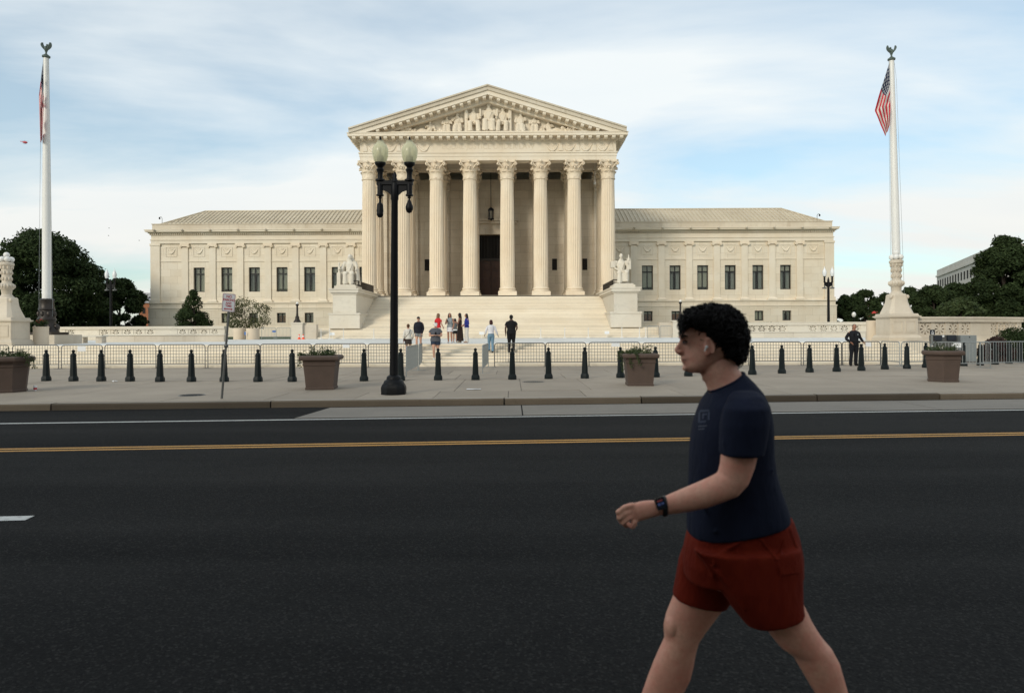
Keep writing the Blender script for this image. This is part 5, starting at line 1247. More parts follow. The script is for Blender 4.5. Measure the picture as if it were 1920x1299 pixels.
# --- twin lamps farther off
def twin_lamp(px_, Y, ytop, ybot, label):
    c = P(px_, ybot, Y); x = c.x; zb = 1.2; k = Y / F; zt = zpx(ytop, Y, px_)
    t = thing('street_lamp', label, 'street lamp', (x, Y, zb), 'twin globe street lamps')
    MB().lathe(x, Y, [(0.34, zb), (0.3, zb + 0.4), (0.14, zb + 0.7)], 8).build('base', M['black_metal'], t)
    za = zt - 30 * k
    MB().lathe(x, Y, [(0.15, zb + 0.6), (0.12, za), (0.12, za + 0.2), (0.03, za + 0.55)], 10).build('post', M['black_metal'], t)
    b = MB(); b.box(x - 8.2 * k, x + 8.2 * k, Y - 0.06, Y + 0.06, za - 1.5 * k, za)
    for s2 in (-1, 1): b.prism([(x + s2 * 7.8 * k, za), (x + s2 * 7.8 * k, za - 6 * k), (x + s2 * 2 * k, za - 9 * k), (x + s2 * 2 * k, za)], Y - 0.04, Y + 0.04, 'y')
    b.build('cross_arm', M['black_metal'], t)
    for s2 in (-1, 1):
        ax = x + s2 * 7.2 * k
        MB().lathe(ax, Y, [(2.0 * k, za), (1.4 * k, za + 4 * k), (2.0 * k, za + 6 * k), (1.4 * k, za + 8 * k), (2.6 * k, za + 11 * k)], 10).build('lamp_stem', M['black_metal'], t)
        MB().lathe(ax, Y, [(2.4 * k, za + 11 * k), (3.8 * k, za + 16 * k), (3.6 * k, za + 20 * k), (1.8 * k, za + 24.5 * k), (0.6 * k, za + 27 * k), (0.2 * k, za + 30 * k)], 14).build('globe', M['white_sign'], t)
        MB().lathe(ax, Y, [(1.0 * k, za - 6 * k), (1.0 * k, za - 9 * k), (4.0 * k, za - 10.5 * k), (4.2 * k, za - 12 * k), (0.5 * k, za - 12.5 * k)], 10).build('hanging_light', M['galv_dark'], t)
twin_lamp(208, 74, 503, 612, 'distant twin globe lamp before the dark trees on the left')
twin_lamp(1553.5, 74, 499, 605, 'distant twin globe lamp at the right end of the courthouse')
c = P(1601, 590, 90); t = thing('garden_lamp', 'small white globe lamp among the dark trees on the right', 'lamp', (c.x, 90, 1.1))
MB().tube([(c.x, 90, 1.1), (c.x, 90, c.z - 0.3)], 0.06, 6).build('post', M['black_metal'], t); MB().ellip((c.x, 90, c.z), (0.26, 0.26, 0.36), 10, 8).build('globe', M['white_paint'], t)
# --- white stanchions, notices and cones at the stair foot
sx = [(602, 635), (618, 635), (644, 635.5), (701, 636), (877, 634.5), (1014, 633.5), (1059, 633), (1103, 633), (1166, 632.5), (1199, 632), (1211, 632)]
nms = ['leftmost of the row', 'second from the left of the row', 'third from the left, below the left pedestal', 'just left of the black lamp post', 'right of the group of women', 'to the right of the man in black', 'middle of the right half of the stairs', 'under the right end of the stairs', 'below the right stair pedestal', 'second from the right of the row', 'rightmost of the row']
for (x, y), nn in zip(sx, nms):
    g = P(x, y, 65.6); t = thing('stanchion', 'thin white stanchion post at the stair foot, ' + nn, 'stanchion', (g.x, 65.6, ZP), 'white stanchions at the stair foot')
    MB().lathe(g.x, 65.6, [(0.17, ZP), (0.17, ZP + 0.03), (0.05, ZP + 0.06)], 10).build('foot', M['white_paint'], t); MB().lathe(g.x, 65.6, [(0.04, ZP + 0.05), (0.035, ZP + 0.9), (0.05, ZP + 0.92), (0.02, ZP + 0.97)], 8).build('post', M['white_paint'], t)
for x, nn in ((623, 'left of the great stairs'), (903, 'behind the woman in jeans'), (1138, 'right of the great stairs')):
    g = P(x, 625, 65.8); t = thing('notice_board', 'small blank white notice on a stand ' + nn, 'notice', (g.x, 65.8, ZP), 'small white notices')
    MB().tube([(g.x, 65.8, ZP), (g.x, 65.8, ZP + 0.5)], 0.02, 6).build('stand', M['white_paint'], t)
    MB().box(g.x - 0.22, g.x + 0.22, 65.77, 65.79, ZP + 0.35, ZP + 0.62).build('sheet', M['white_sign'], t, False)
for x, nn in ((561, 'left'), (568.5, 'right')):
    g = P(x, 636, 63.5); t = thing('traffic_cone', 'orange traffic cone, ' + nn + ' one of two beside the marble pedestal', 'cone', (g.x, 63.5, ZP), 'orange traffic cones')
    MB().box(g.x - 0.17, g.x + 0.17, 63.33, 63.67, ZP, ZP + 0.03).build('foot', M['orange'], t, False); MB().lathe(g.x, 63.5, [(0.13, ZP + 0.03), (0.03, ZP + 0.48)], 12).build('body', M['orange'], t)
    MB().lathe(g.x, 63.5, [(0.095, ZP + 0.22), (0.072, ZP + 0.33)], 12).build('reflective_band', M['white_sign'], t)
for k, (a, b, nn) in enumerate(((490, 517, 'left of two by the marble pedestal'), (519, 545, 'right of two by the marble pedestal'), (1214, 1236, 'right of the great stairs, left one'), (1238, 1260, 'right of the great stairs, near the walking man')) ):
    barrier((xpx(a, 62.5), 62.5), (xpx(b, 62.5), 62.5), 'distant grey crowd barrier ' + nn, z=ZP, mat='galv')
def post_sign(px_, y0, y1, wpx, Y, label, z0, mat, wheel=False, xo=0.0):
    cz = zpx((y0 + y1) / 2, Y, px_); k = Y / F; x = xpx(px_, Y); w2 = wpx * k / 2; h2 = (y1 - y0) * k / 2
    t = thing('sign', label, 'sign', (x, Y, z0)); MB().tube([(x, Y, z0), (x, Y, cz)], 0.022, 6).build('post', M['galv'], t)
    p = MB().box(x - w2, x + w2, Y - 0.04, Y - 0.025, cz - h2, cz + h2).build('plate', mat, t, False)
    if wheel:
        b = MB(); s = h2; n = 20
        rg = lambda r: [(x - 0.02 * s + r * math.cos(R(130 + 260 * q / n)), cz - 0.10 * s + r * math.sin(R(130 + 260 * q / n))) for q in range(n + 1)]
        o1, o2 = rg(0.42 * s), rg(0.30 * s); b.add([(a, Y - 0.043, c_) for a, c_ in o1] + [(a, Y - 0.043, c_) for a, c_ in o2], [(q, q + 1, n + 2 + q, n + 1 + q) for q in range(n)])
        b.ellip((x - 0.08 * s, Y - 0.042, cz + 0.62 * s), (0.11 * s, 0.004, 0.11 * s), 10, 6)
        for (xa, za), (xb, zb) in (((-0.08, 0.5), (-0.03, 0.02)), ((-0.05, 0.25), (0.28, 0.25)), ((-0.03, 0.02), (0.30, 0.0)), ((0.30, 0.0), (0.46, -0.38))): b.tube([(x + xa * s, Y - 0.044, cz + za * s), (x + xb * s, Y - 0.044, cz + zb * s)], 0.055 * s, 6)
        b.box(x - 0.5 * s, x + 0.5 * s, Y - 0.045, Y - 0.041, cz - 0.82 * s, cz - 0.62 * s)
        b.build('wheelchair_symbol', M['white_sign'], p, False)
post_sign(1747.5, 618, 627.6, 9.4, 34.0, 'small dark accessible entrance sign with white wheelchair symbol', ZS, M['dark_sign'], True)
post_sign(514, 619.5, 623, 6.5, 61.5, 'small blue sign on a thin post before the grey barriers', ZP, M['blue_sign'])
post_sign(459.8, 622, 628, 3.0, 62.8, 'tiny blue sign in front of the round cream planters', ZP, M['blue_sign'])
# equipment by the right barriers
t = thing('equipment_cabinet', 'grey metal cabinet behind the right barriers', 'cabinet', (xpx(1816, 35), 35, ZS))
MB().box(xpx(1801, 35), xpx(1831, 35), 35, 35.6, ZS, zpx(628.5, 35, 1816)).build('housing', M['galv'], t, False); MB().ellip((xpx(1818, 35), 35 - 0.005, zpx(632, 35, 1818)), (0.03, 0.02, 0.03), 8, 6).build('lock', M['black_metal'], t)
t = thing('equipment_stand', 'low stand with two dark screens behind the big planter', 'equipment', (xpx(1774, 35.2), 35.2, ZS))
for a, b in ((1753, 1766.5), (1777, 1793)): MB().box(xpx(a, 35.2), xpx(b, 35.2), 35.2, 35.3, zpx(638, 35.2, 1774), zpx(629, 35.2, 1774)).build('screen', M['dark_sign'], t, False)
MB().box(xpx(1751, 35.2), xpx(1795, 35.2), 35.31, 35.6, ZS, zpx(628, 35.2, 1774)).build('housing', M['galv_dark'], t, False)
MB().box(xpx(1767.5, 35.2), xpx(1771, 35.2), 35.22, 35.3, zpx(632, 35.2, 1770), zpx(628.6, 35.2, 1770)).build('light_box', M['white_sign'], t, False)
# --- litter and covers on the sidewalk
def cover(px_, py, r, label):
    g = G(px_, py, ZS); t = thing('manhole_cover', label, 'manhole cover', (g.x, g.y, ZS), 'iron manhole covers')
    MB().lathe(g.x, g.y, [(r, ZS + 0.002), (r, ZS + 0.008), (r * 0.93, ZS + 0.009), (r * 0.92, ZS + 0.006)], 28).build('lid', M['galv_dark'], t)
    b = MB()
    for q in range(-4, 5):
        xx = g.x + q * r * 0.19; hh = math.sqrt(max(0.01, (0.85 * r) ** 2 - (q * r * 0.19) ** 2)); b.box(xx - 0.014, xx + 0.014, g.y - hh, g.y + hh, ZS + 0.006, ZS + 0.012)
    b.build('ribs', M['black_metal'], t, False)
cover(360, 741, 0.33, 'round iron cover in the sidewalk left of the leaning sign'); cover(1000, 716, 0.36, 'round iron cover in the sidewalk right of the bollards\' middle')
g = G(66, 732.5, ZS); t = thing('paper_cup', 'red and white paper cup standing beside the left planter', 'cup', (g.x, g.y, ZS))
MB().lathe(g.x, g.y, [(0.036, ZS), (0.048, ZS + 0.135), (0.044, ZS + 0.135)], 14).build('cup', M['white_sign'], t); MB().lathe(g.x, g.y, [(0.0405, ZS + 0.03), (0.046, ZS + 0.09)], 14, cap=False).build('print_band', M['red_sign'], t); MB().lathe(g.x, g.y, [(0.05, ZS + 0.132), (0.05, ZS + 0.142), (0.02, ZS + 0.146)], 14).build('lid', M['white_sign'], t)
for x, y, w2, nn in ((215, 716, 0.07, 'crumpled white paper scrap between the third and fourth bollards'), (888, 730, 0.20, 'flat white paper scrap on the sidewalk right of the lamp post')):
    g = G(x, y, ZS); rng = random.Random(int(x)); n = 5; b = MB(); hgt = 0.05 if w2 < 0.1 else 0.012
    vs_ = [(g.x + w2 * (i / n - 0.5) * 2 + rng.uniform(-.01, .01), g.y + w2 * 0.5 * (j / n - 0.5) * 2, ZS + 0.006 + hgt * rng.random()) for j in range(n + 1) for i in range(n + 1)]
    b.add(vs_, [(j * (n + 1) + i, j * (n + 1) + i + 1, (j + 1) * (n + 1) + i + 1, (j + 1) * (n + 1) + i) for j in range(n) for i in range(n)]); tag(b.build('paper_scrap', M['white_sign'], None, False), nn, 'litter')
# --- roof cameras
for px_, py, sgn in ((304, 411, 1), (1532, 404, -1)):
    c = P(px_, py, YW + 0.3); t = thing('security_camera', 'tiny hooked security camera on the ' + ('left' if sgn > 0 else 'right') + ' wing parapet', 'camera', (c.x, c.y, ZT), 'roof security cameras')
    MB().tube([(c.x, c.y, ZT - 0.02), (c.x, c.y, ZT + 0.8), (c.x - sgn * 0.15, c.y, ZT + 1.0), (c.x - sgn * 0.35, c.y, ZT + 0.95)], 0.035, 6).build('arm', M['galv_dark'], t); MB().ellip((c.x - sgn * 0.35, c.y, ZT + 0.8), (0.12, 0.12, 0.15), 8, 6).build('dome', M['black_metal'], t)
# --- helicopter and birds
hc = P(45, 267, 520.0); k = 520 / F
t = thing('helicopter', 'tiny red helicopter flying in the sky at the far left', 'helicopter', hc)
b = MB(); b.loft([[(hc.x + X_ * k, hc.y + r * k * 0.8 * math.cos(a * math.pi / 5), hc.z + (r * math.sin(a * math.pi / 5) - 0.15 * X_ * 0.6) * k) for a in range(10)] for X_, r in ((-3.0, 0.5), (-1.6, 1.4), (0.8, 2.0), (3.5, 2.1), (5.6, 1.5), (6.8, 0.3))]); b.build('fuselage', M['red_sign'], t)
MB().tube([(hc.x - 2.5 * k, hc.y, hc.z + 0.6 * k), (hc.x - 6.8 * k, hc.y, hc.z + 1.2 * k)], [0.6 * k, 0.25 * k], 8).build('tail_boom', M['red_sign'], t)
MB().prism([(hc.x - 6.4 * k, hc.z + 0.9 * k), (hc.x - 7.6 * k, hc.z + 2.8 * k), (hc.x - 6.6 * k, hc.z + 2.6 * k), (hc.x - 5.8 * k, hc.z + 1.2 * k)], hc.y - 0.1 * k, hc.y + 0.1 * k, 'y').build('tail_fin', M['red_sign'], t)
MB().lathe(hc.x + 1.8 * k, hc.y, [(0.25 * k, hc.z + 1.5 * k), (0.25 * k, hc.z + 2.6 * k)], 8).build('rotor_mast', M['black_metal'], t)
for q in range(4): a = q * math.pi / 2 + 0.4; MB().tube([(hc.x + 1.8 * k, hc.y, hc.z + 2.5 * k), (hc.x + 1.8 * k + 6.0 * k * math.cos(a), hc.y + 6 * k * math.sin(a), hc.z + 2.45 * k)], 0.13 * k, 4).build('rotor_blade', M['black_metal'], t)
for s2 in (-1, 1): MB().tube([(hc.x - 1.0 * k, hc.y + s2 * 1.2 * k, hc.z - 2.9 * k), (hc.x + 4.5 * k, hc.y + s2 * 1.2 * k, hc.z - 2.9 * k)], 0.13 * k, 5).build('skid', M['black_metal'], t)
for x, y, nn in ((204.5, 428, 'uppermost of three near the left trees'), (203.5, 442, 'lower left of three near the left trees'), (261, 451, 'nearest to the courthouse roof')):
    c = P(x, y, 150); k = 150 / F; t = thing('bird', 'tiny dark bird in the sky, ' + nn, 'bird', c, 'birds above the left trees')
    b = MB(); b.ellip(c, (1.0 * k, 0.5 * k, 0.45 * k), 8, 6); b.ellip(c + Vector((1.0 * k, 0, 0.15 * k)), (0.4 * k, 0.3 * k, 0.3 * k), 6, 5); b.build('body', M['black_metal'], t)
    for s2 in (-1, 1): MB().loft([[(c.x - 0.4 * k, c.y, c.z + 0.2 * k), (c.x + 0.5 * k, c.y, c.z + 0.2 * k), (c.x + 0.5 * k, c.y, c.z + 0.1 * k)], [(c.x - 0.5 * k, c.y + s2 * 1.2 * k, c.z + 0.8 * k), (c.x + 0.2 * k, c.y + s2 * 1.2 * k, c.z + 0.8 * k), (c.x + 0.2 * k, c.y + s2 * 1.2 * k, c.z + 0.7 * k)], [(c.x - 0.6 * k, c.y + s2 * 2.1 * k, c.z + 0.6 * k), (c.x - 0.45 * k, c.y + s2 * 2.1 * k, c.z + 0.6 * k), (c.x - 0.45 * k, c.y + s2 * 2.1 * k, c.z + 0.55 * k)]]).build('wing', M['black_metal'], t)
# ================================================================== terrace lawn, trees, far buildings
mb = MB(); mb.box(-95, X0 - 17.7, 67.2, 140, -0.2, 1.25); mb.box(X0 + 17.7, 95, 67.2, 140, -0.2, 1.25); mb.box(X0 - 17.7, X0 + 17.7, 82, 140, -0.2, 1.05)
struct('terrace', mb, M['lawn'])
def leaf_mesh(name, blobs, n, size, rng_seed, mat, parent, flat=0.35, shell=0.55):
    """leaf-sized faces spread through the clumps of a crown, denser towards their outer shells"""
    rg = np.random.default_rng(rng_seed)
    w_ = np.array([b[3] * b[4] * b[5] for b in blobs]) ** (2 / 3); w_ = w_ / w_.sum()
    idx = rg.choice(len(blobs), n, p=w_); B_ = np.array(blobs)[idx]
    d = rg.normal(size=(n, 3)); d /= np.linalg.norm(d, axis=1, keepdims=True)
    rad = shell + (1 - shell) * rg.random(n) ** 0.7; rad *= 1 + 0.10 * rg.normal(size=n)
    p = B_[:, :3] + d * B_[:, 3:6] * rad[:, None]
    nr = d * 0.7 + rg.normal(size=(n, 3)) * 0.8; nr[:, 2] += 0.35; nr /= np.linalg.norm(nr, axis=1, keepdims=True)
    t = np.cross(nr, rg.normal(size=(n, 3))); t /= np.linalg.norm(t, axis=1, keepdims=True); b = np.cross(nr, t)
    s = size * (0.6 + 0.8 * rg.random(n))[:, None]
    v = np.stack([p - t * s, p + b * s * 0.5 - t * s * 0.1, p + t * s, p - b * s * 0.5 + t * s * 0.1], 1).reshape(-1, 3)
    o = worg(parent); v = v - np.array(o)
    me = bpy.data.meshes.new(name); me.vertices.add(4 * n); me.vertices.foreach_set('co', v.ravel()); me.loops.add(4 * n); me.loops.foreach_set('vertex_index', np.arange(4 * n, dtype=np.int32))
    me.polygons.add(n); me.polygons.foreach_set('loop_start', np.arange(0, 4 * n, 4, dtype=np.int32)); me.polygons.foreach_set('loop_total', np.full(n, 4, dtype=np.int32))
    me.update(calc_edges=True); me.materials.append(mat)
    return link(name, me, parent)
def tree(name, label, base, h, r, n, size, mat, seed, shape='round', trunk_h=0.25, group=None, nb=46, stems=1, tr=0.03):
    rng = random.Random(seed); bx, by, bz = base
    t = thing(name, label, 'tree' if h > 3.2 else 'shrub', base, group)
    blobs = []
    for i in range(nb):
        for _ in range(60):
            u = rng.random(); a = rng.uniform(0, 2 * math.pi)
            if shape == 'cone': rr = r * (1.0 - u) ** 0.75 * (0.85 + 0.3 * rng.random()); zz = h * (0.04 + 0.93 * u)
            elif shape == 'oval': rr = r * math.sin(math.pi * min(1, 0.14 + 0.86 * u)) ** 0.6; zz = h * (trunk_h + (1 - trunk_h) * u)
            else: rr = r * math.sqrt(max(0.0, 1 - (2 * u - 0.85) ** 2 / 1.35)); zz = h * (trunk_h + (1 - trunk_h) * u)
            q = rr * math.sqrt(rng.uniform(0.25, 1.0)); break
        br = (0.20 + 0.13 * rng.random()) * r * (0.55 if shape == 'cone' and u > 0.6 else 1.0) * (1.15 if nb < 30 else 0.95)
        blobs.append((bx + q * math.cos(a) * 0.86, by + q * math.sin(a) * 0.86, bz + zz - br * 0.35, br, br, br * 0.75))
    tb = MB()
    for s_ in range(stems):
        ox = (rng.uniform(-0.12, 0.12) * r) if stems > 1 else 0; lean = rng.uniform(-0.35, 0.35) * r if stems > 1 else rng.uniform(-0.05, 0.05) * r
        top = Vector((bx + ox + lean, by + rng.uniform(-.1, .1) * r, bz + h * (0.72 if shape != 'cone' else 0.92)))
        b0 = Vector((bx + ox, by, bz - 0.05)); k0 = tr * h / math.sqrt(stems)
        tb.tube([b0, b0.lerp(top, 0.3) + Vector((rng.uniform(-.03, .03) * h, 0, 0)), b0.lerp(top, 0.65), top], [k0, k0 * 0.78, k0 * 0.5, k0 * 0.15], 8)
        for q in range(max(3, 10 // stems)):
            B1 = blobs[rng.randrange(nb)]; u = min(0.85, max(0.18, (B1[2] - bz) / h - 0.22)); s0 = b0.lerp(top, u / 0.75 if shape != 'cone' else u); e = Vector(B1[:3])
            tb.tube([s0, s0.lerp(e, 0.5) + Vector((0, 0, 0.03 * h)), e], [k0 * 0.4, k0 * 0.26, k0 * 0.08], 6)
    tb.build('trunk', M['bark'], t)
    leaf_mesh('crown', blobs, n, size, seed, mat, t)
    return t
def tpx(name, label, px, ybase, ytop, halfw, Y, n, size, mat, seed, shape='round', z0=1.2, **kw):
    x = xpx(px, Y); zt = zpx(ytop, Y, px); return tree(name, label, (x, Y, z0), zt - z0, halfw * Y / F, n, size, mat, seed, shape, **kw)
GL, GR = 'dark trees left of the courthouse', 'dark trees right of the courthouse'
tpx('broadleaf_tree', 'big dark broadleaf tree behind the left flagpole', 86, 610, 430, 100, 84, 60000, 0.20, M['leaf_dark'], 21, 'oval', trunk_h=0.16, group=GL, nb=90)
tpx('broadleaf_tree', 'lower dark tree between left flagpole tree and courthouse', 226, 610, 524, 50, 92, 28000, 0.19, M['leaf_dark'], 22, 'oval', trunk_h=0.05, group=GL, nb=60)
tpx('broadleaf_tree', 'low dark tree hanging in at the left picture edge behind the stone lamp', -12, 610, 470, 70, 90, 26000, 0.2, M['leaf_dark'], 23, 'oval', trunk_h=0.05, group=GL, nb=60)
tpx('broadleaf_tree', 'dark tree just right of the big left tree, half hidden by the twin lamp', 168, 612, 520, 42, 89, 20000, 0.19, M['leaf_dark'], 28, 'oval', trunk_h=0.03, group=GL, nb=45)
tpx('magnolia', 'dense dark conical evergreen before the left wing', 362, 612, 541, 43, 70, 15000, 0.095, M['leaf_dark'], 24, 'cone', nb=80)
tpx('crape_myrtle', 'airy many stemmed olive green small tree before the left wing', 466, 612, 553, 47, 69, 3900, 0.085, M['leaf_olive'], 25, 'oval', trunk_h=0.30, nb=34, stems=5, tr=0.025)
hg = [(1585, 556, 34, 112, 7000, 31, 'low dark tree directly right of the courthouse'), (1622, 545, 38, 118, 8000, 32, 'rounded dark tree left of the right flagpole'), (1660, 553, 34, 110, 7000, 33, 'dark tree hidden behind the right stone lamp'), (1706, 541, 34, 125, 7000, 34, 'flat topped dark tree just right of the flagpole'),
      (1750, 538, 48, 105, 10000, 35, 'wide dark tree below the distant white building'), (1800, 530, 50, 112, 10000, 36, 'dark tree left of the tall right tree')]
for px, yt, hw, Y, n, sd_, lab in hg: tpx('broadleaf_tree', lab, px, 610, yt, hw, Y, int(n * 2.2), 0.23, M['leaf_dark'], sd_, 'oval', trunk_h=0.03, group=GR, nb=55)
tpx('broadleaf_tree', 'tall dark tree at the right picture edge', 1887, 610, 443, 62, 84, 55000, 0.19, M['leaf_dark'], 37, 'oval', trunk_h=0.10, group=GR, nb=100)
tpx('broadleaf_tree', 'low olive green tree under the tall right tree', 1800, 612, 562, 46, 74, 7500, 0.2, M['leaf_mid'], 38, 'oval', trunk_h=0.02, group=GR, nb=45)
for px, yt, hw, Y, sd_, lab, mt_ in ((1905, 615, 46, 37.0, 41, 'dark clipped bush at the right picture edge', 'leaf_dark'), (1868, 634, 32, 35.6, 42, 'low plum leaved bush left of the right edge bush', 'leaf_plum')):
    x = xpx(px, Y); zt = zpx(yt, Y, px); tree('bush', lab, (x, Y, ZS), zt - ZS, hw * Y / F, 9000, 0.055, M[mt_], sd_, 'oval', trunk_h=0.02, nb=60)
for a, b, nn in ((255, 300, 'left'), (1395, 1500, 'right')):
    pass
t = thing('hedge', 'thin low dark hedge on top of the right balustrade terrace', 'hedge', (xpx(1440, 68), 68, 1.25))
bl_ = [(xpx(p_, 68), 68.2, 2.15, 0.5, 0.4, 0.42) for p_ in range(1398, 1462, 5)]
MB().box(xpx(1396, 68), xpx(1464, 68), 68, 68.4, 1.25, 2.1).build('twigs', M['bark'], t, False); leaf_mesh('foliage', bl_, 1800, 0.10, 5, M['leaf_dark'], t)
# --- far buildings
M['far_white'] = mat_marble('far_white_stone', (0.55, 0.52, 0.47), (0.48, 0.44, 0.38), streak=0.3, rnd=0)
M['far_brick'] = mat_plain('far_brick', (0.30, 0.12, 0.06), 0.9, 0, 0.2, 1)
M['far_grey'] = mat_plain('far_grey_render', (0.38, 0.38, 0.40), 0.9, 0, 0.1, 1)
t = thing('office_building', 'distant long white office building above the right trees', 'building', (xpx(1757, 210), 210, -0.3))
def fquad(pa, Ya, pb, Yb): return Vector((xpx(pa, Ya), Ya, 0)), Vector((xpx(pb, Yb), Yb, 0))
A, B = fquad(1757, 215, 1870, 150); d = (B - A).normalized(); nrm = Vector((d.y, -d.x, 0)); nrm = nrm if nrm.dot(A) < 0 else -nrm
ztA = zpx(507, 215, 1757); LnB = (B - A).length
b = MB(); q = [A, B, B - nrm * 20, A - nrm * 20]; b.add([(v.x, v.y, -0.3) for v in q] + [(v.x, v.y, ztA) for v in q], [(0, 1, 2, 3), (4, 5, 6, 7), (0, 1, 5, 4), (1, 2, 6, 5), (2, 3, 7, 6), (3, 0, 4, 7)]); b.build('wall', M['far_white'], t, False)
b = MB(); e = 0.35; q = [A + nrm * e, B + nrm * e, B - nrm * 20, A - nrm * 20]; b.add([(v.x, v.y, ztA - 2.2) for v in q] + [(v.x, v.y, ztA - 1.7) for v in q], [(0, 1, 2, 3), (4, 5, 6, 7), (0, 1, 5, 4), (1, 2, 6, 5), (2, 3, 7, 6), (3, 0, 4, 7)]); b.build('cornice', M['far_white'], t, False)
b = MB(); b.box(-0.7, 0.7, -0.06, 0.02, 0, 2.1); wme = b.mesh('window', False); wme.materials.append(M['void'])
nw = int(LnB / 3.6)
for k in range(nw):
    for row in range(3):
        p = A + d * (2.6 + 3.6 * k) + nrm * 0.02; o = link('window', wme, t, (p.x - A.x + A.x - t.location.x, p.y - t.location.y, ztA - 5.4 - row * 4.0 + 0.3)); o.rotation_euler = (0, 0, math.atan2(d.y, d.x))
t = thing('office_building', 'distant pale building block behind the tall right tree', 'building', (xpx(1925, 140), 140, -0.3))
x0_, x1_ = xpx(1902, 140), xpx(1990, 140); z1 = zpx(476, 140, 1910); MB().box(x0_, x1_, 140, 142.5, -0.3, z1).build('wall', M['far_white'], t, False); MB().box(x0_ - 0.3, x1_, 139.6, 142.5, z1, z1 + 0.8).build('cornice', M['far_white'], t, False)
for k in range(3): MB().box(x0_ + 1.2 + 2.6 * k, x0_ + 2.4 + 2.6 * k, 139.9, 139.99, z1 - 4.2, z1 - 2).build('window', M['void'], t, False)
t = thing('brick_house', 'sliver of a distant brick house left of the courthouse corner', 'building', (xpx(272, 170), 170, -0.3))
x0_, x1_ = xpx(262, 170), xpx(292, 170); z1 = zpx(568, 170, 272); MB().box(x0_, x1_, 170, 182, -0.3, z1).build('wall', M['far_brick'], t, False); MB().prism([(x0_ - .3, z1), (x1_ + .3, z1), ((x0_ + x1_) / 2, z1 + 1.2)], 169.6, 182.4, 'y').build('roof', M['far_grey'], t, False)
for k in range(2): MB().box(x0_ + 0.7 + 1.5 * k, x0_ + 1.4 + 1.5 * k, 169.93, 170.02, z1 - 2.6, z1 - 1.2).build('window', M['void'], t, False)
t = thing('apartment_block', 'sliver of a distant grey apartment block left of the courthouse corner', 'building', (xpx(272, 210), 210, -0.3))
x0_, x1_ = xpx(266, 210), xpx(300, 210); z1 = zpx(549, 210, 272); MB().box(x0_, x1_, 210, 225, -0.3, z1).build('wall', M['far_grey'], t, False); MB().box(x0_ + 1.5, x0_ + 3.5, 212, 216, z1, z1 + 1.4).build('roof_housing', M['far_grey'], t, False)
for k in range(3): MB().box(x0_ + 0.6 + 1.6 * k, x0_ + 1.5 + 1.6 * k, 209.93, 210.02, z1 - 2.6, z1 - 1.2).build('window', M['void'], t, False)

# --- street trees on the lawn behind the camera; their shade lies on the near road
for k, (x_, y_, h_, r_) in enumerate(((-19, -11.5, 15, 6.2), (-8.5, -10.5, 14, 5.6), (1.5, -12, 15, 6.0), (12, -11, 15, 5.8), (-30, -13, 15, 6.2), (22, -14, 15, 6.2))):
    tree('street_tree', 'leafy street tree on the near side of the road, %s from the left' % ORD[[1, 2, 3, 4, 0, 5][k]], (x_, y_, -0.33), h_, r_, 16000, 0.26, M['leaf_mid'], 60 + k, 'oval', trunk_h=0.16, group='street trees on the near side', nb=60)
# ================================================================== figures: statues, people
def etube(mb, path, ra, rb, side, seg=14, power=2.0):
    """loft with elliptical rings: ra along `side`, rb across it"""
    path = [Vector(p) for p in path]; rings = []; n = len(path)
    for i, p in enumerate(path):
        t = path[min(i + 1, n - 1)] - path[max(i - 1, 0)]
        t = t.normalized() if t.length > 1e-9 else Vector((0, 0, 1))
        s = Vector(side); a = s - t * s.dot(t); a = a.normalized() if a.length > 1e-4 else t.orthogonal().normalized(); b = t.cross(a)
        A = ra[i] if isinstance(ra, (list, tuple)) else ra; B = rb[i] if isinstance(rb, (list, tuple)) else rb
        ring = []
        for k in range(seg):
            th = 2 * math.pi * k / seg; c, s_ = math.cos(th), math.sin(th)
            ring.append(p + a * (A * math.copysign(abs(c) ** (2 / power), c)) + b * (B * math.copysign(abs(s_) ** (2 / power), s_)))
        rings.append(ring)
    return mb.loft(rings)
def remesh(mb, name, voxel, mat, parent, smooth=4, fac=0.5):
    me = mb.mesh(name + '_raw', False); tmp = bpy.data.objects.new('tmp', me); COL.objects.link(tmp)
    m1 = tmp.modifiers.new('r', 'REMESH'); m1.mode = 'VOXEL'; m1.voxel_size = voxel; m1.adaptivity = 0
    if smooth: m2 = tmp.modifiers.new('s', 'SMOOTH'); m2.factor = fac; m2.iterations = smooth
    dg = bpy.context.evaluated_depsgraph_get(); new = bpy.data.meshes.new_from_object(tmp.evaluated_get(dg)); new.name = name
    bpy.data.objects.remove(tmp); bpy.data.meshes.remove(me)
    new.polygons.foreach_set('use_smooth', [True] * len(new.polygons)); new.materials.clear(); new.materials.append(mat)
    if parent is None: return new
    return link(name, new, parent)
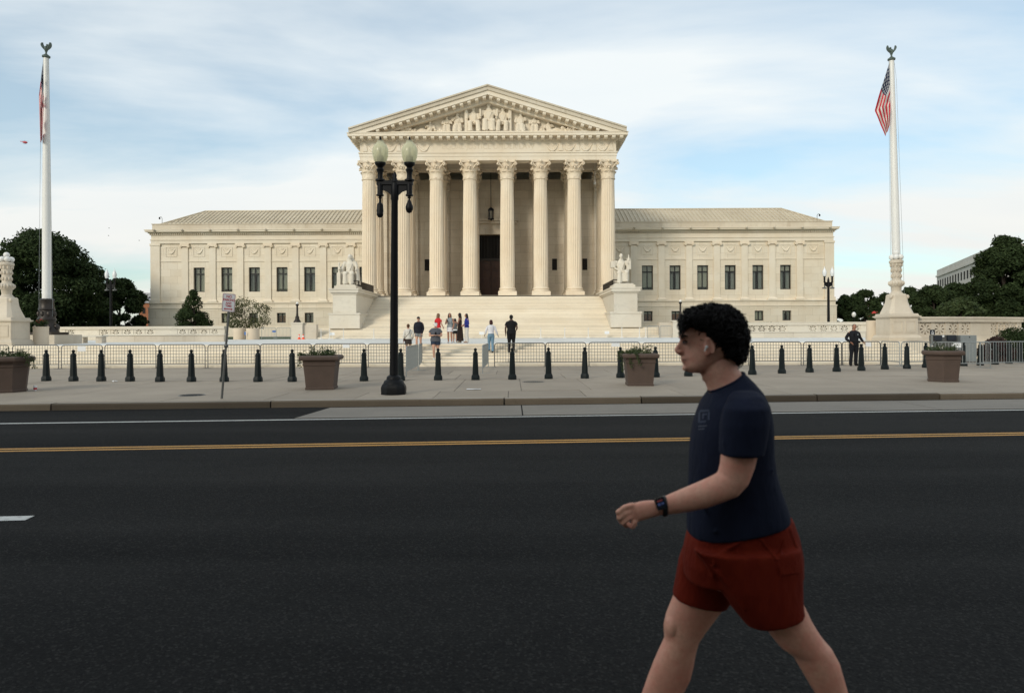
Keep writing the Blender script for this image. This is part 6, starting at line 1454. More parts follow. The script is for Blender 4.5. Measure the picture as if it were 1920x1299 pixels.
# joints are given in units of standing height; x = the figure's right, y = forward, z = up
def pose_stand(**kw):
    J = dict(pel=(0, 0, .53), waist=(0, .0, .60), chest=(0, .008, .71), nb=(0, -.005, .82), head=(0, .018, .93),
             sr=(.108, 0, .805), sl=(-.108, 0, .805), er=(.135, -.02, .635), el=(-.135, -.02, .635), wr=(.14, .03, .49), wl=(-.14, .03, .49),
             hr=(.052, 0, .52), hl=(-.052, 0, .52), kr=(.055, .015, .285), kl=(-.055, .015, .285), ar=(.058, -.01, .045), al=(-.058, -.01, .045), fr=(.068, .085, .018), fl=(-.068, .085, .018))
    J.update(kw); return {k: Vector(v) for k, v in J.items()}
def body(J, H, g=1.0, fem=False):
    mb = MB(); S = lambda k: J[k] * H; sd = (J['sr'] - J['sl']).normalized()
    wd = [.085, .092, .078 if not fem else .068, .092 if not fem else .084, .098 if not fem else .086, .06, .036]; dp = [.055, .066, .056, .066, .05, .038, .034]
    path = [J['pel'] - Vector((0, 0, .035)), J['pel'], J['waist'], J['chest'], J['nb'] - Vector((0, 0, .025)), J['nb'], J['nb'] * .55 + J['head'] * .45]
    etube(mb, [p * H for p in path], [w_ * H * g for w_ in wd], [d_ * H * g for d_ in dp], sd)
    etube(mb, [J['nb'] * H, (J['nb'] * .4 + J['head'] * .6) * H], .032 * H, .034 * H, sd, 12)
    hd = S('head'); fw = J.get('face', Vector((0, 1, 0)))
    fw = Vector(fw).normalized(); sx = fw.cross(Vector((0, 0, 1))).normalized()
    rot = Matrix((sx, fw, sx.cross(fw))).transposed()
    mb.ellip(hd + Vector((0, 0, .012 * H)), (.043 * H, .053 * H, .056 * H), 14, 10, rot); mb.ellip(hd + rot @ Vector((0, .013 * H, -.03 * H)), (.032 * H, .036 * H, .036 * H), 12, 8, rot)
    mb.ellip(hd + rot @ Vector((0, .054 * H, -.005 * H)), (.008 * H, .011 * H, .014 * H), 8, 6, rot)
    for s in (-1, 1): mb.ellip(hd + rot @ Vector((s * .045 * H, -.004 * H, 0)), (.007 * H, .011 * H, .018 * H), 8, 6, rot)
    for s, q in ((1, 'r'), (-1, 'l')):
        mb.ellip(S('s' + q) - V3(0, 0, .012 * H), (.029 * H * g, .029 * H * g, .029 * H * g), 10, 8); etube(mb, [S('s' + q) - V3(0, 0, .02 * H), S('s' + q) * .55 + S('e' + q) * .45, S('e' + q)], [.027 * H * g, .026 * H * g, .0225 * H], [.027 * H * g, .026 * H * g, .0225 * H], sd, 12)
        etube(mb, [S('e' + q), S('e' + q) * .7 + S('w' + q) * .3, S('w' + q)], [.0225 * H, .0235 * H, .0155 * H], [.0225 * H, .0235 * H, .0155 * H], sd, 12)
        d = (S('w' + q) - S('e' + q)).normalized(); cr = J.get('palm' + q, Vector((0, 1, 0))); cr = (cr - d * cr.dot(d)).normalized()     # across the knuckles
        p0 = S('w' + q); nrm = d.cross(cr)
        etube(mb, [p0, p0 + d * .025 * H, p0 + d * .052 * H], [.015 * H, .024 * H, .023 * H], [.011 * H, .011 * H, .010 * H], cr, 10)
        for k, ln in enumerate((.036, .042, .039, .030)):
            b0 = p0 + d * .046 * H + cr * (k - 1.5) * .0125 * H; mb.tube([b0, b0 + d * ln * H * .55, b0 + d * ln * H * .95 + nrm * (.012 * H * s)], [.0062 * H, .0058 * H, .0045 * H], 6)
        b0 = p0 + d * .016 * H + cr * .020 * H; mb.tube([b0, b0 + d * .02 * H + cr * .016 * H, b0 + d * .038 * H + cr * .018 * H], [.0075 * H, .0068 * H, .005 * H], 6)
        etube(mb, [S('h' + q), S('h' + q) * .5 + S('k' + q) * .5, S('k' + q)], [.052 * H * g, .045 * H * g, .033 * H], [.055 * H * g, .047 * H * g, .034 * H], sd, 12)
        etube(mb, [S('k' + q), S('k' + q) * .68 + S('a' + q) * .32, S('a' + q)], [.033 * H, .034 * H, .021 * H], [.034 * H, .036 * H, .022 * H], sd, 12)
        mb.tube([S('a' + q) - Vector((0, 0, .02 * H)), S('a' + q) * .4 + S('f' + q) * .6, S('f' + q)], [.024 * H, .024 * H, .017 * H], 10)
    return mb
CM = {}
def cloth(col, rough=0.85, name='cloth'):
    key = tuple(col)
    if key not in CM: CM[key] = mat_plain('%s_%d' % (name, len(CM)), col, rough, 0, 0.18, 14, 0.3, 0.25)
    return CM[key]
SKIN = {'light': (0.52, 0.30, 0.215), 'tan': (0.34, 0.165, 0.105), 'dark': (0.07, 0.035, 0.024)}
def skin(k):
    key = 'skin_' + k
    if key not in M:
        M[key] = mat_plain(key, SKIN[k], 0.5, 0, 0.08, 8, 0, 0.4); M[key].node_tree.nodes['Principled BSDF'].inputs['Subsurface Weight'].default_value = 0.0
    return M[key]
def person(label, px, Y, z, ytop, rz, J, sk='light', top=None, bottom=None, shoes=(0.5, 0.5, 0.5), hair=('short', (0.02, 0.014, 0.01)), g=1.0, fem=False, extra=None):
    x = xpx(px, Y, ytop); H = (zpx(ytop, Y, px) - z) / 1.0; H = H / 0.998
    t = thing('person', label, 'person', (x, Y, z), 'people on and below the steps'); t.rotation_euler = (0, 0, rz)
    vx = 0.0088 * H / 1.7
    remesh(body(J, H, g, fem), 'body', vx, skin(sk), t, 3)
    S = lambda k: J[k] * H; sd = (J['sr'] - J['sl']).normalized()
    if top:
        col, sleeve, hem = top; mb = MB(); o = .012
        wb = lambda v, e=o: (v * g + e) * H
        w5 = [.098, .096, .082 if not fem else .073, .096 if not fem else .088, .104 if not fem else .092, .072, .044]; d5 = [.070, .070, .062, .070, .054, .045, .042]
        hz = J['pel'] * (1 - hem) + J['waist'] * hem
        pth = [hz, J['pel'] * .5 * (1 - hem) + J['waist'] * (.5 + .5 * hem) if hem < 1 else J['waist'], J['waist'] + Vector((0, 0, .02)), J['chest'], J['nb'] - Vector((0, 0, .025)), J['nb'] + Vector((0, 0, .004)), J['nb'] + Vector((0, 0, .028))]
        etube(mb, [p * H for p in pth], [wb(v) for v in w5], [wb(v) for v in d5], sd, 18)
        for q in 'rl':
            if sleeve == 'none': continue
            s0 = S('s' + q) * .72 + (S('nb') - V3(0, 0, .05 * H)) * .28; mb.ellip(S('s' + q) + V3(0, 0, -.016 * H) - (S('s' + q) - S('nb')).normalized() * .012 * H, (.036 * H * g, .038 * H * g, .036 * H * g), 12, 8)
            if sleeve == 'short': etube(mb, [s0 - V3(0, 0, .02 * H), S('s' + q) * .75 + S('e' + q) * .25, S('s' + q) * .45 + S('e' + q) * .55], [.026 * H * g, .037 * H * g, .040 * H * g], [.026 * H * g, .037 * H * g, .040 * H * g], sd, 12)
            else:
                etube(mb, [s0 - V3(0, 0, .02 * H), S('s' + q) * .75 + S('e' + q) * .25, S('s' + q) * .4 + S('e' + q) * .6, S('e' + q)], [.026 * H * g, .036 * H * g, .035 * H * g, .033 * H], [.026 * H * g, .036 * H * g, .035 * H * g, .033 * H], sd, 12)
                etube(mb, [S('e' + q), S('e' + q) * .5 + S('w' + q) * .5, S('e' + q) * .05 + S('w' + q) * .95], [.034 * H, .032 * H, .025 * H], [.034 * H, .032 * H, .025 * H], sd, 12)
        remesh(mb, 'top', vx * 1.1, cloth(col), t, 4)
    if bottom:
        col, kind = bottom; mb = MB()
        if kind in ('shorts', 'pants', 'wide'):
            etube(mb, [(J['pel'] - Vector((0, 0, .05))) * H, J['pel'] * H, (J['waist'] - Vector((0, 0, .0))) * H], [.092 * H * g, .102 * H * g, .086 * H * g], [.068 * H * g, .076 * H * g, .066 * H * g], sd, 18)
            for q in 'rl':
                if kind == 'shorts': etube(mb, [S('h' + q), S('h' + q) * .45 + S('k' + q) * .55], [.060 * H * g, .058 * H * g], [.063 * H * g, .058 * H * g], sd, 14)
                else:
                    f = 1.0 if kind == 'pants' else 1.3
                    etube(mb, [S('h' + q), S('h' + q) * .5 + S('k' + q) * .5, S('k' + q)], [.060 * H * g, .052 * H * g, .042 * H * f], [.063 * H * g, .054 * H * g, .043 * H * f], sd, 14)
                    etube(mb, [S('k' + q), S('k' + q) * .5 + S('a' + q) * .5, S('a' + q) - Vector((0, 0, .012 * H))], [.042 * H * f, .041 * H * f, .036 * H * f], [.043 * H * f, .042 * H * f, .038 * H * f], sd, 14)
        elif kind == 'mini': etube(mb, [J['waist'] * H, J['pel'] * H, (J['pel'] - Vector((0, 0, .10))) * H, (J['pel'] - Vector((0, 0, .15))) * H], [.08 * H, .102 * H, .108 * H, .112 * H], [.066 * H, .078 * H, .085 * H, .09 * H], sd, 18)
        elif kind == 'long':
            etube(mb, [J['nb'] * H - Vector((0, 0, .045 * H)), J['chest'] * H, J['waist'] * H, J['pel'] * H, (J['pel'] - Vector((0, 0, .22))) * H, Vector((J['pel'].x, J['pel'].y, .06)) * H], [.088 * H, .096 * H, .078 * H, .104 * H, .118 * H, .135 * H], [.055 * H, .07 * H, .062 * H, .082 * H, .10 * H, .12 * H], sd, 20)
        remesh(mb, 'skirt' if kind in ('mini', 'long') else kind if kind != 'wide' else 'pants', vx * 1.1, cloth(col), t, 4)
    mb = MB()
    for q in 'rl':
        a, f_ = S('a' + q), S('f' + q); mb.tube([a - Vector((0, 0, .024 * H)) - (f_ - a) * .18, a * .5 + f_ * .5 - Vector((0, 0, .004 * H)), f_ + (f_ - a) * .12], [.028 * H, .029 * H, .020 * H], 10)
    remesh(mb, 'shoes', vx, cloth(shoes), t, 3)
    kind, hc_ = hair; fw = Vector(J.get('face', (0, 1, 0))).normalized(); sx = fw.cross(Vector((0, 0, 1))).normalized(); rot = Matrix((sx, fw, sx.cross(fw))).transposed(); hd = S('head'); mb = MB()
    mb.ellip(hd + rot @ Vector((0, -.012 * H, .026 * H)), (.049 * H, .054 * H, .048 * H), 14, 10, rot); mb.ellip(hd + rot @ Vector((0, -.028 * H, -.005 * H)), (.046 * H, .034 * H, .05 * H), 12, 8, rot)
    if kind == 'long':
        etube(mb, [hd + rot @ Vector((0, -.035 * H, .03 * H)), hd + rot @ Vector((0, -.046 * H, -.05 * H)), hd + rot @ Vector((0, -.055 * H, -.12 * H)), hd + rot @ Vector((0, -.058 * H, -.17 * H))], [.045 * H, .052 * H, .050 * H, .028 * H], [.026 * H, .026 * H, .022 * H, .012 * H], sx, 14)
        for s in (-1, 1): etube(mb, [hd + rot @ Vector((s * .042 * H, 0, .03 * H)), hd + rot @ Vector((s * .050 * H, -.01 * H, -.05 * H)), hd + rot @ Vector((s * .052 * H, .0, -.125 * H))], [.014 * H, .016 * H, .009 * H], [.026 * H, .024 * H, .012 * H], sx, 10)
    elif kind == 'bob': etube(mb, [hd + rot @ Vector((0, -.02 * H, .03 * H)), hd + rot @ Vector((0, -.026 * H, -.03 * H)), hd + rot @ Vector((0, -.028 * H, -.065 * H))], [.05 * H, .058 * H, .054 * H], [.045 * H, .044 * H, .036 * H], sx, 14)
    elif kind == 'bun': mb.ellip(hd + rot @ Vector((0, -.055 * H, .05 * H)), (.028 * H, .028 * H, .026 * H), 10, 8, rot)
    remesh(mb, 'hair', vx * 1.1, cloth(hc_, 0.5), t, 2)
    for s in (-1, 1): MBx = MB().ellip(hd + rot @ Vector((s * .017 * H, .046 * H, .008 * H)), (.006 * H, .004 * H, .004 * H), 8, 6, rot); MBx_me = MBx.mesh('eye'); MBx_me.materials.append(M['black_metal']); link('eye', MBx_me, t)
    def add(mb, name, mat):
        me = mb.mesh(name); me.materials.append(mat); return link(name, me, t)
    if extra: extra(t, S, H, add, rot, hd)
    return t
def stepz(k): return (ZS + RISE * k - 0.0005, YS + (k - 0.5) * TREAD)
DK = (0.012, 0.010, 0.009)
V3 = lambda *a: Vector(a)
# woman in white sweater, seen from behind, bag on a strap
z, Y = stepz(3)
def ex(t, S, H, add, rot, hd):
    add(MB().tube([S('sr') + V3(-.05 * H, -.06 * H, .03 * H), S('chest') + V3(.02 * H, -.085 * H, 0), S('hl') + V3(-.065 * H, -.05 * H, .05 * H)], .006 * H, 6), 'bag_strap', cloth((0.03, 0.02, 0.016)))
    add(MB().box(-.155 * H, -.10 * H, -.055 * H, .05 * H, .47 * H, .555 * H), 'shoulder_bag', cloth((0.05, 0.022, 0.014)))
person('woman in a white sweater and dark skirt with hair bun, seen from behind', 765.5, Y, z, 607.6, R(12), pose_stand(wr=(.13, .07, .55), er=(.15, .0, .65), face=V3(.15, 1, 0)), 'light', ((0.62, 0.60, 0.55), 'long', 0.1), ((0.035, 0.028, 0.025), 'mini'), (0.4, 0.38, 0.36), ('bun', (0.09, 0.045, 0.022)), 1.0, True, ex)
# young man in navy sweatshirt looking down
z, Y = stepz(5)
person('young man in a navy sweatshirt and grey shorts looking down', 785, Y, z, 593.6, R(180 - 6), pose_stand(head=(0, .035, .925), face=V3(.1, 1, -.55), kr=(.052, .06, .30), ar=(.05, .03, .085), fr=(.06, .12, .05), kl=(-.055, -.01, .285), al=(-.056, -.05, .05), wr=(.10, .05, .48), wl=(-.10, .05, .48)), 'light', ((0.010, 0.011, 0.018), 'long', -0.45), ((0.20, 0.21, 0.215), 'shorts'), (0.55, 0.5, 0.45), ('short', DK), 1.08)
# heavy man in grey tee with white cap, phone in hand, stepping down
z, Y = stepz(2)
def ex(t, S, H, add, rot, hd):
    mb = MB(); mb.ellip(hd + rot @ V3(0, -.002 * H, .034 * H), (.052 * H, .058 * H, .036 * H), 14, 8, rot); mb.ellip(hd + rot @ V3(0, .058 * H, .022 * H), (.04 * H, .036 * H, .006 * H), 12, 6, rot); add(mb, 'cap', cloth((0.66, 0.64, 0.62)))
    p = (S('wl') + S('wr')) / 2 + V3(0, .05 * H, .03 * H); add(MB().box(p.x - .022 * H, p.x + .022 * H, p.y - .003 * H, p.y + .003 * H, p.z - .02 * H, p.z + .055 * H), 'phone', M['black_metal'])
person('heavy man in a grey t-shirt and white cap walking down with a phone', 816.5, Y, z, 604.4, R(180 + 8), pose_stand(head=(0, .035, .925), face=V3(.0, 1, -.6), er=(.165, .03, .645), el=(-.165, .03, .645), wr=(.05, .155, .655), wl=(-.05, .155, .655), kr=(.05, .07, .30), ar=(.045, .04, .05), fr=(.05, .13, .02), kl=(-.06, -.0, .29), al=(-.06, -.10, .085), fl=(-.065, -.02, .03)), 'light', ((0.085, 0.09, 0.105), 'short', -0.6), ((0.022, 0.035, 0.06), 'shorts'), (0.6, 0.6, 0.58), ('short', (0.05, 0.03, 0.02)), 1.32, False, ex)
YPL = 37.0
person('young woman in a red top with long light brown hair', 821.5, YPL + 0.6, ZP, 587.6, R(-40), pose_stand(face=V3(.2, 1, 0), er=(.14, .02, .64), wr=(.13, .09, .55)), 'light', ((0.50, 0.02, 0.025), 'short', -0.3), ((0.60, 0.56, 0.50), 'shorts'), (0.6, 0.58, 0.55), ('long', (0.16, 0.09, 0.045)), 0.95, True)
def ex(t, S, H, add, rot, hd):
    p = S('wr') + V3(-.02 * H, .03 * H, .05 * H); add(MB().box(p.x - .022 * H, p.x + .022 * H, p.y - .004 * H, p.y + .004 * H, p.z - .03 * H, p.z + .04 * H), 'phone', M['black_metal'])
person('woman in a grey top and white shorts with long dark hair facing the street', 843.5, 38.0, ZP, 587, R(180 - 14), pose_stand(face=V3(-.6, 1, 0), er=(.155, .0, .64), wr=(.06, .12, .68), wl=(-.12, .05, .49)), 'tan', ((0.23, 0.26, 0.27), 'none', -0.15), ((0.66, 0.65, 0.66), 'mini'), (0.55, 0.54, 0.55), ('long', (0.022, 0.014, 0.012)), 0.95, True, ex)
def ex(t, S, H, add, rot, hd):
    add(MB().box(-.06 * H, .12 * H, -.12 * H, -.085 * H, .50 * H, .55 * H), 'white_bag', cloth((0.66, 0.66, 0.65)))
person('girl in dark clothes with a white bag standing between the women', 853, 39.6, ZP, 597.2, R(-10), pose_stand(), 'tan', ((0.10, 0.11, 0.11), 'short', -0.1), ((0.012, 0.012, 0.012), 'mini'), (0.4, 0.4, 0.4), ('long', (0.018, 0.012, 0.010)), 0.95, True, ex)
person('woman in a long sleeveless brown dress with dark hair in the group', 862.5, 38.7, ZP, 586.8, R(78), pose_stand(face=V3(.1, 1, 0), el=(-.13, .03, .64), wl=(-.10, .13, .68), er=(.13, .02, .64), wr=(.10, .12, .68)), 'tan', None, ((0.042, 0.027, 0.020), 'long'), (0.5, 0.4, 0.3), ('long', (0.012, 0.009, 0.008)), 0.95, True)
person('woman in a bright blue jacket and white trousers with long dark hair', 875, 38.3, ZP, 588, R(112), pose_stand(face=V3(.1, 1, -.05), er=(.14, .0, .64), wr=(.10, .10, .60), wl=(-.10, .10, .60)), 'tan', ((0.022, 0.032, 0.20), 'long', -0.1), ((0.56, 0.53, 0.48), 'wide'), (0.3, 0.2, 0.15), ('long', (0.012, 0.009, 0.008)), 0.95, True)
z, Y = stepz(4)
person('woman in a white shirt and blue jeans walking up, seen from behind', 920.5, Y, z, 599.8, R(12), pose_stand(face=V3(-.2, 1, 0), er=(.155, .0, .66), wr=(.215, .04, .54), el=(-.15, .0, .66), wl=(-.17, .06, .57), kl=(-.05, .06, .31), al=(-.05, .05, .10), fl=(-.055, .13, .075), kr=(.045, -.0, .285), ar=(.035, -.08, .06), fr=(.04, .0, .02)), 'dark', ((0.66, 0.66, 0.70), 'long', 0.75), ((0.14, 0.24, 0.33), 'pants'), (0.04, 0.03, 0.03), ('bob', (0.045, 0.014, 0.012)), 1.0, True)
person('tall man in black clothes walking up the steps, seen from behind', 958.5, Y, z, 590.3, R(-4), pose_stand(er=(.155, -.02, .655), wr=(.13, .05, .60), el=(-.15, -.03, .64), wl=(-.15, -.0, .50), kr=(.055, .05, .30), ar=(.055, .06, .09), fr=(.06, .14, .07), kl=(-.055, .01, .285), al=(-.06, -.05, .05), fl=(-.062, .03, .02)), 'dark', ((0.007, 0.007, 0.008), 'short', -0.55), ((0.006, 0.006, 0.007), 'pants'), (0.006, 0.006, 0.006), ('short', (0.006, 0.005, 0.005)), 1.18)
# police officer with a hand on the barrier
def ex(t, S, H, add, rot, hd):
    mb = MB(); etube(mb, [S('pel') + V3(0, 0, .035 * H), S('pel') + V3(0, 0, .062 * H)], .118 * H, .09 * H, (1, 0, 0), 20); add(mb, 'duty_belt', M['black_metal'])
    for xx, yy in ((-.09, .075), (.075, .08), (.115, .02)): add(MB().box(xx * H - .016 * H, xx * H + .016 * H, yy * H - .012 * H, yy * H + .014 * H, .545 * H, .60 * H), 'belt_pouch', M['black_metal'])
    add(MB().box(-.062 * H, -.038 * H, .078 * H, .084 * H, .735 * H, .765 * H), 'badge', M['galv']); add(MB().box(.03 * H, .058 * H, .076 * H, .092 * H, .70 * H, .775 * H), 'radio', M['black_metal'])
person('police officer in dark uniform resting one hand on the barrier', 1601, 31.25, ZS, 607.8, R(180 + 6), pose_stand(face=V3(.5, 1, 0), head=(.0, .02, .93), er=(.19, -.03, .655), wr=(.125, .075, .56), el=(-.175, -.03, .68), wl=(-.265, -.05, .575), palml=V3(0, 1, 0), hr=(.052, 0, .52), kr=(.075, .01, .285), ar=(.09, -.0, .045), fr=(.12, .075, .018), kl=(-.055, .0, .285), al=(-.052, -.02, .045), fl=(-.075, .06, .018)), 'tan', ((0.009, 0.010, 0.014), 'long', 0.3), ((0.007, 0.008, 0.011), 'pants'), (0.005, 0.005, 0.005), ('short', (0.012, 0.010, 0.009)), 1.12, False, ex)

# ---------------------------------------------------------------- marble statues and pediment figures (generic robed figures)
def pose_seat(**kw):
    J = pose_stand(pel=(0, 0, .30), waist=(0, .005, .37), chest=(0, .0, .48), nb=(0, .0, .59), head=(0, .02, .70), sr=(.112, 0, .575), sl=(-.112, 0, .575), er=(.15, .02, .41), el=(-.15, .02, .41), wr=(.10, .16, .36), wl=(-.10, .16, .36), hr=(.06, 0, .28), hl=(-.06, 0, .28), kr=(.075, .22, .29), kl=(-.075, .22, .29), ar=(.07, .215, .05), al=(-.07, .19, .05), fr=(.08, .30, .022), fl=(-.08, .28, .022))
    for k, v in kw.items(): J[k] = Vector(v)
    return J
def robe(J, H, lap=True):
    mb = body(J, H, 1.12); S = lambda k: J[k] * H; sd = Vector((1, 0, 0))
    etube(mb, [S('pel') - V3(0, 0, .06 * H), S('waist'), S('chest'), S('nb') - V3(0, 0, .03 * H)], [.12 * H, .098 * H, .108 * H, .10 * H], [.09 * H, .075 * H, .078 * H, .06 * H], sd)
    for q in 'rl':
        etube(mb, [S('h' + q), S('k' + q), S('k' + q) + V3(0, .01 * H, -.05 * H)], [.068 * H, .055 * H, .04 * H], [.062 * H, .05 * H, .04 * H], sd)
        etube(mb, [S('k' + q), S('a' + q) + V3(0, -.01 * H, -.02 * H)], [.05 * H, .062 * H], [.046 * H, .06 * H], sd)
        etube(mb, [S('s' + q), S('e' + q)], [.05 * H, .042 * H], [.048 * H, .04 * H], sd)
    if lap:                                      # folds of cloth between and beside the knees
        for k in range(7):
            u = (k - 3) / 3; x = u * .105 * H; kz = S('kr').z
            mb.tube([V3(x * .7, S('pel').y + .05 * H, kz + .03 * H), V3(x, S('kr').y - .01 * H, kz - .02 * H - .02 * H * (1 - abs(u))), V3(x * 1.15, S('kr').y - .02 * H, .06 * H)], [.012 * H, .016 * H, .02 * H], 6)
    for k in range(5):
        u = (k - 2) / 2; mb.tube([S('chest') + V3(u * .06 * H, .07 * H, .05 * H), S('waist') + V3(u * .03 * H + .02 * H, .085 * H, 0), S('pel') + V3(u * .06 * H + .03 * H, .10 * H, .02 * H)], .010 * H, 5)
    return mb
def fig_to(mb, name, mat, parent, vx, Mx, sm=2):
    me = remesh(mb, name, vx, mat, None, sm, 0.4); me.transform(Mx); return link(name, me, parent)
for sgn in (-1, 1):
    px_ = 654 if sgn < 0 else 1166; Yst = 70.3
    X_ = xpx(px_, Yst, 500); Hs = (zpx(476 if sgn < 0 else 474.6, Yst, px_) - zcap - 0.42) / 0.765
    lab = 'white marble seated robed statue on the left stair pedestal, leaning on a figurine' if sgn < 0 else 'white marble seated statue on the right stair pedestal holding an upright tablet'
    t = thing('statue', lab, 'statue', (X_, Yst, zcap), 'seated marble statues')
    MB().box(X_ - 1.08, X_ + 1.08, Yst - 1.6, Yst + 1.1, zcap, zcap + 0.30).build('plinth', M['marble_white'], t, False); MB().box(X_ - 0.92, X_ + 0.92, Yst - 1.45, Yst + 1.0, zcap + 0.30, zcap + 0.42).build('plinth', M['marble_white'], t, False)
    zb = 0.42
    if sgn < 0: J = pose_seat(er=(.175, .03, .43), wr=(.20, .12, .40), el=(-.175, .03, .44), wl=(-.17, .14, .36), face=V3(.15, 1, -.1), kl=(-.085, .22, .30))
    else: J = pose_seat(er=(.17, .0, .42), wr=(.06, .15, .335), el=(-.17, .02, .45), wl=(-.15, .12, .50), face=V3(.0, 1, .05), kl=(-.10, .22, .31), al=(-.10, .18, .10), fl=(-.11, .27, .07))
    mb = robe(J, Hs)
    if sgn < 0:
        mb.ellip((0, -.02 * Hs, .715 * Hs), (.062 * Hs, .06 * Hs, .055 * Hs), 12, 8); etube(mb, [V3(0, -.05 * Hs, .70 * Hs), V3(0, -.06 * Hs, .60 * Hs)], [.07 * Hs, .11 * Hs], [.03 * Hs, .03 * Hs], (1, 0, 0))
        for q in (-1, 1): etube(mb, [V3(q * .17 * Hs, .0, .42 * Hs), V3(q * .19 * Hs, .02 * Hs, .2 * Hs), V3(q * .20 * Hs, .03 * Hs, .02 * Hs)], [.05 * Hs, .055 * Hs, .06 * Hs], [.09 * Hs, .1 * Hs, .11 * Hs], (1, 0, 0))
        etube(mb, [V3(.235 * Hs, .12 * Hs, .30 * Hs), V3(.235 * Hs, .12 * Hs, .42 * Hs), V3(.235 * Hs, .12 * Hs, .50 * Hs)], [.028 * Hs, .034 * Hs, .018 * Hs], [.026 * Hs, .03 * Hs, .018 * Hs], (1, 0, 0)); mb.ellip((.235 * Hs, .12 * Hs, .53 * Hs), (.025 * Hs, .025 * Hs, .03 * Hs), 10, 8); mb.box(.19 * Hs, .28 * Hs, .06 * Hs, .18 * Hs, 0.0, .31 * Hs)
    else:
        mb.box(-.225 * Hs, -.115 * Hs, .10 * Hs, .135 * Hs, .36 * Hs, .60 * Hs); mb.tube([(-.17 * Hs, .12 * Hs, .58 * Hs), (-.17 * Hs, .12 * Hs, .735 * Hs)], [.03 * Hs, .008 * Hs], 8); mb.box(-.225 * Hs, -.115 * Hs, .105 * Hs, .13 * Hs, .62 * Hs, .64 * Hs)
        mb.tube([(-.16 * Hs, .13 * Hs, .1 * Hs), (-.16 * Hs, .13 * Hs, .4 * Hs)], .018 * Hs, 6)
        for q in (-1, 1): mb.box(q * .20 * Hs - .05 * Hs, q * .20 * Hs + .05 * Hs, -.12 * Hs, .06 * Hs, .42 * Hs, .57 * Hs)
    Mx = Matrix.Translation((0, 0.55, zb)) @ Matrix.Rotation(math.pi, 4, 'Z')
    fig_to(mb, 'robed_figure', M['marble_white'], t, 0.028, Mx, 1)
    ch_ = MB(); ch_.box(X_ - 0.72, X_ + 0.72, Yst + 0.28, Yst + 0.95, zcap + zb, zcap + zb + .27 * Hs); ch_.box(X_ - 0.66, X_ + 0.66, Yst + 0.72, Yst + 0.94, zcap + zb + .27 * Hs, zcap + zb + .50 * Hs); ch_.build('throne', M['marble_white'], t, False)
ped = [c for c in ch.children if c.name.startswith('tympanum')][0]
sP = (YA - 0.1) / F; zg = zc2 + 0.02
MB().box(X0 - 11.3, X0 + 11.3, YA - 0.45, YP, zc2, zc2 + 0.30).build('sculpture_ledge', M['marble_trim'], ped, False)
def pedfig(px, yhead, J, kind, w=1.0, mir=1, lean=0.0, extra=None):
    ht = (241 - yhead) * sP; top = max(J['head'].z + .062, .3); Hh = ht / top
    mb = robe(J, Hh, kind == 'seat')
    if extra: extra(mb, Hh)
    Mx = Matrix.Translation(V3(xpx(px, YA, 210), YA + 0.42, zc2 + 0.30) - worg(ped)) @ Matrix.Rotation(lean, 4, 'Y') @ Matrix.Rotation(math.pi, 4, 'Z') @ Matrix.Diagonal((w * mir, 0.72, 1, 1))
    fig_to(mb, 'relief_figure', M['marble_trim'], ped, 0.033, Mx, 1)
def staff(mb, H): mb.box(-.21 * H, -.13 * H, .05 * H, .12 * H, 0, .64 * H); mb.ellip((-.17 * H, .08 * H, .66 * H), (.035 * H, .035 * H, .05 * H), 8, 6)
def book(mb, H): mb.box(-.10 * H, .10 * H, .12 * H, .15 * H, .30 * H, .44 * H)
pedfig(916.3, 184.5, pose_seat(er=(.17, .0, .44), el=(-.17, .0, .44), wr=(.16, .13, .40), wl=(-.16, .13, .40)), 'seat', 1.25, 1, 0, lambda mb, H: (mb.box(-.19 * H, -.15 * H, .06 * H, .1 * H, .35 * H, .60 * H), mb.box(.15 * H, .19 * H, .06 * H, .1 * H, .35 * H, .60 * H), [mb.tube([(.04 * H * math.cos(a), .02 * H + .04 * H * math.sin(a), .74 * H), (.055 * H * math.cos(a), .02 * H + .055 * H * math.sin(a), .785 * H)], .008 * H, 5) for a in [q * 0.9 for q in range(7)]]))
for px_, s_ in ((887, 1), (943, -1)): pedfig(px_, 192, pose_seat(wl=(-.15, .12, .40), el=(-.17, .02, .42), kr=(.11, .20, .30), ar=(.13, .19, .05), fr=(.15, .27, .02), face=V3(.5, 1, 0)), 'bare', 1.2, -s_, 0, staff)
for px_, s_ in ((857, 1), (976, -1)): pedfig(px_, 203.3, pose_seat(face=V3(.8, 1, 0), wr=(.06, .14, .56), er=(.14, .06, .45), kr=(.03, .24, .29)), 'seat', 1.35, s_, 0.0)
for px_, s_ in ((837, 1), (1002, -1)): pedfig(px_, 209.2, pose_seat(face=V3(-.7, 1, -.2), wr=(.05, .17, .42), wl=(-.06, .17, .42)), 'seat', 1.4, s_, 0.0, book)
for px_, s_ in ((803, 1), (1031, -1)):
    J = pose_stand(pel=(0, 0, .10), waist=(-.03, 0, .16), chest=(-.05, 0, .26), nb=(-.05, 0, .36), head=(-.05, .03, .46), sr=(.05, 0, .345), sl=(-.15, 0, .335), er=(.12, .06, .24), el=(-.20, .04, .20), wr=(.06, .15, .28), wl=(-.24, .08, .08), hr=(.05, .02, .09), hl=(.0, .06, .07), kr=(.24, .10, .16), kl=(.24, .14, .06), ar=(.44, .08, .05), al=(.45, .14, .035), fr=(.52, .1, .05), fl=(.53, .14, .03), face=V3(.6, 1, -.3))
    pedfig(px_, 218.2, J, 'bare', 1.25, s_)
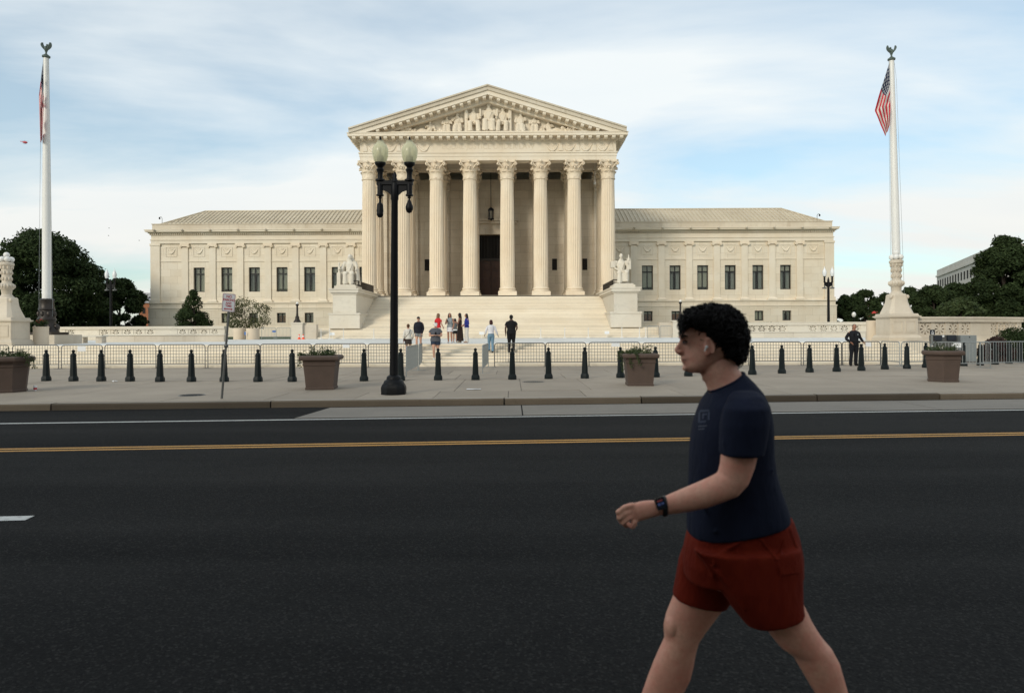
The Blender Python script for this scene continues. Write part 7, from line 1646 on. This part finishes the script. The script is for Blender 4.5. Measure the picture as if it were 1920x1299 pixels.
for px_, s_ in ((770, 1), (758, 1), (1058, -1), (1070, -1), (822, 1), (1017, -1)):
    mb = MB(); rg = random.Random(px_); x_ = xpx(px_, YA, 230); hh = 0.9 if px_ not in (822, 1017) else 0.55
    for q in range(6): mb.ellip((x_ + rg.uniform(-.5, .5), YA + 0.2 + rg.uniform(-.15, .1), zc2 + 0.3 + rg.uniform(0.1, hh * 0.55)), (rg.uniform(.15, .3), .2, rg.uniform(.15, .32)), 8, 6)
    if px_ in (758, 1070): mb.lathe(x_, YA + 0.2, [(0.2, zc2 + .3), (0.26, zc2 + .55), (0.14, zc2 + .7), (0.2, zc2 + .82)], 10)
    mb.build('relief_bundle', M['marble_trim'], ped)
# ================================================================== walking man in the foreground (profile traced in the plane he walks in)
YM = 2.77
def Q(px, py, dy=0.0): return P(px, py, YM + dy)
def prings(mb, rows, dy0=0.0, seg=22, power=2.2, egg=0.0):
    """rows: (front px, front py, back px, back py, half depth[, centre shift in depth]) -> closed loft"""
    rings = []
    for r in rows:
        cy = dy0 + (r[5] if len(r) > 5 else 0.0)
        A = Q(r[0], r[1], cy); B = Q(r[2], r[3], cy); c = (A + B) / 2; a = (A - B) / 2; ring = []
        for k in range(seg):
            th = 2 * math.pi * k / seg; cs_, sn = math.cos(th), math.sin(th)
            e = math.copysign(abs(cs_) ** (2 / power), cs_); f = math.copysign(abs(sn) ** (2 / power), sn)
            w_ = r[4] * (1 - egg * max(0.0, cs_) ** 2)
            ring.append(c + a * e + Vector((0, w_ * f, 0)))
        rings.append(ring)
    mb.loft(rings); return mb
man = thing('person', 'young man in navy t-shirt and rust shorts striding left across the road', 'person', (Q(1400, 622).x, YM, 0.0))
def mat_skin():
    mt, nt, b = newmat('walker_skin'); pos = geopos(nt)
    f = noise(nt, 9, 4, 0.6, pos); f2 = noise(nt, 70, 4, 0.6, pos); f3 = noise(nt, 28, 3, 0.6, pos)
    c = mixc(nt, ramp(nt, f, 0.35, 0.7), (0.72, 0.385, 0.275), (0.64, 0.28, 0.20))
    c = mixc(nt, ramp(nt, f3, 0.48, 0.72, (0, 0, 0), (0.5,) * 3), c, (0.66, 0.23, 0.17))
    c = mixc(nt, ramp(nt, f2, 0.45, 0.7, (0, 0, 0), (0.4,) * 3), c, (0.50, 0.25, 0.17))
    nt.links.new(c, b.inputs['Base Color']); b.inputs['Roughness'].default_value = 0.52; b.inputs['Specular IOR Level'].default_value = 0.35
    b.inputs['Subsurface Weight'].default_value = 0.12; b.inputs['Subsurface Radius'].default_value = (0.012, 0.005, 0.003); b.inputs['Subsurface Scale'].default_value = 1.0
    bump(nt, b, f2, 0.12, 0.002); return mt
def mat_fabric(name, col, sc, wr, col2=None):
    mt, nt, b = newmat(name); pos = geopos(nt)
    big = noise(nt, 5.0, 4, 0.55, pos, (1, 1, 0.55), 0.8); fine = noise(nt, 420, 2, 0.5, pos); mid = noise(nt, 26, 4, 0.6, pos, (1, 1, 0.4))
    c = mixc(nt, ramp(nt, mid, 0.3, 0.75), col, col2 or tuple(x * 1.35 for x in col)); c = mixc(nt, ramp(nt, fine, 0.3, 0.7, (0, 0, 0), (0.3,) * 3), c, tuple(x * 0.6 for x in col))
    nt.links.new(c, b.inputs['Base Color']); b.inputs['Roughness'].default_value = 0.9; b.inputs['Specular IOR Level'].default_value = 0.15
    ad = nt.nodes.new('ShaderNodeMath'); ad.operation = 'MULTIPLY_ADD'; nt.links.new(big, ad.inputs[0]); ad.inputs[1].default_value = 1.0; nt.links.new(mid, ad.inputs[2])
    bump(nt, b, ad.outputs[0], wr, 0.03); return mt
M['wskin'] = mat_skin(); M['tee'] = mat_fabric('navy_jersey', (0.0095, 0.0125, 0.027), 1, 0.22); M['rust'] = mat_fabric('rust_corduroy', (0.125, 0.0095, 0.0030), 1, 0.3, (0.165, 0.016, 0.0045))
M['whair'] = mat_plain('dark_brown_hair', (0.0060, 0.0045, 0.0042), 0.65, 0, 0.5, 60, 0, 0.15)
# --- body: head, neck, torso core, arms with hands, legs
b = MB()
head = [(1312, 584, 1358, 584, .045), (1297, 592, 1370, 593, .064), (1285.5, 603, 1379, 605, .074), (1279.5, 614, 1384, 616, .0775), (1276.2, 624, 1386, 626, .077), (1275.0, 631, 1386, 634, .076), (1277.2, 637, 1385, 642, .0745), (1279.8, 643, 1384, 649, .073), (1280.2, 650, 1382, 656, .071), (1279.8, 658, 1378, 662, .0685),
        (1279.0, 665, 1370, 668, .065), (1278.6, 670, 1360, 674, .0615), (1280.8, 675, 1350, 679, .058), (1280.6, 681, 1340, 685, .0525), (1281.6, 688, 1333, 690, .046), (1286.5, 694.5, 1326, 695, .037), (1294, 699, 1318, 699, .022)]
prings(b, head, 0, 26, 2.1, 0.34)
b.ellip(Q(1279.5, 650), (.012, .012, .02), 10, 8)
# nose: bridge to tip, wings, nostril base
b.tube([Q(1278.5, 637), Q(1275.0, 645), Q(1270.8, 652.5), Q(1268.6, 657.0)], [.0075, .0085, .0105, .0105], 10)
b.ellip(Q(1270.8, 658.2), (.0125, .0125, .0105), 10, 8)
for s in (-1, 1): b.ellip(Q(1275.2, 660.2, s * .0125), (.0115, .0085, .0085), 8, 6)
b.tube([Q(1272, 661.5), Q(1277, 664.5)], [.008, .006], 8)
# lips and chin
b.ellip(Q(1279.6, 671.3), (.0085, .020, .0062), 10, 6); b.ellip(Q(1281.2, 677.4), (.0085, .0185, .0066), 10, 6); b.ellip(Q(1286.0, 690.0), (.015, .019, .0135), 10, 8)
b.tube([Q(1277.3, 632.2, -.040), Q(1276.2, 631.5, -.018), Q(1276.5, 632.5, 0), Q(1276.2, 631.5, .018), Q(1277.3, 632.2, .040)], [.006, .0085, .006, .0085, .006], 8)      # brow ridge
# ears
for s in (-1, 1):
    e = []
    for k in range(13):
        a = R(-70 + 300 * k / 12); e.append(Q(1331.5 + 7.2 * math.cos(a) * (1.0 if math.sin(a) < 0.2 else 0.92) + 1.5 * math.sin(-a), 648.5 - 15.5 * math.sin(a), s * (.0735 + .010 * (1 if math.cos(a) > 0 else 0.2))))
    b.tube(e, [.0055] * 13, 8); b.ellip(Q(1329.5, 649, s * .072), (.016, .007, .026), 10, 8); b.ellip(Q(1325.8, 663.5, s * .075), (.010, .006, .010), 8, 6); b.ellip(Q(1322.5, 652, s * .0745), (.006, .005, .008), 8, 6)
# neck
prings(b, [(1318, 684, 1376, 668, .058), (1314.5, 702, 1383, 688, .060), (1321, 714, 1389, 700, .063), (1327, 727, 1398, 712, .072), (1330, 742, 1412, 730, .095)], 0, 22, 2.1)
b.ellip(Q(1320.5, 709), (.010, .012, .013), 8, 6)
# torso core under the shirt
prings(b, [(1345, 730, 1415, 730, .12), (1322, 765, 1436, 765, .17), (1308, 820, 1442, 820, .165), (1302, 900, 1448, 900, .16), (1300, 980, 1468, 970, .165), (1300, 1030, 1488, 1020, .17), (1310, 1090, 1490, 1085, .16)], 0)
# near (left) arm, swung forward
DA = -.235
prings(b, [(1372, 765, 1420, 765, .035), (1362, 800, 1424, 800, .046), (1352.5, 848, 1420, 850, .056), (1351, 868, 1414, 876, .054), (1346.5, 886, 1402, 908, .050), (1334, 892.5, 1382, 930, .048), (1316, 900.5, 1352, 941.5, .047), (1296, 909, 1326, 951, .043), (1272, 919, 1294, 958, .037), (1252, 927.5, 1264, 962.5, .031), (1240, 934, 1245, 964.5, .028), (1230, 937.5, 1234, 964.5, .027)], DA, 20, 2.1)
# hand: back of the hand, four curled fingers, thumb behind
DH = DA - .005
prings(b, [(1234, 938, 1237, 965, .026, 0), (1218, 937.5, 1222, 969.5, .025, 0), (1202, 939, 1208, 974, .022, -.003), (1188, 943, 1196, 977, .019, -.004), (1183, 947, 1190, 976.5, .013, -.004)], DH, 18, 2.3)
fing = [((1187, 946.5), (1171, 950.5), (1158.5, 959.5), (1163, 969), (1173, 968)), ((1185.5, 956.5), (1172, 962), (1160.5, 971), (1166, 979.5), (1177, 977)), ((1187, 966), (1177, 972), (1169, 979.5), (1174, 986), (1184, 983)), ((1194, 973), (1189, 980), (1184, 987.5), (1187, 988), (1193, 982))]
for i, f in enumerate(fing):
    r0_ = (.0108, .0112, .0106, .0096)[i]
    b.tube([Q(*f[0], DH - .006), Q(*f[1], DH - .013), Q(*f[2], DH - .010), Q(*f[3], DH + .016), Q(*f[4], DH + .034)], [r0_, r0_ * .98, r0_ * .95, r0_ * .85, r0_ * .7], 10)
    b.ellip(Q(*f[0], DH - .011), (.0105, .0075, .0100), 8, 6)
b.tube([Q(1222, 948, DH + .020), Q(1206, 950, DH + .036), Q(1190, 955, DH + .042), Q(1178, 962, DH + .040)], [.014, .0125, .0115, .0085], 10)
# far (right) arm, swung back and hidden by the trunk
prings(b, [(1362, 760, 1430, 760, .05), (1372, 850, 1436, 850, .052), (1385, 900, 1438, 892, .045), (1395, 950, 1440, 940, .04), (1410, 1005, 1446, 996, .03), (1414, 1030, 1444, 1024, .026)], .235, 18)
for i in range(4): b.tube([Q(1418 + 8 * i, 1036, .235), Q(1416 + 8 * i, 1052, .24), Q(1414 + 7 * i, 1062, .225)], [.010, .0095, .007], 8)
b.ellip(Q(1430, 1032, .235), (.036, .016, .035), 10, 8); b.tube([Q(1414, 1026, .23), Q(1405, 1040, .215), Q(1404, 1050, .21)], [.012, .010, .008], 8)
# legs
DN, DF = -.105, .115
prings(b, [(1330, 1050, 1488, 1030, .10), (1372, 1110, 1496, 1090, .098), (1402, 1150, 1504, 1128, .092), (1437, 1178, 1518, 1158, .082), (1450, 1196, 1531, 1180, .074), (1464, 1213, 1543, 1197, .068), (1488, 1230, 1558, 1214, .064), (1503, 1256, 1572, 1240, .062), (1516, 1278, 1579, 1264, .058), (1531, 1302, 1586, 1288, .052), (1553, 1340, 1596, 1326, .044), (1572, 1378, 1606, 1366, .038), (1586, 1404, 1618, 1392, .036)], DN, 22, 2.1)
prings(b, [(1292, 1030, 1420, 1050, .09), (1272, 1085, 1386, 1105, .088), (1263, 1118, 1356, 1137, .080), (1249.5, 1150, 1338, 1162, .070), (1244.5, 1172, 1323, 1182, .066), (1246, 1197, 1310, 1200, .063), (1237, 1216, 1304, 1222, .060), (1226, 1240, 1300, 1246, .060), (1215, 1268, 1294, 1272, .057), (1204, 1299, 1278, 1304, .050), (1192, 1335, 1256, 1341, .044), (1180, 1372, 1231, 1377, .038), (1172, 1398, 1214, 1402, .036)], DF, 22, 2.1)
b.ellip(Q(1259, 1172, DF - .012), (.030, .048, .05), 12, 8)
remesh(b, 'body', 0.0052, M['wskin'], None, 3, 0.5)
bodymesh = bpy.data.meshes['body'] if False else None
bm_ = [m_ for m_ in bpy.data.meshes if m_.materials and m_.materials[0] == M['wskin']][-1]
bm_.transform(Matrix.Translation(-worg(man))); link('body', bm_, man)
def dress(mb, name, voxel, mat, sm=4):
    me = remesh(mb, name, voxel, mat, None, sm, 0.5); me.transform(Matrix.Translation(-worg(man))); return link(name, me, man)
# --- t-shirt: trunk and sleeves; wavy hem
b = MB()
prings(b, [(1331, 733, 1392, 698.5, .078), (1328, 738, 1397, 703, .096), (1323, 747, 1408, 715, .130), (1317, 760, 1422, 733, .165), (1311, 778, 1433, 757, .188), (1305, 797, 1438, 782, .194), (1300, 823, 1441, 815, .190), (1297, 855, 1442, 848, .184), (1296, 890, 1447, 882, .180), (1294, 925, 1456, 912, .178), (1292.5, 960, 1466, 938, .182), (1291.5, 985, 1471, 955, .186), (1292.5, 1003, 1473, 968, .188)], 0, 30, 2.5)
prings(b, [(1374, 734, 1418, 732, .030, .075), (1366, 744, 1430, 742, .062, .038), (1357, 765, 1440, 764, .076), (1351, 795, 1441, 792, .084), (1350, 826, 1436, 823, .084), (1350, 853, 1430, 852, .084)], DA + .004, 22, 2.2)
prings(b, [(1366, 742, 1428, 742, .055, -.03), (1360, 770, 1440, 768, .068), (1364, 810, 1444, 806, .070), (1370, 848, 1446, 842, .068)], .225, 22, 2.2)
rg = random.Random(3)
for x0_, y0_, x1_, y1_, dd, rr in ((1440, 800, 1372, 905, -.155, .010), (1455, 880, 1385, 960, -.165, .012), (1462, 915, 1400, 985, -.160, .012), (1298, 900, 1330, 975, -.145, .010), (1440, 770, 1425, 842, DA - .035, .009), (1365, 775, 1362, 845, DA - .045, .007), (1420, 940, 1340, 1000, -.17, .010), (1470, 940, 1440, 975, -.13, .010)):
    pts = []
    for k in range(7): u = k / 6; pts.append(Q(x0_ + (x1_ - x0_) * u + 6 * math.sin(u * 4 + x0_), y0_ + (y1_ - y0_) * u, dd + .008 + .012 * math.sin(u * 3.1)))
    rr *= 0.8; b.tube(pts, [rr * 0.3, rr * .8, rr, rr * 1.1, rr, rr * .8, rr * .3], 8)
tee = dress(b, 't_shirt', 0.0058, M['tee'], 9)
# collar band
b = MB(); n = 28; A0, B0 = Q(1330.5, 733), Q(1392.5, 699.5); c0_ = (A0 + B0) / 2; a0_ = (A0 - B0) / 2
b.tube([c0_ + a0_ * math.cos(2 * math.pi * k / n) * 1.02 + Vector((0, .078 * math.sin(2 * math.pi * k / n), 0)) for k in range(n + 1)], .0065, 8, False); dress(b, 'collar', 0.003, M['tee'], 2)
# --- shorts
b = MB()
prings(b, [(1292, 1000, 1478, 964, .176), (1286, 1025, 1491, 1000, .182), (1283, 1052, 1498, 1035, .184), (1286, 1085, 1500, 1075, .168)], 0, 28, 2.5)
prings(b, [(1300, 1030, 1499, 1022, .113), (1326, 1066, 1503, 1058, .118), (1345, 1100, 1501, 1088, .120), (1371, 1136, 1501, 1116, .118), (1386, 1154, 1502, 1131, .116), (1398, 1169, 1504, 1145, .114)], DN, 24, 2.3)
prings(b, [(1284, 1020, 1430, 1030, .105), (1274, 1048, 1410, 1072, .108), (1268, 1085, 1380, 1108, .106), (1264, 1106, 1366, 1126, .104), (1262, 1118, 1360, 1136, .103)], DF, 24, 2.3)
for x0_, y0_, x1_, y1_, dd, rr in ((1330, 1050, 1400, 1150, -.205, .011), (1300, 1025, 1350, 1095, -.175, .010), (1480, 1000, 1440, 1080, -.215, .010), (1500, 1060, 1450, 1150, -.205, .010), (1420, 1040, 1430, 1150, -.225, .009), (1505, 1105, 1470, 1150, -.195, .009), (1290, 1070, 1345, 1120, .02, .009), (1390, 1010, 1330, 1060, -.195, .009)):
    pts = [Q(x0_ + (x1_ - x0_) * k / 6 + 5 * math.sin(k + x0_), y0_ + (y1_ - y0_) * k / 6, dd + .008 + .012 * math.sin(k * .55)) for k in range(7)]
    rr *= 0.8; b.tube(pts, [rr * 0.3, rr * .8, rr, rr * 1.1, rr, rr * .8, rr * .3], 8)
shorts = dress(b, 'shorts', 0.0058, M['rust'], 15)
# things laid on cloth: rays from the camera find the surface of the cloth
from mathutils.bvhtree import BVHTree
def bvh_of(o): bm = bmesh.new(); bm.from_mesh(o.data); t = BVHTree.FromBMesh(bm); bm.free(); return t
def patch(o, pts, nx_, ny_, off, name, mat):
    """pts: four pixel corners (tl, tr, br, bl); a thin sheet that follows the cloth there"""
    t = bvh_of(o); w0 = worg(man); org = Vector((0, 0, HC)); vs_ = []; 
    for j in range(ny_ + 1):
        for i in range(nx_ + 1):
            u, v = i / nx_, j / ny_
            x = (pts[0][0] * (1 - u) + pts[1][0] * u) * (1 - v) + (pts[3][0] * (1 - u) + pts[2][0] * u) * v; y = (pts[0][1] * (1 - u) + pts[1][1] * u) * (1 - v) + (pts[3][1] * (1 - u) + pts[2][1] * u) * v
            d = (P(x, y, 3.0) - org).normalized(); h = t.ray_cast(org - w0, d)
            if h[0] is None: return None
            vs_.append(h[0] - d * off)
    fs_ = [(j * (nx_ + 1) + i, j * (nx_ + 1) + i + 1, (j + 1) * (nx_ + 1) + i + 1, (j + 1) * (nx_ + 1) + i) for j in range(ny_) for i in range(nx_)]
    me = bpy.data.meshes.new(name); me.from_pydata([tuple(v) for v in vs_], [], fs_); me.polygons.foreach_set('use_smooth', [True] * len(fs_)); me.materials.append(mat); return link(name, me, o)
M['print'] = mat_plain('faded_blue_print', (0.016, 0.025, 0.056), 0.8, 0, 0.3, 40); M['print2'] = mat_plain('faded_pale_print', (0.045, 0.052, 0.078), 0.8, 0, 0.3, 40)
def bar(x0, y0, x1, y1): return ((x0, y0 + 0.5), (x1, y0 - 0.5), (x1 - 0.6, y1 - 0.5), (x0 - 0.6, y1 + 0.5))
for a, c_ in ((bar(1312, 768, 1330, 771.5), 'print'), (bar(1309.5, 772, 1313, 792), 'print'), (bar(1327.5, 772, 1331, 787), 'print'), (bar(1313, 788.5, 1324, 792), 'print'), (bar(1317, 775, 1320, 785), 'print'), (bar(1320, 775, 1326, 778), 'print'), (bar(1309.5, 797.5, 1326, 799.5), 'print2'), (bar(1310, 803, 1321, 805), 'print2')):
    patch(tee, a, 4, 3, 0.002, 'chest_print', M[c_])
patch(shorts, ((1462, 1060), (1503, 1057), (1503.5, 1073), (1462, 1078)), 6, 3, 0.007, 'pocket_flap', M['rust']); patch(shorts, ((1478, 984), (1484, 981), (1500, 1024), (1494, 1027)), 3, 6, 0.005, 'pocket_welt', M['rust']); patch(shorts, ((1420, 1004), (1426, 1003), (1462, 1046), (1456, 1049)), 3, 6, 0.005, 'pocket_welt', M['rust'])
# --- watch
b = MB(); prings(b, [(1248, 928, 1250.5, 966.5, .0345), (1243, 930, 1246.5, 967.5, .0345), (1238, 931.5, 1242, 968, .0345)], DA, 24, 2.2)
band = dress(b, 'watch_band', 0.0032, mat_plain('black_rubber', (0.006, 0.006, 0.007), 0.55), 2)
Wc = Q(1236.5, 946, DA - .033); ax = (Q(1250, 929, DA) - Q(1230, 936, DA)).normalized(); upv = (Q(1243, 930, DA) - Q(1246, 966, DA)).normalized()
nrmw = ax.cross(upv).normalized(); nrmw = nrmw if nrmw.y < 0 else -nrmw; upv = nrmw.cross(ax).normalized(); upv = upv if upv.z > 0 else -upv
nrmw = (nrmw + upv * 0.25).normalized(); upv = (upv - nrmw * upv.dot(nrmw)).normalized()
Mw = Matrix((ax, upv, nrmw)).transposed().to_4x4(); Mw.translation = Wc + ax * .006 + upv * .003
def wbox(w2, h2, z0, z1, r, name, mat):
    b = MB(); b.prism(rrect(w2, h2, r), z0, z1, 'z'); b.v = [tuple(Mw @ Vector(v)) for v in b.v]; return b.build(name, mat, man, True, 30)
wc = wbox(.0185, .0215, -.008, .0045, .006, 'watch_case', mat_plain('graphite_case', (0.012, 0.012, 0.014), 0.3, 0.6))
mts, nts, bs_ = newmat('watch_screen'); bs_.inputs['Base Color'].default_value = (0.01, 0.013, 0.022, 1); bs_.inputs['Roughness'].default_value = 0.12; wsn = wbox(.0155, .0185, .0046, .0052, .004, 'watch_screen', mts)
mtd, ntd, bd = newmat('watch_digits'); bd.inputs['Emission Color'].default_value = (0.12, 0.2, 0.55, 1); bd.inputs['Emission Strength'].default_value = 0.05; bd.inputs['Base Color'].default_value = (0.05, 0.07, 0.2, 1)
mtr, ntr, brd_ = newmat('watch_red'); brd_.inputs['Emission Color'].default_value = (0.5, 0.06, 0.05, 1); brd_.inputs['Emission Strength'].default_value = 0.04; brd_.inputs['Base Color'].default_value = (0.2, 0.03, 0.03, 1)
for x0_, x1_, y0_, y1_, mt_ in ((-.012, -.002, -.006, .003, mtd), (.001, .011, -.005, .002, mtd), (-.011, .010, .008, .013, mtr)):
    b = MB(); b.box(x0_, x1_, y0_, y1_, .0053, .0056); b.v = [tuple(Mw @ Vector(v)) for v in b.v]; b.build('watch_readout', mt_, man, False)
# --- earbud, eye, brow
b = MB(); b.ellip(Q(1325, 650.5, -.0835), (.0062, .006, .0062), 10, 8); b.tube([Q(1324, 651.5, -.086), Q(1321, 658.5, -.085)], [.0034, .003], 8); b.build('earbud', M['white_paint'], man)
for s in (-1, 1):
    MB().ellip(Q(1284.6, 642.3, s * .0335), (.0088, .0075, .0040), 12, 8).build('eye', mat_plain('shaded_eye_white', (0.16, 0.13, 0.12), 0.35), man)  # eyeball darkened: the shadow around the eye is put into its colour
    b = MB(); b.ellip(Q(1281.6, 642.6, s * .0335), (.0035, .0065, .0046), 8, 6); b.build('iris', mat_plain('iris', (0.02, 0.012, 0.008), 0.2), man)
    b = MB(); b.tube([Q(1279.8, 640.2, s * .032), Q(1283.5, 638.6, s * .039), Q(1289.5, 640.4, s * .043)], [.0020, .0027, .0018], 6); b.tube([Q(1281, 645, s * .034), Q(1285.5, 646.2, s * .040), Q(1289.5, 644.6, s * .043)], [.001, .0014, .001], 6); b.build('lashes', M['whair'], man)
    b = MB(); b.tube([Q(1275.6, 632.8, s * .022), Q(1279, 629.2, s * .036), Q(1289, 630.2, s * .056)], [.0034, .0048, .0022], 6); b.build('eyebrow', M['whair'], man)
    b = MB(); b.tube([Q(1277.2, 674.4, 0), Q(1281.0, 674.6, s * .017), Q(1286, 675.4, s * .026)], [.0016, .0018, .0010], 6); b.build('mouth_line', mat_plain('lip_shadow', (0.16, 0.045, 0.04), 0.6), man)
# --- hair: a cap of hair plus several hundred curls
b = MB()
prings(b, [(1322, 577, 1350, 577, .028), (1305, 580, 1368, 581, .058), (1292, 587, 1377, 589, .078), (1283, 596, 1384, 598, .090), (1282, 604, 1390, 608, .097), (1293, 611, 1393, 620, .098), (1301, 619, 1394.5, 632, .096), (1306, 629, 1394, 641, .092), (1312, 638, 1392.5, 650, .087), (1338, 646, 1390.5, 660, .081), (1347, 655, 1388, 668, .073), (1358, 664, 1384, 674, .060), (1368, 671, 1381, 678, .042)], 0, 26, 2.2)
hair = dress(b, 'hair', 0.006, M['whair'], 3)
from mathutils import noise as mn
for v in hair.data.vertices:                     # tousled outline
    q = v.co * 22.0; v.co += v.normal * (0.011 * mn.noise(q) + 0.005 * mn.noise(q * 2.7))
hair.data.update()
rg = np.random.default_rng(5); hv = np.array([tuple(v.co) for v in hair.data.vertices]); hn = np.array([tuple(v.normal) for v in hair.data.vertices])
b = MB(); w0 = worg(man)
sel = rg.choice(len(hv), 2600)
fr0 = Q(1300, 640)
for i in sel:
    p = Vector(hv[i]) + w0; nrm = Vector(hn[i]); s_ = rg.random
    if min((p - Q(1330, 650, e_)).length for e_ in (-.08, .08)) < 0.040: continue
    tdir = Vector(rg.normal(size=3)) + Vector((0, 0, -0.8)); tdir = (tdir - nrm * tdir.dot(nrm)).normalized(); sdir = nrm.cross(tdir)
    rad = 0.004 + 0.006 * s_(); turns = 0.5 + 0.8 * s_(); ln = 0.022 + 0.034 * s_(); path = []; n = 9
    for k in range(n):
        u = k / (n - 1); a = u * turns * 2 * math.pi + 6 * s_() * 0.02
        path.append(p + nrm * (0.001 + rad * (1 - math.cos(a)) * 0.75) + sdir * (rad * math.sin(a)) + tdir * (ln * (u - 0.3)))
    r0_ = 0.0010 + 0.0012 * s_(); b.tube(path, [r0_ * (0.5 + 1.0 * math.sin(math.pi * min(1, 0.12 + 0.85 * k / (n - 1)))) for k in range(n)], 5)
for k in range(210):                             # fringe falling over the forehead and in front of the temple
    dy_ = rg.uniform(-.085, .085); x_ = 1279 + rg.uniform(-4, 9) + 130 * dy_ ** 2 * 10; y_ = 596 + rg.uniform(-8, 14); ph = rg.uniform(0, 6.28); path = []
    L_ = rg.uniform(10, 34) if x_ < 1286 else rg.uniform(6, 16)
    for q in range(9):
        u = q / 8; path.append(Q(x_ - 3.5 * math.sin(u * 2.6) + 2.6 * math.cos(ph + u * 8.5), y_ + L_ * u, dy_ + .006 * math.sin(ph + u * 8.5) * 1.2))
    b.tube(path, [.0014, .0017, .0018, .0018, .0017, .0015, .0013, .001, .0006], 5)
for i in rg.choice(len(hv), 170):                # looser locks that break the outline
    p = Vector(hv[i]) + w0; nrm = Vector(hn[i])
    if p.z < Q(1300, 640).z and rg.random() < 0.6: continue
    if min((p - Q(1330, 650, e_)).length for e_ in (-.08, .08)) < 0.055: continue
    tdir = Vector(rg.normal(size=3)) + Vector((0.2, 0, -0.5)); tdir = (tdir - nrm * tdir.dot(nrm)).normalized(); sdir = nrm.cross(tdir); hgt = rg.uniform(0.006, 0.020); ln = rg.uniform(0.03, 0.06); ph = rg.uniform(0, 6.28)
    for q in range(5):
        o_ = Vector(rg.normal(size=3)) * 0.003; r0_ = rg.uniform(0.0008, 0.0014)
        b.tube([p + o_ + nrm * (hgt * math.sin(math.pi * min(1.0, 1.15 * k / 8))) + tdir * (ln * (k / 8 - 0.25)) + sdir * (0.006 * math.sin(ph + k * 0.9)) for k in range(9)], [r0_] * 7 + [r0_ * .7, r0_ * .3], 4)
b.v = [tuple(v) for v in b.v]
b.build('curls', M['whair'], man)
# --- shoes and socks (below the picture)
M['shoe'] = mat_plain('grey_trainer', (0.18, 0.18, 0.19), 0.7); M['sole'] = mat_plain('white_sole', (0.6, 0.6, 0.58), 0.6)
for (hx, hy), (tx, ty), dd, tilt in (((1212, 1418), (1118, 1392), DF, 0), ((1606, 1392), (1560, 1436), DN, 0)):
    hz, tz = Q(hx, hy, dd), Q(tx, ty, dd)
    if dd == DF: hz.z = 0.055; tz.z = 0.095
    else: hz.z = 0.14; tz.z = 0.03
    b = MB(); etube(b, [hz + (hz - tz).normalized() * .035, hz, hz.lerp(tz, .5), tz, tz + (tz - hz).normalized() * .04], [.025, .038, .046, .046, .02], [.03, .045, .042, .03, .015], (0, 1, 0)); b.ellip(hz + Vector((0, 0, .05)), (.048, .042, .05), 10, 8); dress(b, 'shoe', 0.008, M['shoe'], 3)
    b = MB(); dn = Vector((0, 0, -.03)); etube(b, [hz + (hz - tz).normalized() * .04 + dn, hz.lerp(tz, .5) + dn, tz + (tz - hz).normalized() * .045 + dn * .7], [.036, .05, .04], [.014, .014, .012], (0, 1, 0)); b.build('sole', M['sole'], man)
